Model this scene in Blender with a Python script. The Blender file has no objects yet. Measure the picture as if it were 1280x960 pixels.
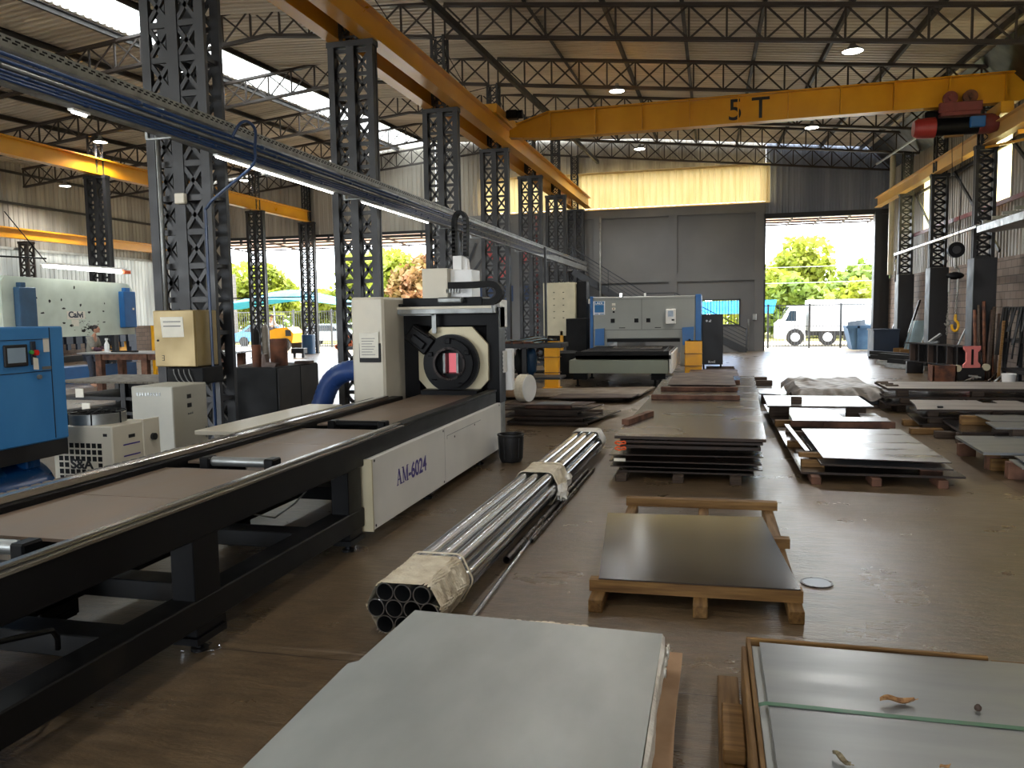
import bpy, math, random
from mathutils import Vector, Matrix
from math import sin, cos, pi, radians
RN = random.Random(11)
SC = bpy.context.scene
COL = SC.collection
ORG = {}
GT = None   # placement transform for a whole group of parts

def V(*a): return Vector(a)

class MB:
    """collects faces of one mesh"""
    def __init__(s):
        s.v = []; s.f = []; s.sm = []; s.T = None
    def add(s, vs, fs, smooth=False):
        b = len(s.v)
        for p in vs:
            p = Vector(p)
            if s.T is not None: p = s.T @ p
            if GT is not None: p = GT @ p; p.z = max(p.z, 0)
            s.v.append(p)
        for f in fs:
            s.f.append([b + i for i in f]); s.sm.append(smooth)
        return s
    def box(s, x0, x1, y0, y1, z0, z1):
        vs = [(x, y, z) for z in (z0, z1) for y in (y0, y1) for x in (x0, x1)]
        return s.add(vs, [(0, 2, 3, 1), (4, 5, 7, 6), (0, 1, 5, 4), (2, 6, 7, 3), (0, 4, 6, 2), (1, 3, 7, 5)])
    def cbox(s, c, d):
        return s.box(c[0]-d[0]/2, c[0]+d[0]/2, c[1]-d[1]/2, c[1]+d[1]/2, c[2]-d[2]/2, c[2]+d[2]/2)
    def bbox(s, x0, x1, y0, y1, z0, z1, r=.01):
        """box with all edges chamfered"""
        c = [(x0+x1)/2, (y0+y1)/2, (z0+z1)/2]; h = [(x1-x0)/2, (y1-y0)/2, (z1-z0)/2]
        r = min(r, min(h)*.95); vs = []; idx = {}
        for sx in (-1, 1):
            for sy in (-1, 1):
                for sz in (-1, 1):
                    sg = (sx, sy, sz)
                    for a in range(3):
                        p = [c[k] + sg[k]*(h[k] - (0 if k == a else r)) for k in range(3)]
                        idx[(sg, a)] = len(vs); vs.append(p)
        fs = []
        for a in range(3):
            b, d = (a+1) % 3, (a+2) % 3
            for sa in (-1, 1):
                q = []
                for (sb, sd) in ((-1, -1), (1, -1), (1, 1), (-1, 1)):
                    g = [0, 0, 0]; g[a] = sa; g[b] = sb; g[d] = sd
                    q.append(idx[(tuple(g), a)])
                fs.append(q if sa > 0 else q[::-1])
            for sb in (-1, 1):
                for sd in (-1, 1):
                    g0 = [0, 0, 0]; g1 = [0, 0, 0]
                    g0[a] = -1; g1[a] = 1
                    for g in (g0, g1): g[b] = sb; g[d] = sd
                    q = [idx[(tuple(g0), b)], idx[(tuple(g1), b)], idx[(tuple(g1), d)], idx[(tuple(g0), d)]]
                    fs.append(q if sb*sd < 0 else q[::-1])
        for sx in (-1, 1):
            for sy in (-1, 1):
                for sz in (-1, 1):
                    q = [idx[((sx, sy, sz), k)] for k in range(3)]
                    fs.append(q if sx*sy*sz > 0 else q[::-1])
        return s.add(vs, fs)
    def frame(s, p, q, up):
        d = (q - p); L = d.length; d = d / L
        up = Vector(up)
        if abs(d.dot(up)) > .99: up = V(1, 0, 0) if abs(d.x) < .9 else V(0, 1, 0)
        a = d.cross(up).normalized(); b = a.cross(d).normalized()
        return d, a, b
    def bar(s, p, q, w, h, up=(0, 0, 1)):
        """rectangular section bar: w sideways, h along up"""
        p = Vector(p); q = Vector(q); d, a, b = s.frame(p, q, up)
        vs = []
        for o in (p, q):
            for (i, j) in ((-1, -1), (1, -1), (1, 1), (-1, 1)):
                vs.append(o + a*(i*w/2) + b*(j*h/2))
        return s.add(vs, [(0, 1, 2, 3), (7, 6, 5, 4), (0, 4, 5, 1), (1, 5, 6, 2), (2, 6, 7, 3), (3, 7, 4, 0)])
    def tube(s, p, q, r, n=12, r2=None, caps=True):
        p = Vector(p); q = Vector(q); r2 = r if r2 is None else r2
        d, a, b = s.frame(p, q, (0, 0, 1)); vs = []
        for o, rr in ((p, r), (q, r2)):
            for i in range(n):
                t = 2*pi*i/n; vs.append(o + a*(rr*cos(t)) + b*(rr*sin(t)))
        s.add(vs, [(i, (i+1) % n, n+(i+1) % n, n+i) for i in range(n)], True)
        if caps: s.add(vs[:n], [tuple(range(n))[::-1]]); s.add(vs[n:], [tuple(range(n))])
        return s
    def pipe(s, p, q, r, ri, n=18):
        """hollow pipe"""
        p = Vector(p); q = Vector(q); d, a, b = s.frame(p, q, (0, 0, 1)); vs = []
        for o, rr in ((p, r), (q, r), (q, ri), (p, ri)):
            for i in range(n):
                t = 2*pi*i/n; vs.append(o + a*(rr*cos(t)) + b*(rr*sin(t)))
        fs = []
        for k in range(4):
            for i in range(n):
                fs.append((k*n+i, k*n+(i+1) % n, ((k+1) % 4)*n+(i+1) % n, ((k+1) % 4)*n+i))
        return s.add(vs, fs, True)
    def path(s, pts, r, n=8, closed=False):
        pts = [Vector(p) for p in pts]; m = len(pts); vs = []
        prev = None
        for k in range(m):
            if closed: d = pts[(k+1) % m] - pts[k-1]
            else: d = pts[min(k+1, m-1)] - pts[max(k-1, 0)]
            d.normalize()
            if prev is None:
                up = V(0, 0, 1) if abs(d.z) < .95 else V(1, 0, 0)
                a = d.cross(up).normalized()
            else:
                a = prev - d*prev.dot(d); a.normalize()
            prev = a; b = d.cross(a)
            rr = r[k] if isinstance(r, (list, tuple)) else r
            for i in range(n):
                t = 2*pi*i/n; vs.append(pts[k] + a*(rr*cos(t)) + b*(rr*sin(t)))
        fs = []
        for k in range(m if closed else m-1):
            for i in range(n):
                fs.append((k*n+i, k*n+(i+1) % n, ((k+1) % m)*n+(i+1) % n, ((k+1) % m)*n+i))
        s.add(vs, fs, True)
        if not closed:
            s.add(vs[:n], [tuple(range(n))[::-1]]); s.add(vs[-n:], [tuple(range(n))])
        return s
    def sweep(s, pts, w, h, side):
        """flat band of width w along side, thickness h, through pts (chains, belts)"""
        pts = [Vector(p) for p in pts]; sd = Vector(side).normalized(); vs = []; m = len(pts)
        for k in range(m):
            d = (pts[min(k+1, m-1)] - pts[max(k-1, 0)]).normalized(); nrm = sd.cross(d).normalized()
            for (i, j) in ((-1, -1), (1, -1), (1, 1), (-1, 1)):
                vs.append(pts[k] + sd*(i*w/2) + nrm*(j*h/2))
        fs = [(0, 1, 2, 3), tuple(4*(m-1)+i for i in (3, 2, 1, 0))]
        for k in range(m-1):
            for i in range(4): fs.append((4*k+i, 4*k+4+i, 4*k+4+(i+1) % 4, 4*k+(i+1) % 4))
        return s.add(vs, fs)
    def prism(s, base, ext):
        """polygon of 3d points extruded by vector"""
        base = [Vector(p) for p in base]; e = Vector(ext); n = len(base)
        s.add(base + [p + e for p in base], [tuple(range(n))[::-1], tuple(range(n, 2*n))] + [(i, (i+1) % n, n+(i+1) % n, n+i) for i in range(n)])
        return s
    def poly(s, xy, z0, z1): return s.prism([(x, y, z0) for x, y in xy], (0, 0, z1-z0))
    def lathe(s, prof, c, axis=(0, 0, 1), n=24, closed=False):
        ax = Vector(axis).normalized(); up = V(1, 0, 0) if abs(ax.x) < .9 else V(0, 1, 0)
        a = ax.cross(up).normalized(); b = ax.cross(a); c = Vector(c); vs = []; m = len(prof)
        for (r, t) in prof:
            for i in range(n):
                u = 2*pi*i/n; vs.append(c + ax*t + a*(r*cos(u)) + b*(r*sin(u)))
        fs = []
        for k in range(m if closed else m-1):
            for i in range(n): fs.append((k*n+i, k*n+(i+1) % n, ((k+1) % m)*n+(i+1) % n, ((k+1) % m)*n+i))
        return s.add(vs, fs, True)
    def ring(s, c, axis, ro, ri, t0, t1, n=32):
        return s.lathe([(ri, t0), (ro, t0), (ro, t1), (ri, t1)], c, axis, n, True)
    def disc(s, c, axis, r, t0, t1, n=28):
        return s.lathe([(.0005, t0), (r, t0), (r, t1), (.0005, t1)], c, axis, n)
    def ball(s, c, r, nu=12, nv=8, f=None):
        if not isinstance(r, (tuple, list)): r = (r, r, r)
        vs = []
        for j in range(nv+1):
            th = pi*j/nv
            for i in range(nu):
                ph = 2*pi*i/nu; d = V(sin(th)*cos(ph), sin(th)*sin(ph), cos(th))
                k = f(d) if f else 1
                vs.append((c[0]+r[0]*d.x*k, c[1]+r[1]*d.y*k, c[2]+r[2]*d.z*k))
        fs = [(j*nu+i, (j+1)*nu+i, (j+1)*nu+(i+1) % nu, j*nu+(i+1) % nu) for j in range(nv) for i in range(nu)]
        return s.add(vs, fs, True)
    def surf(s, fn, nu, nv, smooth=True):
        vs = [fn(i/nu, j/nv) for j in range(nv+1) for i in range(nu+1)]
        return s.add(vs, [(j*(nu+1)+i, j*(nu+1)+i+1, (j+1)*(nu+1)+i+1, (j+1)*(nu+1)+i) for j in range(nv) for i in range(nu)], smooth)
    def text(s, body, size, o, xd, yd, align='LEFT', depth=.002, wide=1.0, bold=0.0):
        c = bpy.data.curves.new('t', 'FONT'); c.body = body; c.size = size; c.align_x = align; c.extrude = depth; c.offset = bold
        t = bpy.data.objects.new('t', c); COL.objects.link(t)
        dg = bpy.context.evaluated_depsgraph_get(); me = t.evaluated_get(dg).to_mesh()
        xd = Vector(xd).normalized(); yd = Vector(yd).normalized(); zd = xd.cross(yd)
        vs = [Vector(o) + xd*(v.co.x*wide) + yd*v.co.y + zd*v.co.z for v in me.vertices]
        s.add(vs, [tuple(p.vertices) for p in me.polygons])
        bpy.data.objects.remove(t); bpy.data.curves.remove(c)
        return s

def mesh_of(name, mb, m, org):
    me = bpy.data.meshes.new(name)
    me.from_pydata([p - org for p in mb.v], [], mb.f)
    me.polygons.foreach_set('use_smooth', mb.sm)
    import bmesh
    bm = bmesh.new(); bm.from_mesh(me); bmesh.ops.remove_doubles(bm, verts=bm.verts, dist=1e-5)
    bmesh.ops.recalc_face_normals(bm, faces=bm.faces)
    for e in bm.edges:
        if len(e.link_faces) == 2 and e.calc_face_angle(0) > .7: e.smooth = False
    bm.to_mesh(me); bm.free()
    me.materials.append(m)
    return me

def tag(o, label, cat, group=None, kind=None):
    if label: o['label'] = label
    if cat: o['category'] = cat
    if group: o['group'] = group
    if kind: o['kind'] = kind
    return o

def thing(name, label, cat, loc, group=None):
    o = bpy.data.objects.new(name, None); COL.objects.link(o); o.location = loc
    o.empty_display_size = .1
    ORG[o] = Vector(loc)
    return tag(o, label, cat, group)

def clusters(mb):
    n = len(mb.v); up = list(range(n))
    def root(i):
        while up[i] != i: up[i] = up[up[i]]; i = up[i]
        return i
    for f in mb.f:
        for i in f[1:]: up[root(i)] = root(f[0])
    comp = {}
    for i in range(n): comp.setdefault(root(i), []).append(i)
    bb = []
    for r, ids in comp.items():
        bb.append([[min(mb.v[i][k] for i in ids) for k in range(3)], [max(mb.v[i][k] for i in ids) for k in range(3)], {r}])
    e = .003; ch = True
    while ch:
        ch = False
        for i in range(len(bb)):
            for j in range(i+1, len(bb)):
                a, b = bb[i], bb[j]
                if all(a[0][k] <= b[1][k]+e and b[0][k] <= a[1][k]+e for k in range(3)):
                    bb[i] = [[min(a[0][k], b[0][k]) for k in range(3)], [max(a[1][k], b[1][k]) for k in range(3)], a[2] | b[2]]
                    del bb[j]; ch = True; break
            if ch: break
    out = []
    for b in bb:
        o = MB()
        for f, s in zip(mb.f, mb.sm):
            if root(f[0]) in b[2]: o.add([mb.v[i] for i in f], [tuple(range(len(f)))], s)
        out.append(o)
    return out

def part(name, mb, m, parent, label=None, kind=None, split=False):
    if split:
        return [part(name, c, m, parent, label, kind) for c in clusters(mb)][0]
    org = ORG[parent]
    o = bpy.data.objects.new(name, mesh_of(name, mb, m, org)); COL.objects.link(o)
    o.parent = parent; ORG[o] = org
    return tag(o, label, None, None, kind)

def solo(name, mb, m, label, cat, group=None, kind=None, up=False):
    xs = [p.x for p in mb.v]; ys = [p.y for p in mb.v]; zs = [p.z for p in mb.v]
    org = V((min(xs)+max(xs))/2, (min(ys)+max(ys))/2, max(zs) if up else min(zs))
    o = bpy.data.objects.new(name, mesh_of(name, mb, m, org)); COL.objects.link(o)
    o.location = org; ORG[o] = org
    return tag(o, label, cat, group, kind)

def struct(name, mb, m, label=None):
    o = bpy.data.objects.new(name, mesh_of(name, mb, m, V(0, 0, 0))); COL.objects.link(o); ORG[o] = V(0, 0, 0)
    o['kind'] = 'structure'
    if label: o['label'] = label
    return o

# ------------------------------------------------------------------ materials
def lin(c):
    return tuple((x/12.92 if x <= .04045 else ((x+.055)/1.055)**2.4) for x in (c[0]/255, c[1]/255, c[2]/255)) + (1,)

def mat(name, c, rough=.5, metal=0., c2=None, scale=4., stretch=(1, 1, 1), rv=.08, bump=0., bscale=None, var=.12, det=5., lo=.35, hi=.65, coat=0., trans=0., spec=.5):
    m = bpy.data.materials.new(name); m.use_nodes = True; nt = m.node_tree; N = nt.nodes; L = nt.links
    b = N['Principled BSDF']
    a = lin(c); z = lin(c2) if c2 else tuple(min(1, x*(1+var)) for x in a[:3]) + (1,)
    if not c2: a = tuple(x*(1-var) for x in a[:3]) + (1,)
    tc = N.new('ShaderNodeTexCoord'); mp = N.new('ShaderNodeMapping'); mp.inputs['Scale'].default_value = stretch
    L.new(tc.outputs['Object'], mp.inputs['Vector'])
    no = N.new('ShaderNodeTexNoise'); no.inputs['Scale'].default_value = scale; no.inputs['Detail'].default_value = det
    L.new(mp.outputs['Vector'], no.inputs['Vector'])
    cr = N.new('ShaderNodeValToRGB'); cr.color_ramp.elements[0].color = a; cr.color_ramp.elements[1].color = z
    cr.color_ramp.elements[0].position = lo; cr.color_ramp.elements[1].position = hi
    L.new(no.outputs['Fac'], cr.inputs['Fac']); L.new(cr.outputs['Color'], b.inputs['Base Color'])
    if rv:
        mr = N.new('ShaderNodeMapRange'); mr.inputs['To Min'].default_value = max(.02, rough-rv); mr.inputs['To Max'].default_value = min(1, rough+rv)
        mr.inputs['From Min'].default_value = .3; mr.inputs['From Max'].default_value = .7
        L.new(no.outputs['Fac'], mr.inputs['Value']); L.new(mr.outputs['Result'], b.inputs['Roughness'])
    else: b.inputs['Roughness'].default_value = rough
    b.inputs['Metallic'].default_value = metal
    b.inputs['Specular IOR Level'].default_value = spec
    if coat: b.inputs['Coat Weight'].default_value = coat; b.inputs['Coat Roughness'].default_value = .15
    if bump:
        n2 = N.new('ShaderNodeTexNoise'); n2.inputs['Scale'].default_value = bscale or scale*3; n2.inputs['Detail'].default_value = 4
        L.new(mp.outputs['Vector'], n2.inputs['Vector'])
        bp = N.new('ShaderNodeBump'); bp.inputs['Strength'].default_value = bump; bp.inputs['Distance'].default_value = .02
        L.new(n2.outputs['Fac'], bp.inputs['Height']); L.new(bp.outputs['Normal'], b.inputs['Normal'])
    if trans:
        t = N.new('ShaderNodeBsdfTranslucent'); L.new(cr.outputs['Color'], t.inputs['Color'])
        mx = N.new('ShaderNodeMixShader'); mx.inputs['Fac'].default_value = trans
        L.new(b.outputs['BSDF'], mx.inputs[1]); L.new(t.outputs['BSDF'], mx.inputs[2])
        L.new(mx.outputs['Shader'], N['Material Output'].inputs['Surface'])
    return m

def emit(name, c, s):
    m = bpy.data.materials.new(name); m.use_nodes = True; b = m.node_tree.nodes['Principled BSDF']
    b.inputs['Base Color'].default_value = lin(c); b.inputs['Emission Color'].default_value = lin(c); b.inputs['Emission Strength'].default_value = s
    return m
SKY = 7.5; SUN = 5.0; EXPO = 0.76; LAMP = 225
M = {}
def mk(k, *a, **kw): M[k] = mat(k, *a, **kw)
mk('dark_paint', (27, 27, 30), .5, c2=(36, 36, 38), scale=3)
mk('truss_paint', (44, 36, 32), .6, c2=(58, 48, 42), scale=2)
mk('purlin_paint', (46, 42, 40), .6, scale=2)
mk('roof_sheet', (186, 175, 158), .5, c2=(216, 206, 190), scale=.6, stretch=(.15, 3, 1), metal=.05)
mk('wall_sheet', (140, 134, 124), .5, c2=(172, 166, 154), scale=.7, stretch=(3, 3, .2), metal=.15)
mk('wall_sheet_shaded', (110, 116, 128), .5, c2=(132, 138, 150), scale=.7, stretch=(3, 3, .2))  # the wall sheet again, darker and bluer to put shade into its colour
mk('frp_yellow', (226, 200, 138), .5, c2=(238, 214, 158), scale=1.6, stretch=(2, 2, .3), trans=.15)
mk('frp_strip', (246, 232, 170), .5, scale=1.2, trans=.6, var=.04)
mk('frp_white', (225, 228, 225), .5, scale=1, trans=.75)
mk('frp_grey', (190, 192, 186), .5, c2=(160, 162, 158), scale=1.4, stretch=(2, 2, .3), trans=.10)
mk('grey_render', (112, 113, 115), .8, c2=(124, 125, 126), scale=.5, bump=.05, bscale=30)
mk('crane_yellow', (206, 142, 20), .32, c2=(218, 156, 26), scale=1.2, stretch=(1, 1, 1), rv=.05)
mk('crane_yellow_pale', (206, 158, 84), .4, c2=(222, 178, 100), scale=1.2)
mk('post_yellow', (236, 168, 12), .4, scale=4, var=.05)
mk('black_paint', (9, 9, 11), .42, c2=(14, 14, 16), scale=4, rv=.05, spec=.18)
mk('black_matt', (14, 14, 15), .7, scale=4, spec=.3)
mk('black_dusty', (10, 10, 11), .5, c2=(34, 29, 23), scale=3, lo=.56, hi=.85, spec=.2)
mk('shiny_rail', (170, 168, 164), .24, metal=.95, scale=1.5, stretch=(1, .2, 1), rv=.03, var=.08)
mk('dusty_steel', (116, 100, 86), .48, metal=.35, c2=(134, 116, 100), scale=2, stretch=(2, .6, 1))
mk('beige_metal', (205, 198, 180), .4, scale=3, var=.05)
mk('beige_cabinet', (172, 170, 158), .45, scale=3, var=.06)
mk('white_panel', (222, 220, 214), .38, scale=2, var=.05)
mk('white_plastic', (236, 236, 234), .4, scale=4, var=.04)
mk('cream_plate', (196, 186, 156), .4, scale=3, var=.08, metal=.2)
mk('galv', (186, 188, 190), .2, metal=.95, c2=(160, 163, 167), scale=4, stretch=(3, .3, 3), rv=.05)
mk('galv_dull', (150, 152, 150), .42, metal=.7, c2=(128, 130, 128), scale=6)
mk('dark_tube', (58, 52, 50), .3, metal=.8, scale=10, var=.2)
mk('film', (226, 216, 192), .42, c2=(198, 184, 158), scale=9, bump=.8, bscale=26)
mk('film_white', (232, 228, 218), .4, scale=10, bump=.6, bscale=30)
mk('stainless', (176, 181, 179), .42, metal=.5, c2=(160, 165, 163), scale=2.6, stretch=(1, .5, 1), rv=.06, det=8, lo=.38, hi=.7)
mk('stainless_blue', (146, 149, 150), .34, metal=.7, c2=(130, 134, 137), scale=2.2, stretch=(.35, 2, 1), rv=.05)
mk('steel_dark', (82, 85, 91), .16, metal=.92, c2=(96, 99, 104), scale=1.0, stretch=(.6, 1.0, 1), rv=.03)
mk('steel_hot', (96, 90, 85), .25, metal=.85, c2=(118, 110, 103), scale=1.2, stretch=(.5, 1.2, 1), rv=.06)
mk('steel_bright', (150, 150, 152), .3, metal=.85, c2=(176, 176, 178), scale=1.5, stretch=(.3, 2.0, 1), rv=.08)
mk('steel_rusty', (96, 78, 68), .55, metal=.4, c2=(70, 60, 56), scale=2.5)
mk('plate_edge', (46, 38, 34), .7, metal=.2, c2=(62, 48, 40), scale=6)
mk('rust', (120, 72, 46), .8, c2=(70, 46, 38), scale=5)
mk('timber', (128, 94, 50), .7, c2=(92, 64, 30), scale=5, stretch=(.5, 6, 6), lo=.3, hi=.7)
mk('timber_x', (140, 104, 54), .7, c2=(96, 66, 30), scale=5, stretch=(.5, 8, 8), lo=.3, hi=.7)
mk('timber_y', (136, 102, 54), .7, c2=(94, 66, 32), scale=5, stretch=(8, .5, 8), lo=.3, hi=.7)
mk('timber_old', (84, 68, 54), .8, c2=(54, 42, 34), scale=5, stretch=(.6, 6, 6), lo=.3, hi=.7)
mk('timber_red', (118, 80, 60), .8, c2=(80, 54, 42), scale=6)
mk('cardboard', (176, 142, 108), .75, c2=(150, 116, 84), scale=4)
mk('strap_green', (54, 106, 78), .4, scale=20, var=.1)
mk('strap_orange', (226, 92, 40), .6, scale=8)
mk('dead_leaf', (178, 138, 92), .7, c2=(130, 92, 58), scale=60)
mk('husk', (150, 138, 110), .7, c2=(96, 84, 62), scale=60)
mk('nut_brown', (62, 46, 36), .7, scale=30)
mk('bucket_black', (24, 23, 23), .55, scale=8)
mk('paper', (226, 222, 208), .8, scale=8, var=.04)
mk('ink', (52, 56, 68), .7, scale=8)
mk('label_purple', (62, 48, 128), .5, scale=10, var=.05)
mk('label_black', (24, 24, 26), .6, scale=10)
mk('label_white', (232, 234, 236), .6, scale=10, var=.02)
mk('label_blue', (22, 104, 158), .5, scale=10)
mk('comp_blue', (58, 128, 190), .42, c2=(66, 138, 198), scale=2.4, stretch=(1, 1, .5))
mk('tank_blue', (14, 68, 124), .28, scale=3, var=.08)
mk('laser_blue', (34, 98, 160), .42, scale=3, var=.06)
mk('laser_grey', (142, 144, 138), .5, scale=2, var=.04)
mk('laser_grey_green', (128, 132, 116), .5, scale=2, var=.04)
mk('slat_dark', (44, 42, 40), .55, metal=.4, scale=8)
mk('gold_metal', (152, 132, 86), .42, metal=.25, c2=(138, 118, 74), scale=3)
mk('press_cream', (206, 216, 202), .45, c2=(192, 202, 188), scale=2)
mk('press_navy', (30, 42, 60), .5, scale=3)
mk('press_blue', (30, 92, 150), .4, scale=3)
mk('press_blue_dark', (48, 82, 112), .5, scale=3)
mk('scuff', (40, 42, 38), .8, scale=20)
mk('duct_blue', (30, 62, 120), .45, scale=6, bump=.3, bscale=14)
mk('conduit_blue', (26, 48, 84), .35, c2=(36, 62, 100), scale=3)
mk('red_paint', (150, 44, 40), .45, scale=4)
mk('red_dull', (116, 52, 50), .5, scale=6)
mk('pink_red', (230, 132, 126), .55, scale=5, var=.06)
mk('mural_red', (196, 92, 92), .8, scale=5)
mk('mural_grey', (70, 74, 80), .8, scale=5)
mk('mural_blue', (60, 78, 112), .8, scale=5)
mk('hook_yellow', (226, 170, 20), .4, scale=6)
mk('chain_steel', (150, 148, 142), .4, metal=.6, scale=30)
mk('screen', (150, 170, 186), .2, scale=3, var=.06)
mk('red_button', (210, 40, 34), .35, scale=10)
mk('green_button', (70, 160, 70), .35, scale=10)
mk('skin', (190, 140, 112), .55, scale=20, var=.05)
mk('hair', (32, 24, 22), .5, scale=40, stretch=(1, 1, .2))
mk('shirt_grey', (134, 132, 122), .85, scale=20)
mk('sleeve_plum', (74, 48, 62), .85, scale=20)
mk('trouser', (58, 62, 74), .85, scale=20)
mk('shirt_white', (226, 226, 228), .85, scale=20)
mk('foam_roll', (216, 208, 188), .6, c2=(200, 190, 168), scale=30, stretch=(1, 1, 1))
mk('skip_blue', (50, 82, 114), .6, c2=(66, 98, 128), scale=3)
mk('skip_load', (130, 140, 150), .6, metal=.4, scale=6)
mk('truck_white', (228, 230, 232), .35, scale=2, var=.03)
mk('glass_dark', (40, 52, 62), .08, scale=3)
mk('tyre', (34, 32, 32), .8, scale=9)
mk('leaf', (112, 124, 36), .6, c2=(156, 160, 58), scale=.8, trans=.4, lo=.3, hi=.7)
mk('leaf_dark', (82, 106, 38), .6, c2=(124, 138, 50), scale=.8, trans=.35, lo=.3, hi=.7)
mk('leaf_brown', (158, 112, 78), .7, c2=(128, 108, 56), scale=.8, trans=.3)
mk('bark', (104, 84, 66), .9, scale=8)
mk('ground', (200, 188, 166), .9, c2=(180, 164, 138), scale=.35)
mk('grass', (130, 116, 44), .9, c2=(98, 104, 40), scale=2)
mk('tent_cyan', (8, 112, 130), .6, scale=2, var=.05, trans=.15)
mk('fence_metal', (70, 72, 74), .5, scale=6)
mk('loader_yellow', (214, 152, 10), .4, scale=3, var=.05)
mk('brick_red', (164, 92, 66), .9, c2=(138, 74, 54), scale=20)
mk('car_blue', (70, 130, 176), .3, scale=3)
mk('car_silver', (176, 184, 190), .3, scale=3)
mk('awning', (196, 160, 140), .6, c2=(214, 186, 166), scale=1.5, trans=.25)
mk('rack_dark', (34, 34, 36), .6, scale=5)
mk('rack_plates', (104, 98, 86), .6, metal=.4, c2=(70, 62, 52), scale=5, stretch=(4, 1, 1))
mk('glass_pane', (150, 172, 178), .1, scale=3, metal=.3)
mk('hose_brown', (92, 58, 42), .6, scale=6)
mk('tarp', (120, 112, 104), .5, c2=(92, 86, 80), scale=5, bump=.8, bscale=7)
mk('pink_window', (232, 90, 100), .3, scale=10)
mk('gas_green', (64, 84, 60), .5, scale=6)
mk('gas_grey', (120, 112, 100), .5, scale=6)
mk('drum_blue', (34, 66, 96), .4, scale=5)
mk('oil_dark', (36, 34, 34), .4, metal=.4, scale=9)
mk('dusty_plate', (150, 136, 120), .55, metal=.3, c2=(126, 112, 98), scale=2.5)
mk('steel_pale', (168, 162, 158), .42, metal=.5, c2=(146, 140, 137), scale=1.6, stretch=(.4, 2, 1), rv=.06)
mk('chain_grey', (104, 98, 90), .6, scale=10)
mk('slate_floorplate', (120, 128, 136), .35, metal=.6, scale=14)
mk('window_view', (96, 178, 226), .1, scale=1, trans=.85)
M['lamp'] = emit('lamp', (255, 252, 244), 18)
M['tube'] = emit('tube_light', (255, 255, 250), 9)
M['pink_glow'] = emit('pink_glow', (236, 120, 130), .35)

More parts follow.
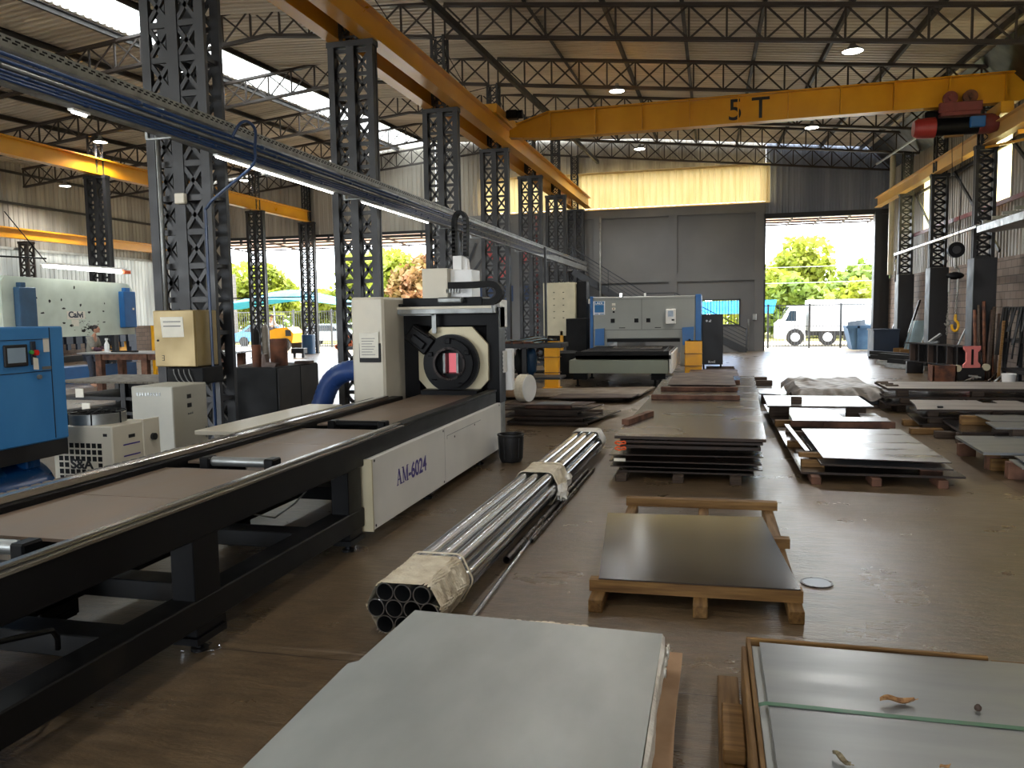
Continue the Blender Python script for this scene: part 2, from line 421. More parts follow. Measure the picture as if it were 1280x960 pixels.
# concrete floor: brown, worn, with slab joints cut as dark lines
def floor_mat():
    m = bpy.data.materials.new('concrete_floor'); m.use_nodes = True; nt = m.node_tree; N = nt.nodes; L = nt.links; b = N['Principled BSDF']
    tc = N.new('ShaderNodeTexCoord')
    def noise(sc, st=(1, 1, 1), det=6):
        mp = N.new('ShaderNodeMapping'); mp.inputs['Scale'].default_value = st; L.new(tc.outputs['Object'], mp.inputs['Vector'])
        n = N.new('ShaderNodeTexNoise'); n.inputs['Scale'].default_value = sc; n.inputs['Detail'].default_value = det; n.inputs['Roughness'].default_value = .6
        L.new(mp.outputs['Vector'], n.inputs['Vector']); return n
    def ramp(n, p0, c0, p1, c1):
        r = N.new('ShaderNodeValToRGB'); e = r.color_ramp.elements; e[0].position = p0; e[0].color = c0; e[1].position = p1; e[1].color = c1
        L.new(n.outputs['Fac'], r.inputs['Fac']); return r
    def mix(a, bb, f, mode='MIX'):
        x = N.new('ShaderNodeMix'); x.data_type = 'RGBA'; x.blend_type = mode
        if hasattr(f, 'is_output'): L.new(f, x.inputs['Factor'])
        else: x.inputs['Factor'].default_value = f
        L.new(a, x.inputs[6]); L.new(bb, x.inputs[7]); return x.outputs[2]
    big = ramp(noise(.35), .35, lin((86, 70, 50)), .68, lin((112, 93, 69)))
    mid = ramp(noise(2.2, (1, .5, 1)), .36, lin((76, 62, 45)), .66, lin((114, 97, 76)))
    c = mix(big.outputs['Color'], mid.outputs['Color'], .45)
    fine = ramp(noise(9, (.45, 1.6, 1), 7), .40, lin((70, 57, 42)), .62, lin((120, 101, 76)))
    c = mix(c, fine.outputs['Color'], .38)  # speckle contrast in the colour stands in for small glints
    st = ramp(noise(.9, (1, 1, 1), 3), .60, (0, 0, 0, 1), .72, (.55, .55, .55, 1))
    dark = N.new('ShaderNodeRGB'); dark.outputs[0].default_value = lin((62, 49, 35))
    c = mix(c, dark.outputs[0], st.outputs['Color'])
    sc = ramp(noise(3.0, (.12, 2.6, 1), 5), .66, (0, 0, 0, 1), .74, (.5, .5, .5, 1))
    pale = N.new('ShaderNodeRGB'); pale.outputs[0].default_value = lin((150, 134, 116))
    c = mix(c, pale.outputs[0], sc.outputs['Color'])  # pale scratch streaks, also painted to suggest glints
    # slab joints
    sx = N.new('ShaderNodeSeparateXYZ'); L.new(tc.outputs['Object'], sx.inputs[0])
    def joint(o, per, off, w):
        a = N.new('ShaderNodeMath'); a.operation = 'ADD'; a.inputs[1].default_value = off + per*100; L.new(o, a.inputs[0])
        f = N.new('ShaderNodeMath'); f.operation = 'MODULO'; f.inputs[1].default_value = per; L.new(a.outputs[0], f.inputs[0])
        k = N.new('ShaderNodeMath'); k.operation = 'LESS_THAN'; k.inputs[1].default_value = w; L.new(f.outputs[0], k.inputs[0]); return k.outputs[0]
    j = N.new('ShaderNodeMath'); j.operation = 'MAXIMUM'
    L.new(joint(sx.outputs['X'], 6.4, -3.08, .012), j.inputs[0]); L.new(joint(sx.outputs['Y'], 5.0, -3.93, .010), j.inputs[1])
    jf = N.new('ShaderNodeMath'); jf.operation = 'MULTIPLY'; jf.inputs[1].default_value = .8; L.new(j.outputs[0], jf.inputs[0])
    blk = N.new('ShaderNodeRGB'); blk.outputs[0].default_value = lin((40, 32, 26))
    c = mix(c, blk.outputs[0], jf.outputs[0])
    L.new(c, b.inputs['Base Color'])
    rn = noise(1.3, (1, 1, 1), 6)
    mr = N.new('ShaderNodeMapRange'); mr.inputs['From Min'].default_value = .3; mr.inputs['From Max'].default_value = .7
    mr.inputs['To Min'].default_value = .25; mr.inputs['To Max'].default_value = .36; b.inputs['Specular IOR Level'].default_value = .6; b.inputs['Coat Weight'].default_value = .25; b.inputs['Coat Roughness'].default_value = .26
    L.new(rn.outputs['Fac'], mr.inputs['Value']); L.new(mr.outputs['Result'], b.inputs['Roughness'])
    b1 = noise(48, (.5, 1.4, 1), 6); b2 = noise(16, (.4, 1.6, 1), 4)
    ad = N.new('ShaderNodeMath'); ad.operation = 'ADD'; L.new(b1.outputs['Fac'], ad.inputs[0]); L.new(b2.outputs['Fac'], ad.inputs[1])
    bp = N.new('ShaderNodeBump'); bp.inputs['Strength'].default_value = .42; bp.inputs['Distance'].default_value = .010
    L.new(ad.outputs[0], bp.inputs['Height']); L.new(bp.outputs['Normal'], b.inputs['Normal']); L.new(bp.outputs['Normal'], b.inputs['Coat Normal'])
    return m
M['floor'] = floor_mat()

def block_mat(name, c, c2, mortar, bw, bh, swap):
    m = bpy.data.materials.new(name); m.use_nodes = True; nt = m.node_tree; N = nt.nodes; L = nt.links; b = N['Principled BSDF']
    tc = N.new('ShaderNodeTexCoord'); sp = N.new('ShaderNodeSeparateXYZ'); cb = N.new('ShaderNodeCombineXYZ')
    L.new(tc.outputs['Object'], sp.inputs[0]); L.new(sp.outputs['Y' if swap else 'X'], cb.inputs['X']); L.new(sp.outputs['Z'], cb.inputs['Y'])
    br = N.new('ShaderNodeTexBrick'); br.inputs['Color1'].default_value = lin(c); br.inputs['Color2'].default_value = lin(c2); br.inputs['Mortar'].default_value = lin(mortar)
    br.inputs['Scale'].default_value = 1; br.inputs['Brick Width'].default_value = bw; br.inputs['Row Height'].default_value = bh; br.inputs['Mortar Size'].default_value = .012
    L.new(cb.outputs[0], br.inputs['Vector']); L.new(br.outputs['Color'], b.inputs['Base Color']); b.inputs['Roughness'].default_value = .85
    bp = N.new('ShaderNodeBump'); bp.inputs['Strength'].default_value = .4; bp.inputs['Distance'].default_value = .01; bp.invert = True
    L.new(br.outputs['Fac'], bp.inputs['Height']); L.new(bp.outputs['Normal'], b.inputs['Normal'])
    return m
M['block_right'] = block_mat('block_right', (124, 108, 96), (140, 124, 112), (92, 82, 74), .42, .21, True)
M['block_left'] = block_mat('block_left', (96, 82, 70), (112, 96, 84), (78, 68, 60), .42, .21, True)
M['block_out'] = block_mat('block_out', (84, 78, 72), (96, 90, 84), (64, 60, 56), .42, .21, True)
# ------------------------------------------------------------------ camera, sky, sun
cam_d = bpy.data.cameras.new('camera'); cam = bpy.data.objects.new('camera', cam_d); COL.objects.link(cam); SC.camera = cam
cam_d.sensor_width = 36; cam_d.lens = 28.125; cam_d.clip_end = 500; cam_d.clip_start = .05
cam.matrix_world = Matrix(((0.97071, -0.00599, 0.24019, 0), (0.23977, 0.08798, -0.96683, 0), (-0.01534, 0.99610, 0.08684, 1.9), (0, 0, 0, 1)))
w = bpy.data.worlds.new('world'); SC.world = w; w.use_nodes = True
nt = w.node_tree; bg = nt.nodes['Background']
bg.inputs['Color'].default_value = (.86, .93, 1.0, 1); bg.inputs['Strength'].default_value = SKY
sd = bpy.data.lights.new('sun', 'SUN'); sd.energy = SUN; sd.angle = radians(.6); sd.color = (1, .93, .8)
so = bpy.data.objects.new('sun', sd); COL.objects.link(so)
so.rotation_euler = V(-.35, -.45, -.82).to_track_quat('-Z', 'Y').to_euler()
SC.view_settings.view_transform = 'Standard'; SC.view_settings.look = 'None'; SC.view_settings.gamma = 1
SC.view_settings.use_curve_mapping = False; SC.view_settings.exposure = EXPO

def portal(loc, sx, sy, d):
    l = bpy.data.lights.new('daylight_portal', 'AREA'); l.shape = 'RECTANGLE'; l.size = sx; l.size_y = sy; l.cycles.is_portal = True
    o = bpy.data.objects.new('daylight_portal', l); COL.objects.link(o); o.location = loc
    o.rotation_euler = Vector(d).to_track_quat('-Z', 'Y').to_euler()
portal((-19.7, 39.6, 3.1), 12.3, 6.2, (0, -1, 0))
portal((4.9, 39.6, 3.1), 4.9, 6.1, (0, -1, 0))
portal((2, -14.2, 2.5), 8, 5, (0, 1, 0)); portal((-21, -14.2, 3.4), 15.5, 6.8, (0, 1, 0))
portal((-14.65, 12, 9.62), 1.35, 53, (0, 0, -1))

XR, XRIDGE, XLW, YB = 7.8, -11.0, -28.8, 39.3
def zb(x, y): return 9.07 + .0425*(y-19) - .103*abs(x-XRIDGE)

# ------------------------------------------------------------------ floor, ground
struct('floor', MB().box(XLW, XR+.2, -14, YB+.1, -.15, 0), M['floor'])
g = MB(); g.box(-120, 90, -90, 140, -.5, -.16); struct('ground', g, M['ground'], 'pale trodden yard outside the hall')
g = MB(); g.box(-90, 60, YB+.1, 52, -.16, -.02); struct('yard', g, M['ground'], 'pale concrete yard beyond the back openings')
g = MB(); g.box(-90, 60, 52, 70, -.16, .02); struct('grass_verge', g, M['grass'], 'dry yellow grass verge beyond the yard')

# ------------------------------------------------------------------ roof sheets (ribs run across the hall)
def roof(x0, x1, y0, y1, nx):
    mb = MB(); per = .25; n = int((y1-y0)/per); vs = []; ys = []
    for k in range(n):
        for (t, h) in ((0, 0), (.10, 0), (.14, .06), (.21, .06)): ys.append((y0+k*per+t, h))
    xs = [x0+(x1-x0)*i/nx for i in range(nx+1)]
    for (y, h) in ys:
        for x in xs: vs.append((x, y, zb(x, y)+.97+h))
    m = nx+1
    mb.add(vs, [(j*m+i, j*m+i+1, (j+1)*m+i+1, (j+1)*m+i) for j in range(len(ys)-1) for i in range(nx)])
    return mb
struct('ceiling', roof(XRIDGE-2.95, XR+.15, -14, 39.4, 2), M['roof_sheet'], 'ribbed metal roof sheets of the right hall')
struct('ceiling.001', roof(XLW-.2, -15.35, -14, 39.4, 2), M['roof_sheet'], 'ribbed metal roof sheets of the left hall')
struct('window_1', roof(-15.35, XRIDGE-2.95, -14, 39.4, 1), M['frp_white'], 'bright translucent skylight strip along the roof')

# ------------------------------------------------------------------ ribbed wall sheets
def ribbed(mb, p, q, z0, z1, out, per=.25, dep=.035):
    """ribbed sheet from p to q (plan points), z0..z1 (numbers or functions of plan position)"""
    p = Vector((p[0], p[1], 0)); q = Vector((q[0], q[1], 0)); L = (q-p).length; d = (q-p)/L; o = Vector((out[0], out[1], 0)); vs = []; n = max(1, round(L/per)); st = L/n
    prof = []
    for k in range(n):
        for (t, h) in ((0, 0), (.5, 0), (.6, 1), (.9, 1)): prof.append(((k+t)*st, h*dep))
    prof.append((L, 0))
    for (t, h) in prof:
        c = p + d*t + o*h
        for z in (z0, z1): vs.append((c.x, c.y, z(c.x, c.y) if callable(z) else z))
    mb.add(vs, [(2*i, 2*i+2, 2*i+3, 2*i+1) for i in range(len(prof)-1)])
    return mb
top = lambda x, y: zb(x, y)+1.03
# back wall: grey rendered masonry with beams, ribbed sheet above
DX0, DX1, DZ = 2.45, 7.15, 6.15
W = MB()
def win_hole_wall():
    a, b = -13.6, DX0; wx0, wx1, wz0, wz1 = -.75, 1.32, 1.25, 2.42
    W.box(a, wx0, YB, YB+.22, 0, 6.85); W.box(wx1, b, YB, YB+.22, 0, 6.85)
    W.box(wx0, wx1, YB, YB+.22, 0, wz0); W.box(wx0, wx1, YB, YB+.22, wz1, 6.85)
win_hole_wall()
for x in (-13.4, -9.4, -5.35, -1.75, 2.2): W.box(x-.2, x+.2, YB-.12, YB, 0, 6.85)
for z in (3.55, 6.65): W.box(-13.4, DX0, YB-.115, YB, z-.22, z+.2)
struct('wall_back', W, M['grey_render'])
W = MB(); ribbed(W, (-13.6, YB+.05), (-11.1, YB+.05), 6.85, top, (0, -1)); ribbed(W, (-11.1, YB+.05), (DX0, YB+.05), 8.5, top, (0, -1)); struct('wall_back_upper', W, M['wall_sheet'])
W = MB(); ribbed(W, (DX0, YB+.02), (XR, YB+.02), 6.3, top, (0, -1)); struct('wall_back_upper.001', W, M['wall_sheet_shaded'], 'ribbed sheet above the open doorway, tinted blue-grey for its shade')
W = MB(); ribbed(W, (-25.9, YB+.02), (-13.6, YB+.02), 6.2, top, (0, -1)); struct('wall_back_upper.002', W, M['wall_sheet'], 'ribbed sheet above the wide left opening')
W = MB(); ribbed(W, (XLW, YB+.02), (-25.9, YB+.02), 2.2, top, (0, -1)); struct('wall_back_upper.003', W, M['wall_sheet'], 'ribbed sheet in the far left corner')
W = MB(); W.box(XLW, -25.9, YB, YB+.2, 0, 2.2); struct('wall_back_left', W, M['block_left'], 'brown block base in the far left corner')
W = MB(); ribbed(W, (-11.2, YB-.22), (2.62, YB-.22), 6.9, 8.55, (0, -1), per=.3, dep=.05)
W.tube((-11.2, YB-.25, 8.57), (2.62, YB-.25, 8.57), .05, 8); W.box(-11.2, 2.62, YB-.2, YB+.04, 6.84, 6.9)
struct('window_2', W, M['frp_yellow'], 'long yellowed translucent panel above the grey back wall')
# headers and jambs
W = MB(); W.box(DX0-.1, XR, YB-.12, YB+.12, 6.12, 6.34); W.box(DX0-.12, DX0+.02, YB-.1, YB+.24, 0, 6.2); W.box(7.12, 7.4, YB-.25, YB+.24, 0, 6.2); W.box(7.4, XR, YB-.02, YB+.2, 0, 6.2)
struct('door_1', W, M['dark_paint'], 'dark steel frame of the tall open doorway')
W = MB(); W.box(-25.95, -13.5, YB-.1, YB+.1, 6.12, 6.26); W.tube((-25.9, YB-.15, 5.98), (-13.6, YB-.15, 5.98), .05, 8)
for k in range(5): x = -24.8+k*2.6; W.box(x-.04, x+.04, YB-.15, YB, 5.9, 6.2)
W.box(-13.75, -13.55, YB-.1, YB+.22, 0, 6.2); W.box(-26.0, -25.85, YB-.1, YB+.22, 0, 6.2)
struct('door_2', W, M['dark_paint'], 'dark steel frame of the wide left opening')
# right wall
W = MB(); W.box(XR, XR+.2, -14, YB+.2, 0, 3.25); struct('wall_right', W, M['block_right'])
W = MB(); z0 = 3.25
yel = [(14.6, 15.8), (19.6, 20.8), (24.5, 25.75), (32.35, 33.6)]
yy = -14
for (a, b) in yel:
    ribbed(W, (XR+.05, yy), (XR+.05, a), 3.25, top, (-1, 0))
    ribbed(W, (XR+.05, a), (XR+.05, b), 3.25, 4.75, (-1, 0)); ribbed(W, (XR+.05, a), (XR+.05, b), 7.05, top, (-1, 0)); yy = b
ribbed(W, (XR+.05, yy), (XR+.05, YB), 3.25, top, (-1, 0)); struct('wall_right_upper', W, M['wall_sheet'])
for k, (a, b) in enumerate(yel[2:]):
    W = MB(); ribbed(W, (XR+.05, a), (XR+.05, b), 4.75, 7.05, (-1, 0)); struct('window_%d' % (k+3), W, M['frp_strip'], ['pale yellow translucent strip in the right wall, nearer one', 'pale yellow translucent strip in the right wall, farther one'][k])
W = MB()
for (a, b) in yel[:2]: ribbed(W, (XR+.05, a), (XR+.05, b), 4.75, 7.05, (-1, 0))
struct('window_5', W, M['frp_strip'])
# left wall
W = MB(); ribbed(W, (XLW, -14), (XLW, YB), 5.0, top, (1, 0)); struct('wall_left', W, M['wall_sheet'])
W = MB(); ribbed(W, (XLW, -14), (XLW, YB), 1.6, 5.0, (1, 0)); W.box(XLW-.02, XLW+.12, -14, YB, 4.95, 5.05); struct('wall_left_lower', W, M['frp_grey'], 'pale translucent lower sheets of the left wall')
W = MB(); W.box(XLW-.1, XLW+.05, -14, YB, 0, 1.6); struct('wall_left_base', W, M['block_left'])
# front wall behind the camera: unseen, its openings shaped to steer the daylight inside
W = MB(); ribbed(W, (XLW, -14), (XR, -14), 6.8, top, (0, 1)); ribbed(W, (XLW, -14), (-2, -14), 0, 6.8, (0, 1)) if False else ribbed(W, (-13, -14), (-2, -14), 0, 6.8, (0, 1)); ribbed(W, (6, -14), (XR, -14), 0, 6.8, (0, 1)); ribbed(W, (-2, -14), (6, -14), 5, 6.8, (0, 1)); struct('wall_front', W, M['wall_sheet'])

# dark eave plate closing roof and right wall
W = MB(); W.prism([(XR-.02, -14, zb(XR, -14)+.9), (XR-1.0, -14, zb(XR-1, -14)+.92), (XR-.02, -14, zb(XR, -14)+.05)], (0, 53, .0425*53)); struct('trim_1', W, M['dark_paint'], 'dark sloping gutter box along the top of the right wall')
W = MB(); W.tube((6.75, 23.8, zb(6.8, 23.8)-.05), (6.75, 37, zb(6.8, 37)-.05), .045, 8); struct('trim_2', W, M['galv_dull'], 'grey drain pipe under the right eave')
W = MB(); W.tube((7.3, 36.6, 3.3), (7.3, 36.6, 8.2), .11, 10); struct('trim_3', W, M['cream_plate'], 'cream downpipe beside the doorway corner')

# ------------------------------------------------------------------ lattice columns
def lace(mb, x0, x1, y, z0, z1, n, w=.055, t=.02, horiz=True):
    h = (z1-z0)/n
    for k in range(n):
        a, b = z0+k*h, z0+(k+1)*h
        if horiz: mb.bar((x0, y, a), (x1, y, a), t, w)
        mb.bar((x0, y, a), (x1, y, b), t, w*.75); mb.bar((x0, y, b), (x1, y, a), t, w*.75)
    if horiz: mb.bar((x0, y, z1), (x1, y, z1), t, w)
def lace_y(mb, y0, y1, x, z0, z1, n, w=.05, t=.02):
    h = (z1-z0)/n
    for k in range(n):
        a, b = z0+k*h, z0+(k+1)*h
        mb.bar((x, y0, a), (x, y1, b), t, w) if k % 2 else mb.bar((x, y1, a), (x, y0, b), t, w)
def column(x, y, h, label, group, w=.88, d=.16, cw=.12, n=16, mid=True, post=None, base=None, m='dark_paint', lw=.07):
    t = thing('lattice_column', label, 'column', (x, y, 0), group)
    z0 = 0 if base is None else base
    for k, cx in enumerate([x-w/2+cw/2, x, x+w/2-cw/2] if mid else [x-w/2+cw/2, x+w/2-cw/2]):
        c = MB(); ww = cw*1.25 if (mid and k == 1) else cw
        for s in (-1, 1):
            c.box(cx-ww/2, cx+ww/2, y+s*d/2-.03, y+s*d/2+.03, z0, h-.08)
            if d < .25 and s > 0: c.box(cx-ww/2+.01, cx+ww/2-.01, y-d/2, y+d/2, z0, h-.08)
            e = ww/2-.012
            sx = cx + (e if k == 0 else -e)
            c.box(sx-.012, sx+.012, y+s*(d/2-.11) if s < 0 else y+.03, y-.03 if s < 0 else y+s*(d/2), z0, h-.08) if False else None
        part('chord', c, M[m], t)
    L = MB()
    xs = [x-w/2+cw*.7, x-cw*.3, x+cw*.3, x+w/2-cw*.7]
    for s in ((-1, 1) if d > .25 else (0,)):
        if mid:
            lace(L, xs[0], xs[1], y+s*d/2, z0+.05, h-.15, n, lw, .04); lace(L, xs[2], xs[3], y+s*d/2, z0+.05, h-.15, n, lw, .04)
        else: lace(L, x-w/2+cw*.7, x+w/2-cw*.7, y+s*d/2, z0+.05, h-.15, n, lw, .04)
    for cx in ([x-w/2+cw/2, x, x+w/2-cw/2] if mid else [x-w/2+cw/2, x+w/2-cw/2]):
        for q in range(0, n+1, 2): L.bar((cx, y-d/2, z0+.05+(h-.2-z0)*q/n), (cx, y+d/2, z0+.05+(h-.2-z0)*q/n), .05, .05)
    part('lacing', L, M[m], t)
    part('cap_plate', MB().box(x-w/2-.02, x+w/2+.02, y-d/2-.04, y+d/2+.04, h-.10, h), M[m], t)
    if base is None: part('base_plate', MB().box(x-w/2-.06, x+w/2+.06, y-d/2-.08, y+d/2+.08, 0, .03), M[m], t)
    if post:
        p = MB(); pw = .15
        for sx in (-1, 1):
            for sy in (-1, 1): p.box(x+sx*pw-.03, x+sx*pw+.03, y+sy*pw-.03, y+sy*pw+.03, h, post)
        for sy in (-1, 1): lace(p, x-pw, x+pw, y+sy*pw, h+.05, post-.05, max(4, int((post-h)/.28)), .035)
        for sx in (-1, 1): lace_y(p, y-pw, y+pw, x+sx*pw, h+.05, post-.05, max(4, int((post-h)/.28)), .035)
        part('upper_post', p, M[m], t)
    return t
lbl = ['big dark lattice column nearest the camera, behind the beige cabinet', 'second dark lattice column in the middle row, behind the white cutter cabinet', 'third dark lattice column in the middle row, behind the cutter gantry',
       'fourth dark lattice column in the middle row, in front of the red mural', 'fifth dark lattice column in the middle row, left of the hanging white cabinet', 'sixth dark lattice column in the middle row, above the hanging white cabinet',
       'last dark lattice column of the middle row, against the grey back wall']
for k, y in enumerate((9, 14, 19, 24, 29, 34, 39)):
    if k == 6: y = 38.95
    column(-6.4, y, 6.9, lbl[k], 'middle row of lattice columns', post=zb(-6.4, y), d=.32 if k == 0 else .16)
lblL = {24: 'dark lattice column behind the press brake, leftmost of the far row', 29: 'dark lattice column of the far row hidden mostly by the big near column', 34: 'slim looking lattice column left of the turquoise canopy in the wide opening', 39: 'slim looking lattice column right of it at the wide left opening'}
for y in (24, 29, 34, 38.95):
    column(-20.7, y, 6.9, lblL[round(y)], 'far left row of lattice columns', post=zb(-20.7, y))
lblR = {24: 'lattice column on a dark pier by the steel rack, nearest on the right wall', 29: 'lattice column on a dark pier behind the hanging hook, second on the right wall', 34: 'lattice column on a dark pier by the doorway corner, farthest on the right wall'}
for y, cx in ((24, 7.05), (29, 7.2), (34, 7.3)):
    z = 6.15+.015*(y-24)
    t = column(cx, y, z, lblR[y], 'right wall lattice columns', w=.52, d=.14, cw=.085, n=11, mid=False, base=3.2, post=zb(cx, y))
    part('pier', MB().bbox(cx-.28, cx+.28, y-.3, y+.3, 0, 3.2, .015), M['dark_paint'], t)
for y, s in ((22.5, 'behind the press brake left end'), (28.5, 'between fluorescent lamp and yellow beam'), (37.2, 'in the far left corner')):
    column(XLW+.5, y, 5.3, 'slim rusty lattice post on the left wall ' + s, 'left wall lattice posts', w=.5, d=.3, cw=.08, n=12, mid=False, m='truss_paint')

# ------------------------------------------------------------------ roof trusses
def truss(name, label, group, y, x0, x1, step=.82, dz=.75, m='truss_paint', off=0):
    t = thing(name, label, 'truss', ((x0+x1)/2, y, zb((x0+x1)/2, y)+off), group)
    Z = lambda x: zb(x, y)+off
    n = round((x1-x0)/step); xs = [x0+(x1-x0)*k/n for k in range(n+1)]
    knots = [x0] + ([XRIDGE] if x0 < XRIDGE < x1 else []) + [x1]
    for nm, o in (('bottom_chord', 0), ('top_chord', dz)):
        c = MB()
        for a, b in zip(knots[:-1], knots[1:]):
            for s in (-1, 1): c.bar((a, y+s*.045, Z(a)+o), (b, y+s*.045, Z(b)+o), .05, .075)
        part(nm, c, M[m], t)
    wv = wd = MB()
    for x in xs: wv.bar((x, y, Z(x)), (x, y, Z(x)+dz), .045, .045)
    for a, b in zip(xs[:-1], xs[1:]):
        wd.bar((a, y-.02, Z(a)), (b, y-.02, Z(b)+dz), .02, .045); wd.bar((a, y+.02, Z(a)+dz), (b, y+.02, Z(b)), .02, .045)
    part('lacing', wv, M[m], t)
    return t
ordn = ['nearest', 'second', 'third', 'fourth', 'farthest']
for k, y in enumerate((19, 24, 29, 34, 39)):
    y = min(y, 39.05)
    truss('roof_truss', '%s crossbraced roof truss over the right hall, counted from the camera' % ordn[k], 'right hall roof trusses', y, -6.25, XR-.1)
for k, y in enumerate((14, 19, 24, 29, 34, 39)):
    y = min(y, 39.05)
    truss('roof_truss', '%s crossbraced roof truss over the left hall, counted from the camera' % (['nearest', 'second', 'third', 'fourth', 'fifth', 'farthest'][k]), 'left hall roof trusses', y, XLW+.1, -6.55)
# purlins along the hall
def purlin(x, label, group, y0=8):
    b = MB(); y1 = 39.2
    for a, c in ((y0, y1),):
        p = V(x, a, zb(x, a)+.875); q = V(x, c, zb(x, c)+.875)
        b.bar(p, q, .02, .16); b.bar(p+V(.03, 0, .07), q+V(.03, 0, .07), .08, .015); b.bar(p+V(.03, 0, -.07), q+V(.03, 0, -.07), .08, .015)
    solo('roof_purlin', b, M['purlin_paint'], label, 'purlin', group)
xs = [-4.3, -2.5, -.7, 1.1, 2.9, 4.7, 6.4]
for k, x in enumerate(xs): purlin(x, '%s roof purlin from the middle columns over the right hall' % ['first', 'second', 'third', 'fourth', 'fifth', 'sixth', 'seventh'][k], 'right hall roof purlins')
xs = [-8.4, -10.2, -12.0, -13.8, -15.5, -17.4, -19.4, -21.4, -23.4, -25.4, -27.4]
for k, x in enumerate(xs): purlin(x, '%s roof purlin left of the middle columns over the left hall' % ['first', 'second', 'third', 'fourth', 'fifth', 'sixth', 'seventh', 'eighth', 'ninth', 'tenth', 'eleventh'][k], 'left hall roof purlins')
# long crossed sag rods near the crane, braces between upper posts
def brace(p, q, r, label, m='truss_paint', group=None, name='brace_rod'):
    solo(name, MB().tube(p, q, r, 6), M[m], label, 'brace', group)
for k, y in enumerate((14, 19, 24, 29)):
    s = ['nearest', 'second', 'third', 'fourth'][k]
    brace((-6.4, y+.2, 7.2), (-6.4, y+4.8, zb(-6.4, y+5)-.1), .012, 'thin sag rod rising away between middle columns, %s bay' % s, group='sag rods')
    brace((-6.4, y+4.8, 7.2), (-6.4, y+.2, zb(-6.4, y)-.1), .012, 'thin sag rod falling away between middle columns, %s bay' % s, group='sag rods')
b = MB(); b.bar((-5.6, 10, 8.0), (-5.2, 38.5, 9.0), .1, .16); solo('walkway_rail', b, M['dark_paint'], 'long dark beam under the roof beside the middle columns', 'beam')
for k, (y0, y1) in enumerate(((19.3, 23.7), (24.3, 28.7), (29.3, 33.7))):
    s = ['nearest', 'middle', 'farthest'][k]
    w_ = MB(); w_.bar((7.55, y0, 3.4), (7.55, y1, 6.2), .05, .09); solo('wall_brace', w_, M['dark_paint'], 'diagonal brace on the right ribbed wall, %s bay' % s, 'brace', 'right wall braces')
    w_ = MB(); w_.bar((7.6, y0-.3, 4.7), (7.6, y1+.3, 4.7), .06, .12); solo('wall_girt', w_, M['red_dull'], 'reddish girt along the right ribbed wall, %s bay' % s, 'girt', 'right wall girts')
    w_ = MB(); w_.bar((7.6, y0-.3, 6.2), (7.6, y1+.3, 6.2), .06, .1); solo('wall_girt', w_, M['dark_paint'], 'upper dark girt along the right ribbed wall, %s bay' % s, 'girt', 'right wall girts')
    w_ = MB(); w_.box(7.52, 7.66, (y0+y1)/2-.07, (y0+y1)/2+.07, 3.25, 7.0); solo('wall_post', w_, M['dark_paint'], 'thin dark post on the right block wall, %s bay' % s, 'post', 'right wall posts')
for k, z in enumerate((6.9, 8.2)):
    w_ = MB(); w_.bar((XLW+.12, 8, z), (XLW+.12, YB-.1, z), .08, .1); solo('wall_girt', w_, M['purlin_paint'], '%s dark girt along the left ribbed wall' % ['lower', 'upper'][k], 'girt')
for k, z in enumerate((3.0, 5.0)):
    w_ = MB(); w_.bar((XLW, YB-.12, z), (-20.7, YB-.12, z) if k == 0 else (-26, YB-.12, z), .06, .07); solo('service_pipe', w_, M['purlin_paint'], ['thin grey pipe crossing the wide left opening at mid height', 'dark girt in the far left corner above the block base'][k], 'pipe')

# ------------------------------------------------------------------ crane runways
def ibeam(p, q, w, h, tw=.02, ft=.025):
    p = Vector(p); q = Vector(q); b = MB()
    b.bar(p+V(0, 0, h/2), q+V(0, 0, h/2), tw, h-.01)
    for o in (ft/2, h-ft/2): b.bar(p+V(0, 0, o), q+V(0, 0, o), w, ft)
    return b
def runway(p, q, w, h, label, m='crane_yellow', group='crane runway beams'):
    t = thing('crane_runway_beam', label, 'beam', ((p[0]+q[0])/2, (p[1]+q[1])/2, (p[2]+q[2])/2), group)
    part('girder', ibeam(p, q, w, h), M[m], t)
    part('rail', MB().bar(Vector(p)+V(0, 0, h+.025), Vector(q)+V(0, 0, h+.025), .05, .05), M['steel_rusty'] if m == 'x' else M[m], t)
    return t
runway((-6.15, 5, 6.9), (-5.75, 38.9, 6.92), .30, .5, 'long yellow crane runway beam along the right side of the middle columns')
runway((-6.75, 5, 6.9), (-6.55, 38.9, 6.92), .26, .5, 'long yellow crane runway beam along the left side of the middle columns')
runway((7.0, 13, 6.0), (7.12, 38.6, 6.33), .26, .42, 'pale yellow crane runway beam along the right wall', 'crane_yellow_pale')
runway((-20.55, 8, 6.9), (-20.55, 38.9, 6.9), .30, .55, 'yellow crane runway beam on the far left columns')
runway((-27.8, 10, 5.32), (-27.8, 38.5, 5.32), .25, .4, 'bright yellow runway beam along the left ribbed wall')
# small yellow jib arm by the right wall
b = MB(); b.bar((7.0, 21.6, 6.0), (7.75, 21.6, 6.05), .08, .1); b.bar((6.9, 24.2, 6.1), (7.75, 21.9, 5.95), .05, .06); solo('bracket_arm', b, M['crane_yellow'], 'short yellow bracket arm beside the right runway beam', 'bracket')

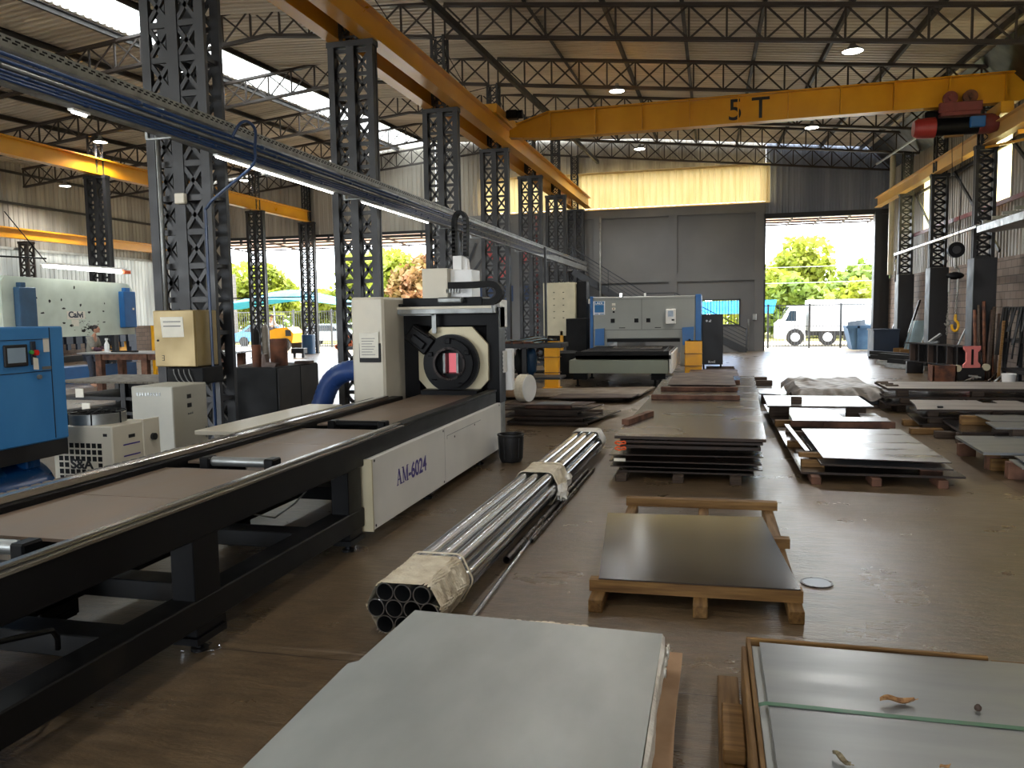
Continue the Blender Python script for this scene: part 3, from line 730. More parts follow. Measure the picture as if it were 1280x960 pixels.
# ------------------------------------------------------------------ five ton crane
CY = 23.2
def zc(x): return 6.92 + (x+6)*.0095
t = thing('bridge_crane', 'yellow five ton bridge crane spanning the right hall', 'crane', (.5, CY, 7.2))
g = MB(); g.prism([(-5.72, CY-.02, zc(-5.8)+.12), (-4.55, CY-.02, zc(-4.55)), (7.5, CY-.02, zc(7.5)), (7.72, CY-.02, zc(7.5)+.1), (7.72, CY-.02, zc(7.5)+.6), (7.5, CY-.02, zc(7.5)+.72), (-4.55, CY-.02, zc(-4.55)+.72), (-5.3, CY-.02, zc(-5)+.5), (-5.72, CY-.02, zc(-5.8)+.32)], (0, .04, 0)); part('web', g, M['crane_yellow'], t)
for nm, o in (('bottom_flange', 0), ('top_flange', .72)):
    part(nm, MB().bar((-4.6, CY, zc(-4.6)+o), (7.5, CY, zc(7.5)+o), .34, .03), M['crane_yellow'], t)
g = MB(); g.bar((-5.7, CY, zc(-5.8)+.1), (-4.55, CY, zc(-4.55)), .34, .03); g.bar((-5.5, CY, zc(-5.6)+.45), (-4.55, CY, zc(-4.55)+.72), .34, .03); part('nose_flange', g, M['crane_yellow'], t)
for k in range(10):
    x = -4.5 + k*1.3
    part('stiffener', MB().box(x-.015, x+.015, CY-.15, CY+.15, zc(x), zc(x)+.72), M['crane_yellow'], t)
e = MB(); e.bbox(-6.15, -5.75, CY-1.3, CY+1.3, 7.02+.43, 7.02+.43+.26, .02); ec = part('end_carriage', e, M['crane_yellow'], t)
part('buffer', MB().box(-6.05, -5.85, CY+1.3, CY+1.42, 7.5, 7.65), M['crane_yellow'], ec)
g = MB()
for s in (-1.0, 1.0): g.disc((-5.95, CY+s, 7.53), (1, 0, 0), .13, -.06, .06, 16)
part('wheel', g, M['black_paint'], t)
g = MB(); g.bbox(-5.7, -5.35, CY-.55, CY-.25, 7.45, 7.7, .04); g.disc((-5.35, CY-.4, 7.58), (1, 0, 0), .12, -.02, .12, 16); part('drive_motor', g, M['black_paint'], t)
e = MB(); e.bbox(6.95, 7.25, CY-.55, CY+.55, 6.68, 6.98, .02); part('end_carriage', e, M['crane_yellow'], t)
g = MB(); g.text('5 T', .80, (.42, CY-.028, zc(.6)+.10), (1, 0, .01), (0, 0, 1), depth=.004, wide=1.0, bold=.004); part('lettering', g, M['label_black'], t, 'black capacity lettering on the crane girder')
# electric hoist on the lower flange
hx = 6.12; hz = zc(hx)
t = thing('electric_hoist', 'dark electric hoist with red end cap under the crane girder', 'hoist', (hx, CY-.1, hz-.6))
for k, x in enumerate((hx-.24, hx+.22)):
    g = MB(); g.disc((x, CY-.24, hz+.16), (0, 1, 0), .17, -.06, .06, 20); g.disc((x, CY-.30, hz+.16), (0, 1, 0), .06, -.06, .0, 14); part('trolley_wheel', g, M['red_dull'] if k == 0 else M['rust'], t)
g = MB(); g.bbox(hx-.5, hx+.5, CY-.33, CY-.2, hz-.2, hz+.05, .02); g.bbox(hx-.5, hx+.5, CY+.2, CY+.3, hz-.2, hz+.05, .02); g.box(hx-.45, hx+.45, CY-.3, CY+.3, hz-.28, hz-.2); part('trolley_frame', g, M['red_dull'], t)
part('drum', MB().lathe([(.001, -.6), (.22, -.6), (.22, .45), (.001, .45)], (hx, CY-.1, hz-.52), (1, 0, 0), 24), M['black_paint'], t)
part('end_cap', MB().lathe([(.001, -.5), (.2, -.5), (.25, -.4), (.26, .0), (.001, .0)], (hx-.55, CY-.1, hz-.52), (1, 0, 0), 24), M['red_paint'], t, 'red rounded motor cap')
part('gear_case', MB().lathe([(.001, 0), (.25, 0), (.25, .3), (.2, .45), (.001, .45)], (hx+.45, CY-.1, hz-.5), (1, 0, 0), 20), M['red_dull'], t)
part('control_box', MB().bbox(hx+.2, hx+.55, CY-.42, CY-.3, hz-.62, hz-.35, .02), M['laser_blue'], t)
part('rope_guide', MB().bar((hx-.35, CY-.2, hz-.78), (hx+.1, CY-.2, hz-.78), .08, .05), M['timber'], t)
part('motor_housing', MB().bbox(hx-.75, hx-.35, CY-.0, CY+.35, hz-.45, hz-.05, .05), M['black_paint'], t)
for k, dx in enumerate((-.12, .10)):
    solo('hoist_rope', MB().tube((hx+dx*1.2, CY-.12, hz-.7), (6.15+dx*.6, CY-.15, 3.6), .008, 6), M['label_black'], ['left steel rope hanging from the hoist to the round hook block', 'right steel rope hanging from the hoist to the round hook block'][k], 'rope', 'hoist ropes', up=True)
hb = thing('hook_block', 'round black pulley block hanging on the hoist ropes', 'hook block', (6.15, CY-.15, 3.3))
part('sheave', MB().disc((6.15, CY-.15, 3.38), (0, 1, 0), .2, -.07, .07, 24), M['black_paint'], hb)
part('cheek', MB().disc((6.15, CY-.15, 3.38), (0, 1, 0), .10, -.1, .1, 16), M['dark_paint'], hb)
g = MB(); g.tube((6.15, CY-.15, 3.2), (6.15, CY-.15, 2.95), .035, 10); g.path([(6.15+.09*sin(a), CY-.15, 2.84+.09*cos(a)) for a in [k*.42-.2 for k in range(12)]], .025, 8); part('hook', g, M['chain_steel'], hb)
def chain(mb, p, q, link=.075, r=.009):
    p = Vector(p); q = Vector(q); L = (q-p).length; n = max(2, int(L/(link*.72))); d = (q-p).normalized()
    a = d.cross(V(0, 1, 0)).normalized(); b = d.cross(a)
    for k in range(n):
        c = p + d*(L*(k+.5)/n); s = a if k % 2 else b
        mb.path([c + d*(link/2*cos(u)) + s*(link*.3*sin(u)) for u in [i*pi/4 for i in range(8)]], r, 5, True)
t = thing('chain_sling', 'two legged chain sling with yellow hook hanging from the pulley block', 'sling', (6.15, CY-.15, 2.7))
g = MB(); g.ball((6.15, CY-.15, 2.72), (.22, .06, .10), 14, 8); part('master_link_plate', g, M['black_paint'], t)
for k, (x, z1) in enumerate(((6.02, 1.75), (6.22, 1.72))):
    g = MB(); g.tube((x, CY-.15, 2.66), (x, CY-.15, 2.30), .03, 8); chain(g, (x, CY-.15, 2.32), (x+(.0 if k == 0 else -.04), CY-.15, z1), .06, .008); part('chain_leg', g, M['chain_steel'], t)
g = MB(); chain(g, (6.0, CY-.15, 1.75), (6.0, CY-.15, 1.2)); g.path([(6.0+.06*sin(a), CY-.15, 1.5+.06*cos(a)) for a in [k*.42 for k in range(12)]], .02, 8); part('chain_tail', g, M['chain_steel'], t)
g = MB(); g.path([(6.19+.08*sin(a), CY-.15, 1.42+.13*cos(a)) for a in [k*.42 for k in range(13)]], .032, 8); g.tube((6.19, CY-.15, 1.55), (6.19, CY-.15, 1.72), .035, 8); part('yellow_hook', g, M['hook_yellow'], t, 'yellow sling hook')

# ------------------------------------------------------------------ pipes along the right wall
t = thing('air_pipe', 'grey pipe running along the right wall with a drop at its far end', 'pipe', (6.9, 28, 3.9))
part('pipe_run', MB().tube((6.78, 33.2, 3.93), (6.6, 22.9, 3.96), .055, 10), M['galv'], t)
g = MB(); g.tube((6.78, 33.2, 3.93), (6.82, 33.3, 3.8), .05, 8); g.tube((6.82, 33.3, 3.82), (6.82, 33.3, 2.9), .03, 8); part('pipe_drop', g, M['galv'], t)
t = thing('cantilever_shelf', 'grey wall mounted trunk beam at the right edge of the hall', 'beam', (6.9, 20.5, 3.9))
g = MB(); g.prism([(6.55, 22.8, 3.78), (6.95, 22.8, 3.78), (7.6, 17.5, 3.62), (6.0, 17.5, 3.62)], (0, 0, .16)); part('deck', g, M['galv_dull'], t)
g = MB()
for k in range(5): y = 22.2-k*1.0; g.bar((6.5-.1*k, y, 3.98), (7.5, y, 3.98), .06, .08)
part('cross_bar', g, M['galv_dull'], t, split=True)
# ------------------------------------------------------------------ tube cutting machine: bed
t = thing('tube_cutting_machine', 'long black tube cutting machine with round chuck head and white lettered side panel', 'cutting machine', (-3.3, 5, 0))
Y0, Y1 = -1.2, 10.25
g = MB(); g.bbox(-2.92, -2.77, Y0, Y1, .67, .875, .008); g.bbox(-3.98, -3.83, Y0, 9.6, .67, .875, .008); part('upper_beam', g, M['black_paint'], t)
g = MB(); g.bbox(-2.86, -2.75, Y0, 6.9, .875, .895, .004); g.bbox(-2.83, -2.78, Y0, 6.9, .895, .915, .006); part('guide_rail', g, M['shiny_rail'], t, 'polished near rail')
g = MB(); g.bbox(-2.87, -2.76, 6.9, Y1, .875, .905, .004); part('rail_cover', g, M['black_dusty'], t)
g = MB(); g.bbox(-3.93, -3.86, Y0, 9.2, .875, .92, .006); g.bbox(-4.05, -3.97, Y0, 9.2, .84, .885, .006); part('guide_rail', g, M['shiny_rail'], t, 'polished far rail')
g = MB()
for k in range(118):
    y = Y0 + k*.09; g.box(-4.17, -4.06, y, y+.055, .83, .87)
part('cable_chain', g, M['chain_grey'], t)
g = MB(); g.bbox(-2.95, -2.77, Y0, 6.02, .17, .33, .008); part('lower_beam', g, M['black_dusty'], t)
g = MB(); g.bbox(-3.98, -3.83, Y0, 9.6, .17, .33, .008); part('lower_beam', g, M['black_dusty'], t)
g = MB()
for y in (.7, 2.5, 3.35, 4.15, 5.3, 6.8, 8.3): g.bbox(-3.85, -2.93, y-.09, y+.09, .2, .32, .006)
for y in (1.9, 3.9, 5.9, 7.7, 9.6): g.box(-3.85, -2.9, y-.07, y+.07, .68, .80)
part('cross_member', g, M['black_dusty'], t, split=True)
for y in (-.2, 1.95, 3.9, 5.86, 7.75, 9.7):
    for x in (-2.85, -3.905):
        l = MB(); l.bbox(x-.075, x+.075, y-.12, y+.12, .12, .68, .006); l.box(x-.09, x+.09, y-.14, y+.14, .08, .12)
        l.box(x-.03, x+.03, y+.1, y+.22, .06, .2)
        lp = part('leg', l, M['black_paint'], t)
        f = MB(); f.tube((x, y, 0), (x, y, .09), .022, 8); f.disc((x, y, 0), (0, 0, 1), .05, 0, .018, 12)
        part('levelling_foot', f, M['black_paint'], lp)
# brown covering plates on the bed, rollers in the gaps
for k, (a, b) in enumerate(((1.0, 2.7), (3.2, 4.95), (5.2, 6.95), (7.25, 10.2))):
    p = MB(); p.box(-3.82, -2.93, a, (a+b)/2-.004, .818, .834); p.box(-3.82, -2.93, (a+b)/2+.004, b, .818, .834)
    part('top_plate', p, M['dusty_steel'], t)
for k, y in enumerate((2.95, 5.08, 7.09)):
    r = MB(); r.tube((-3.52, y, .865), (-3.08, y, .865), .035, 14)
    part('support_roller', r, M['galv_dull'] if k < 2 else M['black_paint'], t)
    r = MB(); r.bbox(-3.08, -3.0, y-.06, y+.06, .8, .9, .01); r.bbox(-3.6, -3.52, y-.06, y+.06, .8, .9, .01); r.box(-3.75, -2.93, y-.09, y-.05, .74, .82); part('roller_bracket', r, M['black_paint'], t, split=True)
# side panel with lettering
p = MB(); p.bbox(-2.77, -2.715, 6.05, 10.28, .12, .725, .006); sp = part('side_panel', p, M['white_panel'], t, 'white side panel')
p = MB(); p.box(-2.716, -2.7145, 8.02, 9.32, .618, .624); p.box(-2.716, -2.7145, 8.02, 8.03, .585, .62); p.box(-2.716, -2.7145, 7.94, 7.946, .14, .71); part('panel_seam', p, M['galv_dull'], sp)
p = MB()
for y, z in ((6.12, .70), (6.12, .15), (7.9, .69), (7.9, .15), (8.28, .575), (9.05, .6), (10.2, .7)): p.disc((-2.715, y, z), (1, 0, 0), .012, 0, .003, 10)
part('panel_screw', p, M['label_black'], sp)
p = MB(); p.box(-2.83, -2.70, 6.03, 6.05, .12, .725); part('panel_edge', p, M['cream_plate'], sp)
L = MB(); X = -2.7155
def stroke(mb, a, b, wd, y0, z0, s):
    A = V(0, y0+a[0]*s, z0+a[1]*s); B = V(0, y0+b[0]*s, z0+b[1]*s); d = (B-A); h = wd*s/2
    mb.prism([(X, A.y-h, A.z), (X, A.y+h, A.z), (X, B.y+h, B.z), (X, B.y-h, B.z)], (.003, 0, 0))
def hbar(mb, a0, a1, z, th, y0, z0, s): mb.box(X, X+.003, y0+a0*s, y0+a1*s, z0+(z-th/2)*s, z0+(z+th/2)*s)
s_ = .145; by, bz = 6.60, .385
stroke(L, (.08, 0), (.36, 1), .06, by, bz, s_); stroke(L, (.36, 1), (.66, 0), .16, by, bz, s_); hbar(L, .18, .55, .34, .06, by, bz, s_); hbar(L, -.04, .24, .02, .05, by, bz, s_); hbar(L, .5, .86, .02, .05, by, bz, s_)
by += .94*s_
stroke(L, (.1, 0), (.1, 1), .06, by, bz, s_); stroke(L, (.12, 1), (.46, .05), .15, by, bz, s_); stroke(L, (.46, .05), (.8, 1), .06, by, bz, s_); stroke(L, (.82, 0), (.82, 1), .16, by, bz, s_)
hbar(L, -.06, .26, .02, .05, by, bz, s_); hbar(L, .64, 1.0, .02, .05, by, bz, s_); hbar(L, -.06, .2, .98, .05, by, bz, s_); hbar(L, .74, 1.0, .98, .05, by, bz, s_)
L.text('-6024', .205, (X+.002, by+1.02*s_, bz), (0, 1, 0), (0, 0, 1), depth=.001, wide=1.02, bold=.004)
part('lettering', L, M['label_purple'], sp, 'violet lettering')
# loose cable below the bed
b = MB(); b.path([(-2.95, 2.2, .62), (-3.0, 2.7, .52), (-2.98, 3.0, .46), (-3.05, 3.1, .38), (-3.1, 3.15, .3)], .014, 7); solo('black_hose', b, M['black_paint'], 'black hose sagging under the near end of the cutter bed', 'hose')
for k, (y, z) in enumerate(((5.2, .46), (6.3, .10))):
    b = MB(); b.path([(-3.1, y-.35, .55 if k == 0 else .03), (-3.05, y-.1, z), (-3.0, y+.1, .52 if k == 0 else .02), (-2.98, y+.3, .6 if k == 0 else .12)], .006, 6); solo('thin_cable', b, M['galv_dull'] if k == 0 else M['black_matt'], ['thin pale cable looping behind the bed upper beam', 'thin black cable lying under the white side panel'][k], 'cable')
# metal swarf under feet
for k, (x, y) in enumerate(((-2.85, 3.92), (-2.86, 5.9), (-2.87, 7.8))):
    b = MB()
    for i in range(14):
        a = RN.random()*6.28; r = .05+RN.random()*.06; p = V(x+r*cos(a), y+r*sin(a), .006); b.bar(p, p+V(RN.uniform(-.02, .02), RN.uniform(-.02, .02), .004), .006, .004)
    solo('metal_swarf', b, M['galv'], ['bits of bright swarf round the nearest visible bed foot', 'bits of bright swarf round the foot by the near panel end', 'bits of bright swarf round the foot under the side panel'][k], 'swarf', kind='stuff')

# ------------------------------------------------------------------ tube cutting machine: chuck head
p = MB(); p.bbox(-4.58, -4.12, 9.72, 11.9, .02, 2.15, .03); cab = part('side_cabinet', p, M['beige_metal'], t)
q = MB(); q.bbox(-4.47, -4.17, 9.705, 9.72, 1.30, 1.55, .004); part('card_holder', q, M['black_paint'], cab)
q = MB(); q.prism([(-4.46, 9.704, 1.36), (-4.20, 9.704, 1.36), (-4.19, 9.699, 1.70), (-4.3, 9.699, 1.68), (-4.46, 9.699, 1.69)], (0, -.003, 0)); part('card', q, M['paper'], cab)
q = MB()
for k in range(7): q.box(-4.43, -4.24-.02*(k % 3), 9.6955, 9.697, 1.61-.035*k, 1.616-.035*k)
part('card_writing', q, M['ink'], cab)
# black face frame with octagonal opening
p = MB(); x0, x1, zt, zl = -4.12, -2.76, 2.0, .70
p.box(x0, -3.9, 10.42, 10.75, zl, zt); p.box(-2.93, x1, 10.42, 10.75, zl, zt); p.box(-3.9, -2.93, 10.42, 10.75, 1.76, zt); p.box(-3.9, -2.93, 10.42, 10.75, zl, .80); part('face_frame', p, M['black_paint'], t)
def ngon_ring(mb, outer, inner, y0, y1):
    n = len(outer); vs = []
    for y in (y0, y1):
        for P in (outer, inner): vs += [(x, y, z) for x, z in P]
    fs = []
    for i in range(n):
        j = (i+1) % n
        fs += [(i, j, n+j, n+i), (2*n+i, 3*n+i, 3*n+j, 2*n+j), (i, 2*n+i, 2*n+j, j), (n+i, n+j, 3*n+j, 3*n+i)]
    mb.add(vs, fs)
cx, cz = -3.40, 1.25
octo = [(-3.68, .79), (-3.12, .79), (-2.9, 1.02), (-2.9, 1.5), (-3.12, 1.74), (-3.68, 1.74), (-3.89, 1.5), (-3.89, 1.02)]
inn = [(cx+.30*cos(a), cz+.30*sin(a)) for a in [-2.1, -1.04, -.45, .45, 1.04, 2.1, 2.7, 3.58]]
p = MB(); ngon_ring(p, octo, inn, 10.36, 10.42); part('octagon_plate', p, M['cream_plate'], t, 'cream octagonal plate')
p = MB(); p.ring((cx, 10.36, cz), (0, 1, 0), .385, .22, -.10, .0, 40); p.ring((cx, 10.36, cz), (0, 1, 0), .33, .19, -.16, -.10, 40); ch = part('chuck_ring', p, M['black_paint'], t)
p = MB(); p.ring((cx, 10.36, cz), (0, 1, 0), .225, .195, -.18, .1, 36); part('chuck_sleeve', p, M['dark_tube'], ch)
p = MB(); p.ring((cx, 10.36, cz), (0, 1, 0), .395, .38, -.08, -.03, 40); part('chuck_band', p, M['dark_paint'], ch)
for a in (0.5, 1.6, 2.7, 3.9, 5.3): p = MB(); p.bbox(cx+.29*cos(a)-.035, cx+.29*cos(a)+.035, 10.17, 10.22, cz+.29*sin(a)-.02, cz+.33*sin(a)+.02, .006); part('chuck_bolt_block', p, M['black_paint'], ch)
# four jaws framing the square opening
p = MB(); p.box(-3.62, -3.50, 10.28, 10.5, cz-.13, cz+.13); p.box(-3.30, -3.18, 10.28, 10.5, cz-.13, cz+.13); p.box(-3.6, -3.2, 10.3, 10.5, cz+.14, cz+.22); p.box(-3.6, -3.2, 10.3, 10.5, cz-.22, cz-.14); part('jaw', p, M['black_paint'], ch, split=True)
p = MB(); p.box(-3.505, -3.475, 10.26, 10.3, cz-.13, cz+.14); p.box(-3.32, -3.29, 10.26, 10.3, cz-.13, cz+.14); part('jaw_face', p, M['galv_dull'], ch, split=True)
p = MB(); p.box(-3.52, -3.28, 10.55, 10.58, cz-.14, cz+.16); part('pink_shield', p, M['pink_glow'], t, 'pink lit protective window seen through the chuck')
p = MB(); p.bbox(-3.85, -2.98, 10.2, 10.42, .70, .82, .02); p.bbox(-3.8, -3.0, 10.15, 10.42, .82, .90, .01); part('chuck_base', p, M['black_paint'], t)
p = MB(); p.T = Matrix.Translation((-3.83, 10.3, 1.58)) @ Matrix.Rotation(radians(38), 4, 'Y'); p.bbox(-.19, .19, -.08, .08, -.13, .13, .02); p.bbox(-.1, .12, -.12, -.08, -.08, .02, .01); p.tube((-.15, -.1, .1), (.1, -.1, .12), .02, 8); part('clamp_unit', p, M['black_paint'], t)
p = MB(); p.box(-4.12, -3.62, 10.28, 10.32, 1.90, 1.93); p.box(-3.66, -3.60, 10.28, 10.32, 1.66, 1.93); part('cable_bracket', p, M['galv_dull'], t)
# crossbeam
p = MB(); p.bbox(-4.2, -2.78, 10.2, 10.45, 1.92, 2.02, .006); part('crossbeam_cover', p, M['galv_dull'], t)
p = MB(); p.bbox(-4.2, -2.8, 10.19, 10.2, 1.985, 2.02, .003); part('crossbeam_strip', p, M['beige_metal'], t)
p = MB(); p.bbox(-4.08, -2.95, 10.3, 10.7, 2.02, 2.14, .01); p.bbox(-4.2, -4.05, 10.25, 10.5, 2.02, 2.06, .01); part('crossbeam', p, M['black_paint'], t)
p = MB(); p.bbox(-3.55, -3.2, 10.2, 10.4, 2.06, 2.14, .02); part('carriage_plate', p, M['galv_dull'], t)
p = MB(); p.bbox(-3.79, -3.43, 10.3, 10.72, 2.13, 2.53, .006); part('gantry_box', p, M['beige_metal'], t)
p = MB(); p.bbox(-3.425, -3.12, 10.42, 10.80, 2.12, 2.51, .006); part('gantry_cover', p, M['white_plastic'], t)
p = MB(); p.bbox(-3.40, -3.27, 10.45, 10.62, 2.5, 2.70, .006); p.prism([(-3.27, 10.5, 2.5), (-3.2, 10.5, 2.5), (-3.22, 10.5, 2.66), (-3.27, 10.5, 2.70)], (0, .12, 0)); part('chain_mount', p, M['white_plastic'], t)
# standing cable chain loop
pts = [(-3.46, 10.75, 2.2), (-3.46, 10.75, 2.6), (-3.46, 10.75, 3.1)] + [(-3.36-.10*cos(a), 10.75-.05*(1-cos(a)), 3.18+.13*sin(a)) for a in [k*pi/10 for k in range(11)]] + [(-3.26, 10.65, 3.0), (-3.26, 10.6, 2.7)]
p = MB(); p.sweep(pts, .12, .05, (0, 1, 0)); 
part('cable_chain', p, M['black_matt'], t)
p = MB()
for k in range(9): z = 2.65+k*.055; p.box(-3.485, -3.435, 10.69, 10.7, z, z+.03); p.box(-3.285, -3.235, 10.55, 10.56, z+.1, z+.13)
part('chain_link', p, M['dark_paint'], t, split=False)
# horizontal chain loop to the right of the gantry
pts = [(-3.45, 10.38, 2.30), (-3.1, 10.38, 2.30)] + [(-2.86+.14*sin(a), 10.38, 2.19+.12*cos(a)) for a in [k*pi/9 for k in range(10)]] + [(-3.1, 10.38, 2.07), (-3.45, 10.38, 2.07)]
p = MB(); p.sweep(pts, .14, .085, (0, 1, 0)); part('cable_chain', p, M['black_matt'], t)
p = MB(); p.ball((-3.42, 10.36, 2.28), (.1, .05, .05), 10, 6)
for k in range(5): p.box(-3.45+.04*k, -3.43+.04*k, 10.3, 10.32, 2.2, 2.25)
part('chain_end', p, M['galv_dull'], t)
p = MB(); p.bbox(-2.85, -2.76, 10.5, 10.9, 1.72, 2.10, .01); part('side_cover', p, M['white_panel'], t)
p = MB(); p.bbox(-2.87, -2.80, 10.45, 10.85, .05, 1.74, .006); part('side_skin', p, M['galv_dull'], t)
p = MB(); p.bbox(-2.80, -2.745, 10.6, 10.8, 1.1, 1.4, .01); dv = part('socket_strip', p, M['white_panel'], t)
p = MB()
for k in range(5): p.disc((-2.76, 10.598, 1.14+.055*k), (0, 1, 0), .009, -.004, .003, 8)
part('socket', p, M['label_black'], dv)
p = MB(); p.bbox(-2.80, -2.68, 10.82, 10.95, .84, 1.42, .01); part('control_box', p, M['white_plastic'], t)
p = MB()
p.box(-4.12, -2.87, 10.95, 11.0, .02, 1.98); p.box(-4.12, -2.87, 10.75, 11.0, 1.90, 1.94); p.box(-4.0, -2.9, 10.45, 11.0, .02, .68); part('rear_body', p, M['black_paint'], t)

# front sensor cable wiring left to plain shapes: blue duct beside the head
t = thing('flexible_duct', 'thick blue flexible extraction duct curving beside the white cutter cabinet', 'duct', (-5.0, 9.9, 0))
pts = [(-5.3, 9.85, .06), (-5.24, 9.87, .35), (-5.12, 9.9, .75), (-4.98, 9.9, 1.03), (-4.78, 9.9, 1.16), (-4.6, 9.95, 1.18)]
import itertools
def smooth_pts(P, n=8):
    P = [Vector(p) for p in P]; out = []
    for i in range(len(P)-1):
        p0 = P[max(i-1, 0)]; p1 = P[i]; p2 = P[i+1]; p3 = P[min(i+2, len(P)-1)]
        for k in range(n):
            u = k/n; out.append(.5*((2*p1)+(p2-p0)*u+(2*p0-5*p1+4*p2-p3)*u*u+(3*p1-p0-3*p2+p3)*u**3))
    out.append(P[-1]); return out
P = smooth_pts(pts, 9); p = MB(); p.path(P, [.135+.008*(k % 2) for k in range(len(P))], 18); part('hose', p, M['duct_blue'], t)
p = MB(); p.lathe([(.15, -.02), (.17, -.02), (.17, .08), (.15, .08)], (-5.3, 9.85, .0), (0, 0, 1), 20, True); part('collar', p, M['galv_dull'], t)
b = MB(); b.lathe([(.001, 0), (.19, 0), (.2, .05), (.2, .35), (.14, .42), (.001, .42)], (-4.88, 9.45, .35), (0, 1, 0), 24); b.ring((-4.88, 9.44, .35), (0, 1, 0), .15, .12, -.02, .0); b.box(-5.0, -4.76, 9.5, 9.8, 0, .2)
solo('extraction_fan', b, M['galv_dull'], 'round grey extraction fan on the floor below the blue duct', 'fan')

# ------------------------------------------------------------------ black bucket, white core, plastic roll
t = thing('black_bucket', 'black ribbed plastic bucket on the floor at the end of the cutter bed', 'bucket', (-2.5, 9.95, 0))
p = MB(); p.lathe([(.001, 0), (.13, 0), (.155, .05), (.165, .33), (.175, .34), (.175, .36), (.15, .36), (.14, .03), (.001, .03)], (-2.5, 9.95, 0), (0, 0, 1), 28); part('body', p, M['bucket_black'], t)
p = MB()
for k in range(10): a = k*pi/5; p.bar((-2.5+.15*cos(a), 9.95+.15*sin(a), .05), (-2.5+.166*cos(a), 9.95+.166*sin(a), .32), .02, .012)
part('rib', p, M['bucket_black'], t, split=True)
t = thing('film_reel', 'off white plastic reel lying on its side on the left plate stack', 'reel', (-3.0, 13.5, .372))
p = MB(); p.ring((-3.06, 13.55, .612), (.95, -.3, 0), .24, .19, -.17, .0, 36); part('rim', p, M['foam_roll'], t)
p = MB(); p.disc((-3.06, 13.55, .612), (.95, -.3, 0), .235, -.002, .012, 36); part('face', p, M['white_plastic'], t)
p = MB(); p.tube((-3.23, 13.6, .612), (-3.65, 13.73, .612), .17, 24); part('hub', p, M['cardboard'], t)
# ------------------------------------------------------------------ sheets, pallets, timbers
def plate(xy, z, th, m, label, group=None, name='steel_plate', edge=None, cat='plate'):
    b = MB(); b.poly(xy, z, z+th); o = solo(name, b, M[m], label, cat, group)
    if m.startswith('steel'):
        o.data.materials.append(M['plate_edge'])     # rusty sawn edges, coloured darker to hold the shade on side faces
        for p in o.data.polygons:
            if abs(p.normal.z) < .5: p.material_index = 1
    return o
def rect(x0, x1, y0, y1, j=0): return [(x0, y0), (x1, y0+j), (x1, y1+j), (x0, y1)]
def block(x0, x1, y0, y1, z0, z1, m, label, group, name='timber_block', cat='timber'):
    return solo(name, MB().bbox(x0, x1, y0, y1, z0, z1, .006), M[m], label, cat, group)

# front stainless stack
t = thing('wooden_pallet', 'wooden pallet under the large pale stainless stack in the foreground', 'pallet', (-.9, 2.7, 0))
for x in (-1.5, -.9, -.25): part('runner', MB().bbox(x-.05, x+.05, 1.2, 4.02, 0, .07, .006), M['timber_y'], t)
for y in (1.4, 2.6, 3.9): part('cross_board', MB().bbox(-1.56, -.17, y-.05, y+.05, .07, .1, .004), M['timber_x'], t)
c = MB(); nn = 40
def cb(u, v):
    y = 1.2+2.95*v; x = -1.58 + u*(1.445 + .004*sin(y*5)) ; return (x, y, .112 + (.004*sin(y*23) if u > .9 else 0))
c.surf(cb, 12, 40); solo('cardboard_sheet', c, M['cardboard'], 'brown cardboard sheet sticking out under the large stainless stack', 'cardboard')
for k, z in enumerate((.125, .165, .205, .245)):
    plate(rect(-1.585+.004*k, -.222-.003*k, 1.2, 3.945), z, .037, 'film_white', 'one of the wrapped stainless bundles below the top sheet of the foreground stack', 'stainless bundle layers', 'sheet_bundle')
plate([(-1.555, 3.985), (-.222, 3.93), (-.235, 1.2), (-1.60, 1.2), (-1.622, 3.285), (-1.583, 3.325)], .286, .014, 'stainless', 'large pale grey stainless sheet on top of the foreground stack', None, 'stainless_sheet', cat='sheet')
c = MB(); ys = [1.2+k*.0425 for k in range(65)]
vs = []
for k, y in enumerate(ys):
    o = .004*sin(y*9)+.003*RN.random(); vs += [(-.222, y, .302), (-.209+o, y, .288), (-.205+o, y, .215-.012*sin(y*13))]
c.add(vs, [(3*i+j, 3*i+3+j, 3*i+4+j, 3*i+1+j) for i in range(64) for j in (0, 1)], True)
for k in range(5): c.ball((-.196+RN.uniform(-.006, .008), 3.66+.055*k, .235+RN.uniform(-.02, .03)), (.009, .035, .022), 10, 6, lambda d: 1+.35*sin(9*d.x+5*d.y+k))
solo('torn_film', c, M['film_white'], 'crumpled torn white film along the right edge of the foreground stainless stack', 'film')
c = MB()
for k in range(16): x = -1.15+k*.035; c.ball((x, 3.99+.012*RN.random(), .272), (.03, .02, .012+.008*RN.random()), 8, 5)
solo('film_lip', c, M['film'], 'strip of cream film folded at the far edge of the foreground stack', 'film')

# right foreground bundle
t = thing('wooden_crate_base', 'wooden crate base with raised edge boards under the right foreground sheets', 'pallet', (1.3, 2.7, 0))
for x in (.30, 1.3, 2.3): part('runner', MB().bbox(x-.05, x+.05, 1.2, 3.85, 0, .09, .006), M['timber_y'], t)
part('side_board', MB().bbox(.155, .178, 1.2, 3.90, .05, .285, .004), M['timber_y'], t)
part('side_board', MB().bbox(.182, .2, 1.2, 3.96, .05, .30, .003), M['timber_y'], t)
part('end_board', MB().bbox(.18, 1.25, 3.965, 3.985, .04, .30, .004), M['timber_x'], t)
part('end_board', MB().bbox(1.26, 2.5, 3.95, 3.97, .04, .285, .004), M['timber_x'], t)
part('cross_board', MB().bbox(.2, 2.5, 3.4, 3.55, .09, .12, .004), M['timber_x'], t)
t = thing('timber_stringer', 'loose timber beam on the floor left of the right foreground bundle', 'timber', (.09, 3.4, 0))
part('beam', MB().bbox(.045, .145, 1.6, 4.02, 0, .075, .006), M['timber_y'], t)
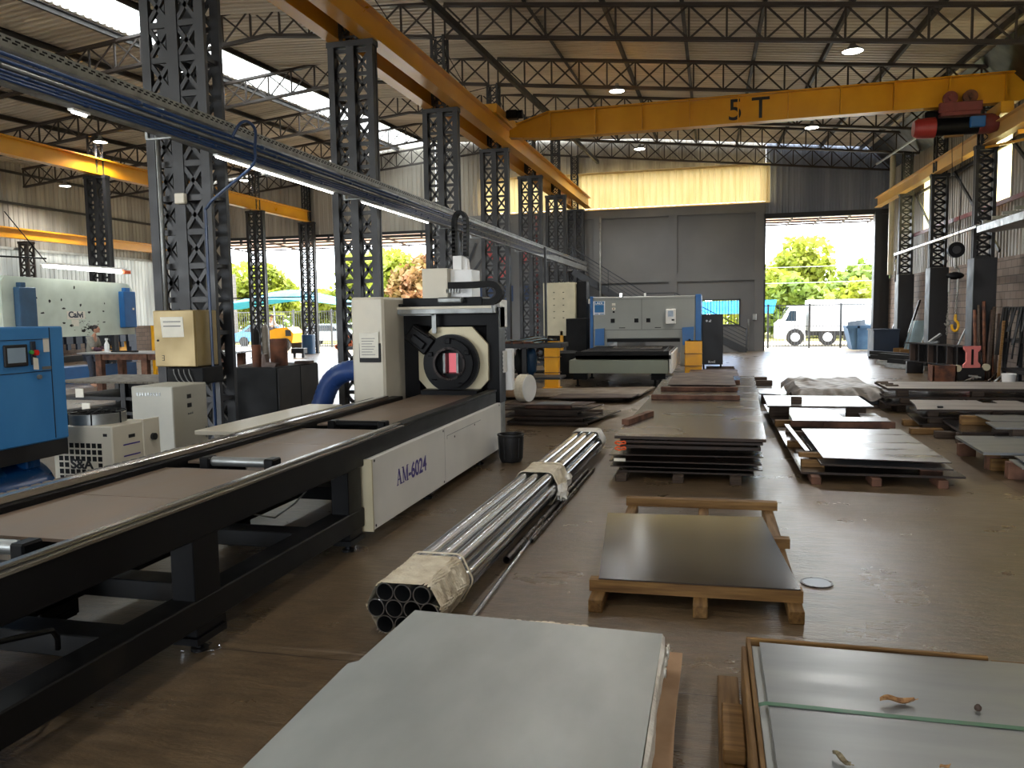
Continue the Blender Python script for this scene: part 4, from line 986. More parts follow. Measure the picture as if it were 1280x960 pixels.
part('cleat', MB().bbox(.06, .15, 3.2, 3.6, .075, .14, .006), M['timber_x'], t)
plate(rect(.205, 2.5, 1.2, 3.93), .12, .155, 'stainless', 'thick stack of grey sheets inside the right foreground crate', None, 'sheet_bundle', cat='sheet')
plate([(.5, 1.3), (2.6, 1.3), (2.6, 3.945), (.55, 3.955)], .276, .01, 'stainless_blue', 'blue-grey sheet peeking out at the back of the right foreground bundle', None, 'stainless_sheet', cat='sheet')
plate([(.235, 1.2), (2.6, 1.2), (2.6, 3.86), (1.2, 3.90), (.24, 3.925)], .288, .012, 'stainless_blue', 'scratched grey top sheet of the right foreground bundle under the green strap', None, 'stainless_sheet', cat='sheet')
c = MB()
def strap(u, v): x = .19+2.4*u; return (x, 3.275+.032*v-.01*u, .3025+.001*sin(20*u) - (.012 if u < .01 else 0))
c.surf(strap, 60, 1); c.surf(lambda u, v: (.19, 3.28+.02*v, .30-.22*u), 8, 1); solo('green_strap', c, M['strap_green'], 'green packing strap across the right foreground sheets', 'strap')
def leaf(x, y, z, L, W, rz, curl, m, label, name='dead_leaf', cat='leaf'):
    c = MB(); T = Matrix.Translation((x, y, z)) @ Matrix.Rotation(rz, 4, 'Z'); c.T = T
    def f(u, v):
        w = W*sin(pi*min(.98, max(.02, u)))**.7; s = v-.5
        return (L*(u-.5), w*s*(1-.4*curl), .004+curl*W*(.9*abs(s)+.25*sin(7*u)+.3*(u-.5)**2) + .004)
    c.surf(f, 14, 8); c.surf(lambda u, v: tuple(Vector(f(u, v)) - V(0, 0, .0015)), 14, 8); c.tube((L*.45, 0, .01+curl*W*.2), (L*.62, .004, .012+curl*W*.3), .0018, 6)
    solo(name, c, M[m], label, cat)
leaf(.745, 3.40, .302, .135, .062, .15, .45, 'dead_leaf', 'curled tan dead leaf lying beside the green strap')
leaf(.46, 2.90, .302, .09, .036, -1.0, .7, 'husk', 'grey curled husk lying on the right foreground sheet', 'seed_husk', 'husk')
leaf(.80, 2.93, .302, .04, .026, .4, .4, 'dead_leaf', 'tiny brown leaf scrap near the right bottom corner of the sheet', 'leaf_scrap')
solo('seed_nut', MB().ball((1.04, 3.40, .316), (.014, .012, .014), 10, 8, lambda d: 1+.08*sin(8*d.z)), M['nut_brown'], 'small dark brown nut on the right foreground sheet', 'nut')

# middle pallet with dark sheet
t = thing('wooden_pallet', 'light wooden pallet under the single dark steel sheet', 'pallet', (-.07, 6.3, 0))
for x in (-.70, -.05, .52): part('runner', MB().bbox(x-.045, x+.045, 4.92+.04*(x+.7), 7.55+.1*(x+.7), 0, .085, .006), M['timber_y'], t)
for y, dx in ((5.12, 0), (6.30, .03), (7.50, .03)):
    b = MB(); b.prism([(-.76, y-.045, .085), (.57+dx, y-.01, .085), (.57+dx, y+.08, .085), (-.76, y+.045, .085)], (0, 0, .075)); part('cross_beam', b, M['timber_x'], t)
plate([(-.70, 5.09), (.555, 5.12), (.435, 6.91), (-.855, 6.82)], .162, .008, 'steel_dark', 'single dark mill finish sheet lying on the light wooden pallet', None, 'steel_sheet', cat='sheet')
t = thing('floor_cover', 'round grey metal cover in the floor right of the middle pallet', 'floor cover', (.73, 5.78, 0))
part('lid', MB().disc((.73, 5.78, 0), (0, 0, 1), .093, 0, .006, 32), M['slate_floorplate'], t)
part('rim', MB().ring((.73, 5.78, 0), (0, 0, 1), .108, .095, 0, .007, 36), M['dark_tube'], t)

# ------------------------------------------------------------------ pipe bundle and loose tubes
ro = .056
def bundle_c(y): u = (y-4.35)/6.55; return -1.77+.15*u
slots = [(-.115, .058), (0, .058), (.115, .058), (-.17, .156), (-.057, .156), (.057, .156), (.17, .156), (-.115, .254), (0, .254), (.125, .254)]
nm = ['left pipe of the bottom layer', 'middle pipe of the bottom layer', 'right pipe of the bottom layer', 'leftmost pipe of the middle layer', 'second pipe from left of the middle layer', 'third pipe from left of the middle layer', 'rightmost pipe of the middle layer', 'left pipe of the top layer', 'middle pipe of the top layer', 'right pipe of the top layer']
for k, (dx, z) in enumerate(slots):
    y0 = 4.325+.02*RN.random(); y1 = 10.85
    solo('steel_pipe', MB().pipe((bundle_c(y0)+dx, y0, z), (bundle_c(y1)+dx*.95, y1, z), ro, ro-.006, 22), M['galv'], 'shiny galvanised pipe in the wrapped bundle, %s' % nm[k], 'pipe', 'pipes in the wrapped bundle')
def hull(dx=0, g=0):
    pts = []
    for a in range(60):
        u = 2*pi*a/60; d = V(cos(u), sin(u), 0); best = max(slots, key=lambda s: s[0]*d.x+(s[1]-.156)*d.y)
        pts.append((best[0]+d.x*(ro+g), best[1]+d.y*(ro+g)))
    return pts
def wrap(y0, y1, g, m, label, n=10, fr=0, open_end=True):
    c = MB(); H = hull(0, g); vs = []; N = len(H)
    for j in range(n+1):
        y = y0+(y1-y0)*j/n
        for i, (x, z) in enumerate(H):
            w_ = 1+.018*sin(i*2.3+j*1.1)+.016*sin(i*4.1-j*1.7)+.02*RN.random() if fr else 1
            vs.append((bundle_c(y)+x*w_, y + (.02*sin(i*1.9) if (fr and j in (0,)) else 0), max(.004, .156+(z-.156)*w_)))
    c.add(vs, [(j*N+i, j*N+(i+1) % N, (j+1)*N+(i+1) % N, (j+1)*N+i) for j in range(n) for i in range(N)], True)
    if fr:
        vs2 = []
        for i, (x, z) in enumerate(H): vs2 += [(bundle_c(y0)+x, y0+.02*sin(i*1.9), max(.004, z)), (bundle_c(y0)+x*.90, y0-.012, .156+(z-.156)*.90)]
        if fr == 1: c.add(vs2, [(2*i, 2*((i+1) % N), 2*((i+1) % N)+1, 2*i+1) for i in range(N)], True)
    return solo('plastic_wrap', c, M[m], label, 'wrap')
wrap(4.345, 4.90, .006, 'film', 'cream plastic wrap over the near end of the pipe bundle', 22, 3)
wrap(7.75, 8.25, .008, 'film', 'cream plastic wrap round the middle of the pipe bundle', 8, 2)
wrap(10.55, 10.9, .008, 'film_white', 'pale plastic wrap at the far end of the pipe bundle', 5, 2)
for k, y in enumerate((4.93, 7.72, 8.22)):
    H = hull(0, .016); c = MB(); c.path([(bundle_c(y)+x, y, max(.004, z)) for x, z in H], .006, 5, True); solo('bundle_strap', c, M['film'], ['twisted tie at the near wrap of the pipe bundle', 'front tie of the middle wrap of the pipe bundle', 'rear tie of the middle wrap of the pipe bundle'][k], 'strap')
c = MB(); c.ball((-1.42, 7.75, .12), (.05, .14, .08), 12, 8, lambda d: 1+.35*sin(7*d.x+9*d.z)+.2*sin(11*d.y)); c.ball((-1.45, 8.2, .16), (.04, .1, .06), 10, 7, lambda d: 1+.3*sin(8*d.x+6*d.z)); solo('loose_film', c, M['film_white'], 'crumpled loose film beside the middle wrap of the pipe bundle', 'film')
solo('galvanised_tube', MB().pipe((-1.425, 4.3, .017), (-1.475, 8.75, .017), .016, .012, 12), M['galv'], 'single thin galvanised tube on the floor beside the pipe bundle', 'tube')
solo('dark_tube', MB().pipe((-1.50, 5.78, .032), (-1.42, 9.3, .032), .03, .026, 14), M['dark_tube'], 'dark steel tube on the floor close to the pipe bundle', 'tube')
solo('dark_tube', MB().pipe((-1.43, 6.35, .022), (-1.36, 9.5, .022), .02, .016, 12), M['dark_tube'], 'thinner dark tube on the floor between bundle and galvanised tube', 'tube')
c = MB(); c.surf(lambda u, v: (-1.52+.28*u, 4.16+.06*v+.02*sin(9*u), .012+.015*sin(pi*u)*sin(pi*v)), 14, 5); solo('film_scrap', c, M['film'], 'cream film scrap on the floor behind the foreground stack', 'film')

# ------------------------------------------------------------------ central plate stack
g_ = 'support blocks under the central plate stack'
for x in (-.97, -.34, .28): block(x-.06, x+.06, 8.93, 9.25, 0, .075, 'timber_old', 'grey timber block under the front of the central plate stack', g_)
for y in (12.5, 16.0):
    block(-1.0, .5, y, y+.1, 0, .075, 'timber_old', 'timber bearer under the %s part of the central plate stack' % ('middle' if y < 13 else 'far'), None)
plate(rect(-1.02, .48, 9.12, 17.8), .075, .02, 'steel_hot', 'lowest plate of the central stack')
plate(rect(-1.11, .57, 9.1, 15.2), .135, .012, 'steel_hot', 'second plate from the bottom of the central stack')
for y in (9.7, 12, 15): block(-.9, .5, y, y+.08, .095, .135, 'timber_old', 'hidden timber spacer between the two lowest central plates', 'low spacers of the central stack')
plate(rect(-1.12, .56, 9.08, 15.4), .20, .014, 'steel_hot', 'third plate from the bottom of the central stack')
block(-1.0, .45, 9.7, 9.78, .147, .20, 'timber_old', 'front timber spacer below the third central plate', None)
block(-1.0, .5, 13, 13.08, .147, .20, 'timber_old', 'rear timber spacer below the third central plate', None)
plate([(-1.12, 9.06), (.58, 9.14), (.6, 15.6), (-1.1, 15.6)], .275, .012, 'steel_hot', 'wide brownish plate in the middle of the central stack')
block(-1.0, .44, 9.65, 9.73, .214, .275, 'timber_red', 'front reddish spacer below the wide brownish central plate', None)
block(-1.0, .44, 13.2, 13.28, .214, .275, 'timber_red', 'rear reddish spacer below the wide brownish central plate', None)
plate(rect(-1.0, .55, 9.12, 17.6), .355, .035, 'steel_hot', 'thick plate second from the top of the central stack')
for y in (9.7, 12.6, 15.3): block(-.95, .5, y, y+.08, .287, .355, 'timber_old', 'spacer strip under the thick upper plate of the central stack', 'upper spacers of the central stack')
plate(rect(-1.0, .57, 9.10, 17.6), .42, .025, 'steel_hot', 'plate just under the top plate of the central stack')
for y in (9.3, 13.0, 16.5): block(-.95, .5, y, y+.08, .39, .42, 'timber_old', 'thin spacer strip below the top pair of central plates', 'thin spacers of the central stack')
plate([(-1.06, 9.1), (.60, 9.06), (.92, 17.9), (-.86, 17.7)], .462, .035, 'steel_hot', 'broad brown-grey top plate of the central stack')
for y in (9.3, 13.0, 16.5): block(-.9, .5, y, y+.08, .445, .462, 'timber_old', 'thinnest spacer strip right under the top central plate', 'thinnest spacers of the central stack')
for k, z in enumerate((.41, .345)):
    c = MB(); c.path(smooth_pts([(-1.0, 9.06, z-.01), (-1.05, 9.08, z+.005), (-1.02, 9.05, z+.03), (-.98, 9.06, z+.022), (-.94, 9.06, z+.03), (-.93, 9.06, z+.005), (-.97, 9.06, z+.0)], 5), .009, 6, True)
    solo('orange_strap', c, M['strap_orange'], ['upper orange webbing loop at the left corner of the central stack', 'lower orange webbing loop at the left corner of the central stack'][k], 'strap')
plate([(-1.06, 9.03), (-.93, 9.03), (-.93, 9.06), (-1.06, 9.06)], .214, .03, 'paper', 'white paper tag stuck between the lower central plates', None, 'paper_tag', cat='tag')
b = MB(); b.bar((-1.03, 10.0, .53), (-.78, 10.95, .53), .09, .065); solo('timber_batten', b, M['timber_red'], 'short skewed reddish batten on the left edge of the central top plate', 'timber')
for k, (x0, x1, y, z, m) in enumerate(((-.92, .46, 13.0, .5, 'timber_red'), (-.85, .47, 14.4, .5, 'timber_red'), (-.76, .56, 15.9, .5, 'timber_red'))):
    block(x0, x1, y, y+.11, z-.003, z+.07, m, ['nearest reddish batten across the central top plate', 'second reddish batten across the central top plate', 'third reddish batten across the central top plate'][k], 'battens on the central top plate')
plate(rect(-.74, .45, 14.65, 17.5), .572, .02, 'steel_rusty', 'small rusty sheet on the battens of the central stack')
for k, (x0, x1, y0, y1, z) in enumerate(((-.72, .75, 19.5, 22.8, .12), (-.55, .72, 20.5, 23.5, .22))):
    plate(rect(x0, x1, y0, y1), z, .03, 'steel_rusty', ['lower rusty plate behind the central stack by the right yellow guard', 'upper rusty plate behind the central stack by the right yellow guard'][k])
for k, (x0, x1, y) in enumerate(((-.3, 1.5, 22.6), (-.12, .8, 25.0), (-.12, .75, 25.8), (-.12, .75, 26.6))):
    block(x0, x1, y, y+.14, 0 if k else .0, .12 if k else .1, 'timber_old', ['long brown beam on the floor right of the yellow guard', 'nearest dark beam before the dark right cabinet', 'middle dark beam before the dark right cabinet', 'farthest dark beam before the dark right cabinet'][k], None, 'timber_beam')
for y in (19.7, 22.2): block(-.7, .7, y, y+.1, 0, .12, 'timber_old', 'timber bearer under the rusty plates behind the central stack', 'bearers behind the central stack')
for y in (20.7, 22.3): block(-.5, .65, y, y+.1, .15, .22, 'timber_old', 'spacer between the two rusty plates by the yellow guard', 'spacers by the yellow guard')

# ------------------------------------------------------------------ stacks right of the aisle
for x in (1.13, 1.74, 2.39): block(x-.05, x+.05, 9.12, 9.5, 0, .085, 'timber_red', 'red-brown block under the front of the bright right stack', 'blocks under the bright right stack')
for y in (11.5, 13.8): block(1.0, 2.5, y, y+.1, 0, .085, 'timber_old', 'bearer under the long lowest plate right of the aisle', 'bearers right of the aisle')
plate([(.985, 9.27), (2.64, 9.26), (2.55, 15.9), (1.0, 15.9)], .085, .025, 'steel_hot', 'long lowest plate of the right stacks beside the aisle')
block(1.02, 1.27, 9.55, 9.66, .11, .19, 'timber_x', 'nearest light timber end on the lowest right plate', None); block(2.25, 2.48, 9.5, 9.6, .11, .19, 'timber_red', 'reddish block at the right front corner of the bright right stack', None)
block(.99, 1.24, 10.9, 11.02, .11, .19, 'timber_x', 'second light timber end on the lowest right plate', None); block(.985, 1.25, 12.9, 13.02, .11, .2, 'timber_x', 'third light timber end on the lowest right plate', None); block(.98, 1.2, 14.2, 14.3, .11, .19, 'timber_red', 'farthest reddish timber end on the lowest right plate', None)
plate([(1.19, 9.24), (2.49, 9.15), (2.5, 11.6), (1.2, 11.7)], .19, .02, 'steel_bright', 'middle plate of the bright right stack')
block(1.0, 1.4, 9.62, 9.72, .21, .262, 'timber_x', 'thin light batten end under the bright top sheet', None); block(2.3, 2.47, 9.5, 9.6, .21, .262, 'timber_red', 'dark red batten end under the bright top sheet right corner', None)
plate([(1.08, 9.75), (1.13, 9.75), (1.1, 12.0), (1.04, 12.0)], .262, .006, 'steel_bright', 'narrow bright strip lying left of the bright top sheet', None, 'steel_strip', cat='strip')
block(1.0, 2.4, 11.3, 11.4, .21, .262, 'timber_old', 'rear batten under the bright top sheet', None)
plate([(1.215, 9.25), (2.47, 9.15), (2.49, 11.6), (1.22, 11.5)], .268, .01, 'steel_bright', 'bright reflecting top sheet of the nearest right stack')
plate([(1.17, 12.15), (2.5, 12.23), (2.52, 12.65), (1.92, 12.65), (1.90, 13.1), (1.2, 13.08)], .29, .012, 'steel_bright', 'L shaped bright offcut behind the nearest right stack')
block(1.1, 2.5, 12.3, 12.4, .11, .20, 'timber_old', 'lower bearer under the L shaped offcut', None); block(1.6, 2.56, 12.22, 12.32, .20, .29, 'timber_red', 'reddish bearer end right under the L shaped offcut', None); block(1.15, 1.6, 12.22, 12.32, .2, .29, 'timber_red', 'reddish bearer left under the L shaped offcut', None)
plate([(.94, 13.95), (2.6, 14.0), (2.63, 15.65), (.97, 15.65)], .28, .03, 'steel_bright', 'bright plate with a small block on it, third of the right stacks')
for x0, x1 in ((.98, 1.3), (2.2, 2.5)): block(x0, x1, 14.1, 14.22, .11, .28, 'timber_old', 'timber support under the third right plate', 'supports under the third right plate')
block(1.35, 1.52, 14.3, 14.42, .31, .42, 'timber_old', 'small dark block standing on the third right plate', None)
plate([(2.3, 13.4), (2.6, 13.2), (2.6, 13.9), (2.35, 13.9)], .2, .01, 'steel_bright', 'small bright offcut at the right end behind the L shaped sheet')
block(2.32, 2.5, 13.5, 13.6, .11, .2, 'timber_old', 'block under the small bright offcut', None)
plate([(.98, 16.9), (1.38, 16.8), (1.45, 18.2), (1.0, 19.4)], .2, .02, 'steel_bright', 'small bright sheet at the far left of the right stacks')
block(1.02, 1.3, 17.0, 17.15, 0, .2, 'timber_old', 'support block under the small bright far sheet', None); block(1.0, 1.35, 18.6, 18.75, .22, .34, 'timber_old', 'block lying on the small bright far sheet', None)
# tarpaulin covered stack
t = thing('covered_stack', 'plate stack covered with a creased brown-grey tarpaulin', 'covered stack', (2.4, 18.4, 0))
b = MB(); b.box(1.72, 3.2, 16.6, 19.4, .06, .28); part('plates', b, M['oil_dark'], t)
for x in (1.8, 2.5, 3.1): part('bearer', MB().box(x-.06, x+.06, 16.5, 19.4, 0, .06), M['timber_old'], t)
c = MB()
def tarp(u, v):
    x = 1.58+1.78*u; y = 16.4+3.2*v; e = min(u, 1-u, v, 1-v)
    z = .345+.025*sin(6*u+3)*sin(9*v)+.016*abs(sin(9*v+2*u))**.4+.012*sin(31*u+13*v)+.05*max(0, 1-abs(u-.25)*6)*(v > .5)
    if e < .09: z -= (.09-e)/.09*(.18+.05*sin(25*(u+v)))
    return (x+.02*sin(14*v), y+.03*sin(11*u), z)
c.surf(tarp, 44, 44); part('tarpaulin', c, M['tarp'], t)

# ------------------------------------------------------------------ stacks along the right wall
def bearers(lst, label, group, m='timber_old'):
    for (x0, x1, y0, y1, z0, z1) in lst: block(x0, x1, y0, y1, z0, z1, m, label, group)
bearers([(3.35, 3.5, 15.9, 16.4, 0, .14), (4.4, 4.55, 15.9, 16.4, 0, .14), (5.4, 5.55, 15.9, 16.4, 0, .14)], 'bearer under the big pale stack near the right wall', 'bearers of the big pale stack')
plate([(3.12, 15.7), (6.2, 15.7), (6.3, 17.6), (3.15, 17.6)], .14, .03, 'steel_hot', 'bottom plate of the big pale stack near the right wall')
bearers([(3.4, 3.6, 15.85, 16.0, .17, .26), (4.5, 4.7, 15.85, 16.0, .17, .26), (5.5, 5.7, 15.85, 16.0, .17, .26)], 'spacer block on the bottom plate of the big pale stack', 'lower spacers of the big pale stack')
plate([(3.13, 15.85), (6.2, 15.8), (6.3, 17.5), (3.2, 17.5)], .26, .03, 'steel_hot', 'middle plate of the big pale stack near the right wall')
bearers([(3.35, 3.55, 15.95, 16.1, .29, .40), (4.6, 4.8, 15.95, 16.1, .29, .40), (5.6, 5.8, 15.95, 16.1, .29, .40)], 'spacer block below the top of the big pale stack', 'upper spacers of the big pale stack')
plate([(3.16, 15.8), (6.3, 15.8), (6.4, 17.35), (3.2, 17.25)], .40, .045, 'steel_pale', 'pale top plate of the big stack near the right wall')
for k in range(3): block(3.18+.02*k, 3.4+.02*k, 16.95-.35*k, 17.03-.35*k, .445, .47, 'timber_old', 'dark spacer chip on the left edge of the big pale top plate', 'chips on the big pale plate')
bearers([(3.05, 3.5, 17.2, 17.35, 0, .14), (3.15, 3.6, 16.4, 16.55, .0, .14)], 'timber end sticking out left of the big pale stack', 'timber ends of the big pale stack')
bearers([(3.2, 3.6, 13.45, 13.6, 0, .1), (4.2, 4.4, 13.45, 13.6, 0, .1)], 'bearer under the notched pale plate', 'bearers of the notched pale plate')
plate([(3.14, 13.4), (4.9, 13.45), (4.9, 14.8), (3.25, 14.7)], .1, .02, 'steel_hot', 'lowest plate under the notched pale plate')
plate([(3.2, 13.45), (4.9, 13.5), (4.9, 14.75), (3.28, 14.7)], .2, .02, 'steel_hot', 'second plate under the notched pale plate')
bearers([(3.3, 3.5, 13.5, 13.6, .12, .2), (4.2, 4.4, 13.5, 13.6, .12, .2)], 'low spacer under the notched pale plate', 'low spacers of the notched plate')
bearers([(3.3, 3.45, 13.55, 13.65, .22, .33), (4.2, 4.35, 13.55, 13.65, .22, .33)], 'high spacer under the notched pale plate', 'high spacers of the notched plate')
plate([(3.08, 13.3), (4.9, 13.37), (4.9, 14.7), (4.53, 14.69), (4.5, 14.3), (4.3, 14.3), (4.3, 14.69), (3.28, 14.69), (3.2, 13.95)], .33, .025, 'steel_pale', 'pale notched plate on the right, in front of the big pale stack')
block(3.42, 3.5, 13.5, 13.55, .355, .385, 'oil_dark', 'small dark scrap on the notched pale plate', None, 'scrap_piece', 'scrap')
bearers([(3.05, 3.6, 14.0, 14.15, 0, .1), (2.95, 3.4, 13.05, 13.2, 0, .09)], 'light timber end left of the notched pale plate', 'timber ends of the notched plate', 'timber_x')
bearers([(3.35, 3.8, 12.15, 12.28, 0, .16), (3.2, 3.5, 12.7, 12.82, 0, .1)], 'timber support under the dark blue plate', 'supports of the dark blue plate')
plate([(3.35, 12.0), (4.9, 12.05), (4.9, 13.4), (3.45, 13.36)], .17, .03, 'steel_dark', 'dark plate on the right carrying a timber and two blue sheets')
block(3.55, 3.95, 12.75, 12.87, .2, .33, 'timber_x', 'light timber on the dark right plate', None); block(3.9, 4.3, 11.6, 11.72, .2, .33, 'timber_old', 'hidden timber below the blue sheets', None)
plate([(3.74, 12.1), (5.0, 12.1), (5.0, 12.8), (3.74, 12.79)], .335, .012, 'stainless_blue', 'blue-grey sheet farther back on the dark right plate')
plate([(3.57, 11.37), (5.0, 11.4), (5.0, 12.0), (3.62, 11.95)], .335, .02, 'stainless_blue', 'blue-grey sheet nearer on the dark right plate')
block(3.8, 4.0, 11.5, 11.62, 0, .335, 'timber_old', 'tall block under the nearer blue-grey sheet', None)
bearers([(3.1, 3.3, 11.2, 11.3, 0, .16), (3.15, 3.3, 10.3, 10.4, 0, .16), (3.5, 3.65, 10.3, 10.4, 0, .22)], 'block under the front dark blue sheet at the right edge', 'blocks of the front dark blue sheet', 'timber_red')
plate([(3.02, 10.0), (4.6, 10.05), (4.6, 11.4), (3.07, 11.28)], .225, .03, 'stainless_blue', 'dark blue-grey plate at the right edge of the picture')
block(3.14, 3.3, 10.3, 10.4, .16, .225, 'timber_x', 'thin light batten left under the dark blue-grey plate', None)
block(3.18, 3.75, 10.25, 10.37, .0, .14, 'timber_x', 'light timber beam in front of the dark blue-grey plate', None)
bearers([(3.2, 3.45, 9.75, 9.88, 0, .19)], 'reddish block under the last sheet at the right edge', None, 'timber_red')
plate([(3.2, 9.35), (4.2, 9.35), (4.2, 9.95), (3.25, 9.9)], .19, .012, 'stainless_blue', 'lowest small sheet at the very right edge')
plate([(3.27, 9.45), (4.2, 9.4), (4.2, 9.95), (3.3, 9.9)], .23, .012, 'stainless_blue', 'upper small sheet at the very right edge'); block(3.4, 3.6, 9.6, 9.7, .202, .23, 'timber_x', 'sliver of timber between the two small edge sheets', None)

# ------------------------------------------------------------------ left plate stack behind the bucket
bearers([(-3.4, -2.0, 13.3, 13.42, 0, .05), (-3.4, -2.0, 14.6, 14.72, 0, .05)], 'bearer under the plate stack behind the bucket', 'bearers of the left plate stack')
plate([(-3.38, 13.2), (-2.01, 13.2), (-1.62, 15.0), (-3.3, 15.0)], .05, .02, 'steel_hot', 'lowest plate of the stack behind the bucket')
bearers([(-3.3, -2.1, 13.45, 13.55, .07, .13), (-3.2, -1.9, 14.5, 14.6, .07, .13)], 'spacer above the lowest plate behind the bucket', 'low spacers of the left plate stack')
plate([(-3.54, 13.2), (-2.07, 13.2), (-1.85, 14.1), (-3.5, 14.1)], .13, .015, 'steel_rusty', 'second plate of the stack behind the bucket, with brown edge')
bearers([(-3.3, -2.2, 13.45, 13.55, .145, .26), (-3.2, -2.2, 13.9, 14.0, .145, .26)], 'tall spacer in the stack behind the bucket', 'tall spacers of the left plate stack')
plate([(-3.54, 13.2), (-2.04, 13.2), (-1.85, 14.2), (-3.5, 14.2)], .26, .015, 'steel_rusty', 'third plate of the stack behind the bucket')
bearers([(-3.1, -2.3, 13.4, 13.5, .275, .35)], 'spacer right under the top plate behind the bucket', None, 'timber_red')
plate([(-3.41, 13.2), (-2.04, 13.2), (-1.92, 13.75), (-3.4, 13.8)], .35, .015, 'steel_rusty', 'top plate of the stack behind the bucket')
plate([(-2.9, 13.3), (-2.3, 13.3), (-2.25, 13.65), (-2.8, 13.7)], .366, .006, 'slate_floorplate', 'bluish offcut on top of the stack behind the bucket')
bearers([(-4.5, -1.8, 17.4, 17.5, 0, .07), (-4.5, -1.8, 18.8, 18.9, 0, .07)], 'bearer under the long flat plates before the yellow guards', 'bearers of the long flat plates')
plate([(-4.9, 17.0), (-1.5, 17.6), (-1.3, 19.6), (-4.9, 18.6)], .07, .03, 'dusty_plate', 'long flat plate on the floor before the left yellow guard')
plate([(-3.3, 16.5), (-1.6, 16.8), (-1.5, 17.6), (-3.2, 17.5)], .105, .02, 'steel_rusty', 'rusty flat plate overlapping the long flat plate')
# ------------------------------------------------------------------ cable tray with blue air lines
t = thing('cable_tray', 'long perforated grey cable tray running the length of the hall above the machines', 'cable tray', (-5.4, 20, 4.0))
g = MB(); pf = MB(); ty0, ty1 = 3.5, 36.0
g.box(-5.47, -5.455, ty0, ty1, 4.05, 4.15); g.box(-5.42, -5.40, ty0, ty1, 4.05, 4.085); g.box(-5.47, -5.40, ty0, ty1, 4.045, 4.055)
for k in range(360):
    y = ty0+.04+k*.09
    if y < ty1-.1: pf.box(-5.402, -5.396, y, y+.05, 4.10, 4.115); pf.box(-5.402, -5.396, y+.03, y+.08, 4.122, 4.137)
g.box(-5.42, -5.398, ty0, ty1, 4.085, 4.155); ut = part('upper_tray', g, M['galv_dull'], t); part('perforation', pf, M['black_matt'], ut, kind='stuff')
g = MB(); g.box(-5.46, -5.36, ty0, ty1, 3.76, 3.77); g.box(-5.42, -5.40, ty0, ty1, 3.80, 3.98); g.box(-5.36, -5.35, ty0, ty1, 3.76, 3.79); part('lower_tray', g, M['galv_dull'], t)
for k in range(14):
    y = 5.0+k*2.3
    if y < 36: part('hanger', MB().box(-5.66, -5.63, y-.02, y+.02, 3.76, 4.15).box(-5.66, -5.36, y-.015, y+.015, 3.745, 3.76).box(-5.66, -5.42, y-.015, y+.015, 4.03, 4.05).box(-5.95, -5.63, y-.02, y+.02, 3.98, 4.02), M['galv_dull'], t)
cl = ['top', 'second', 'third', 'fourth', 'fifth', 'lowest']
for k, (x, z, r) in enumerate(((-5.36, 3.985, .018), (-5.36, 3.935, .013), (-5.36, 3.893, .016), (-5.36, 3.852, .012), (-5.36, 3.82, .011), (-5.34, 3.785, .012))):
    b = MB(); b.tube((x, ty0, z), (x, 28.5-k*.8, z), r, 8)
    if k < 6:
        for j in range(8): y = 4.6+2.2*j+.3*k; b.tube((x, y, z), (x, y+.06, z), r+.006, 8)
    solo('air_line', b, M['galv_dull'] if k == 2 else M['conduit_blue'], '%s of the %s air lines clipped to the front of the cable tray' % (cl[k], 'blue' if k != 2 else 'blue and grey'), 'pipe', 'air lines on the tray')
b = MB(); b.path(smooth_pts([(-5.33, 8.35, 3.98), (-5.25, 8.38, 4.12), (-5.22, 8.5, 4.17), (-5.2, 8.62, 4.1), (-5.22, 8.63, 3.9), (-5.25, 8.62, 3.7), (-5.6, 8.6, 3.45), (-5.88, 8.62, 3.25), (-5.92, 8.63, 3.0), (-5.92, 8.63, 1.2), (-5.92, 8.63, .03)], 6), .018, 8); solo('drop_pipe', b, M['conduit_blue'], 'blue drop pipe looping off the tray and down the nearest column', 'pipe')
b = MB(); b.tube((-5.92, 8.62, 2.2), (-5.92, 8.62, 2.3), .035, 8); 
solo('pale_conduit', MB().tube((-6.62, 8.74, 1.3), (-6.62, 8.74, 4.4), .03, 8), M['galv_dull'], 'pale conduit running up the left part of the nearest column', 'pipe')
for k, (a, c) in enumerate(((6.0, 6.2), (8.1, 11.0), (12.0, 15.1))):
    t = thing('fluorescent_lamp', 'fluorescent tube lamp under the cable tray, %s' % ['short end at the left', 'middle one', 'long one before the wide opening'][k], 'lamp', (-5.4, (a+c)/2, 3.7), 'tube lamps under the tray')
    part('housing', MB().box(-5.43, -5.37, a, c, 3.722, 3.742), M['white_plastic'], t); part('tube', MB().tube((-5.4, a+.02, 3.712), (-5.4, c-.02, 3.712), .011, 8), M['tube'], t)
b = MB(); b.bbox(-6.43, -6.29, 8.74, 8.81, 3.32, 3.45, .01); solo('junction_box', b, M['beige_metal'], 'small beige junction box on the nearest column under the tray', 'box')

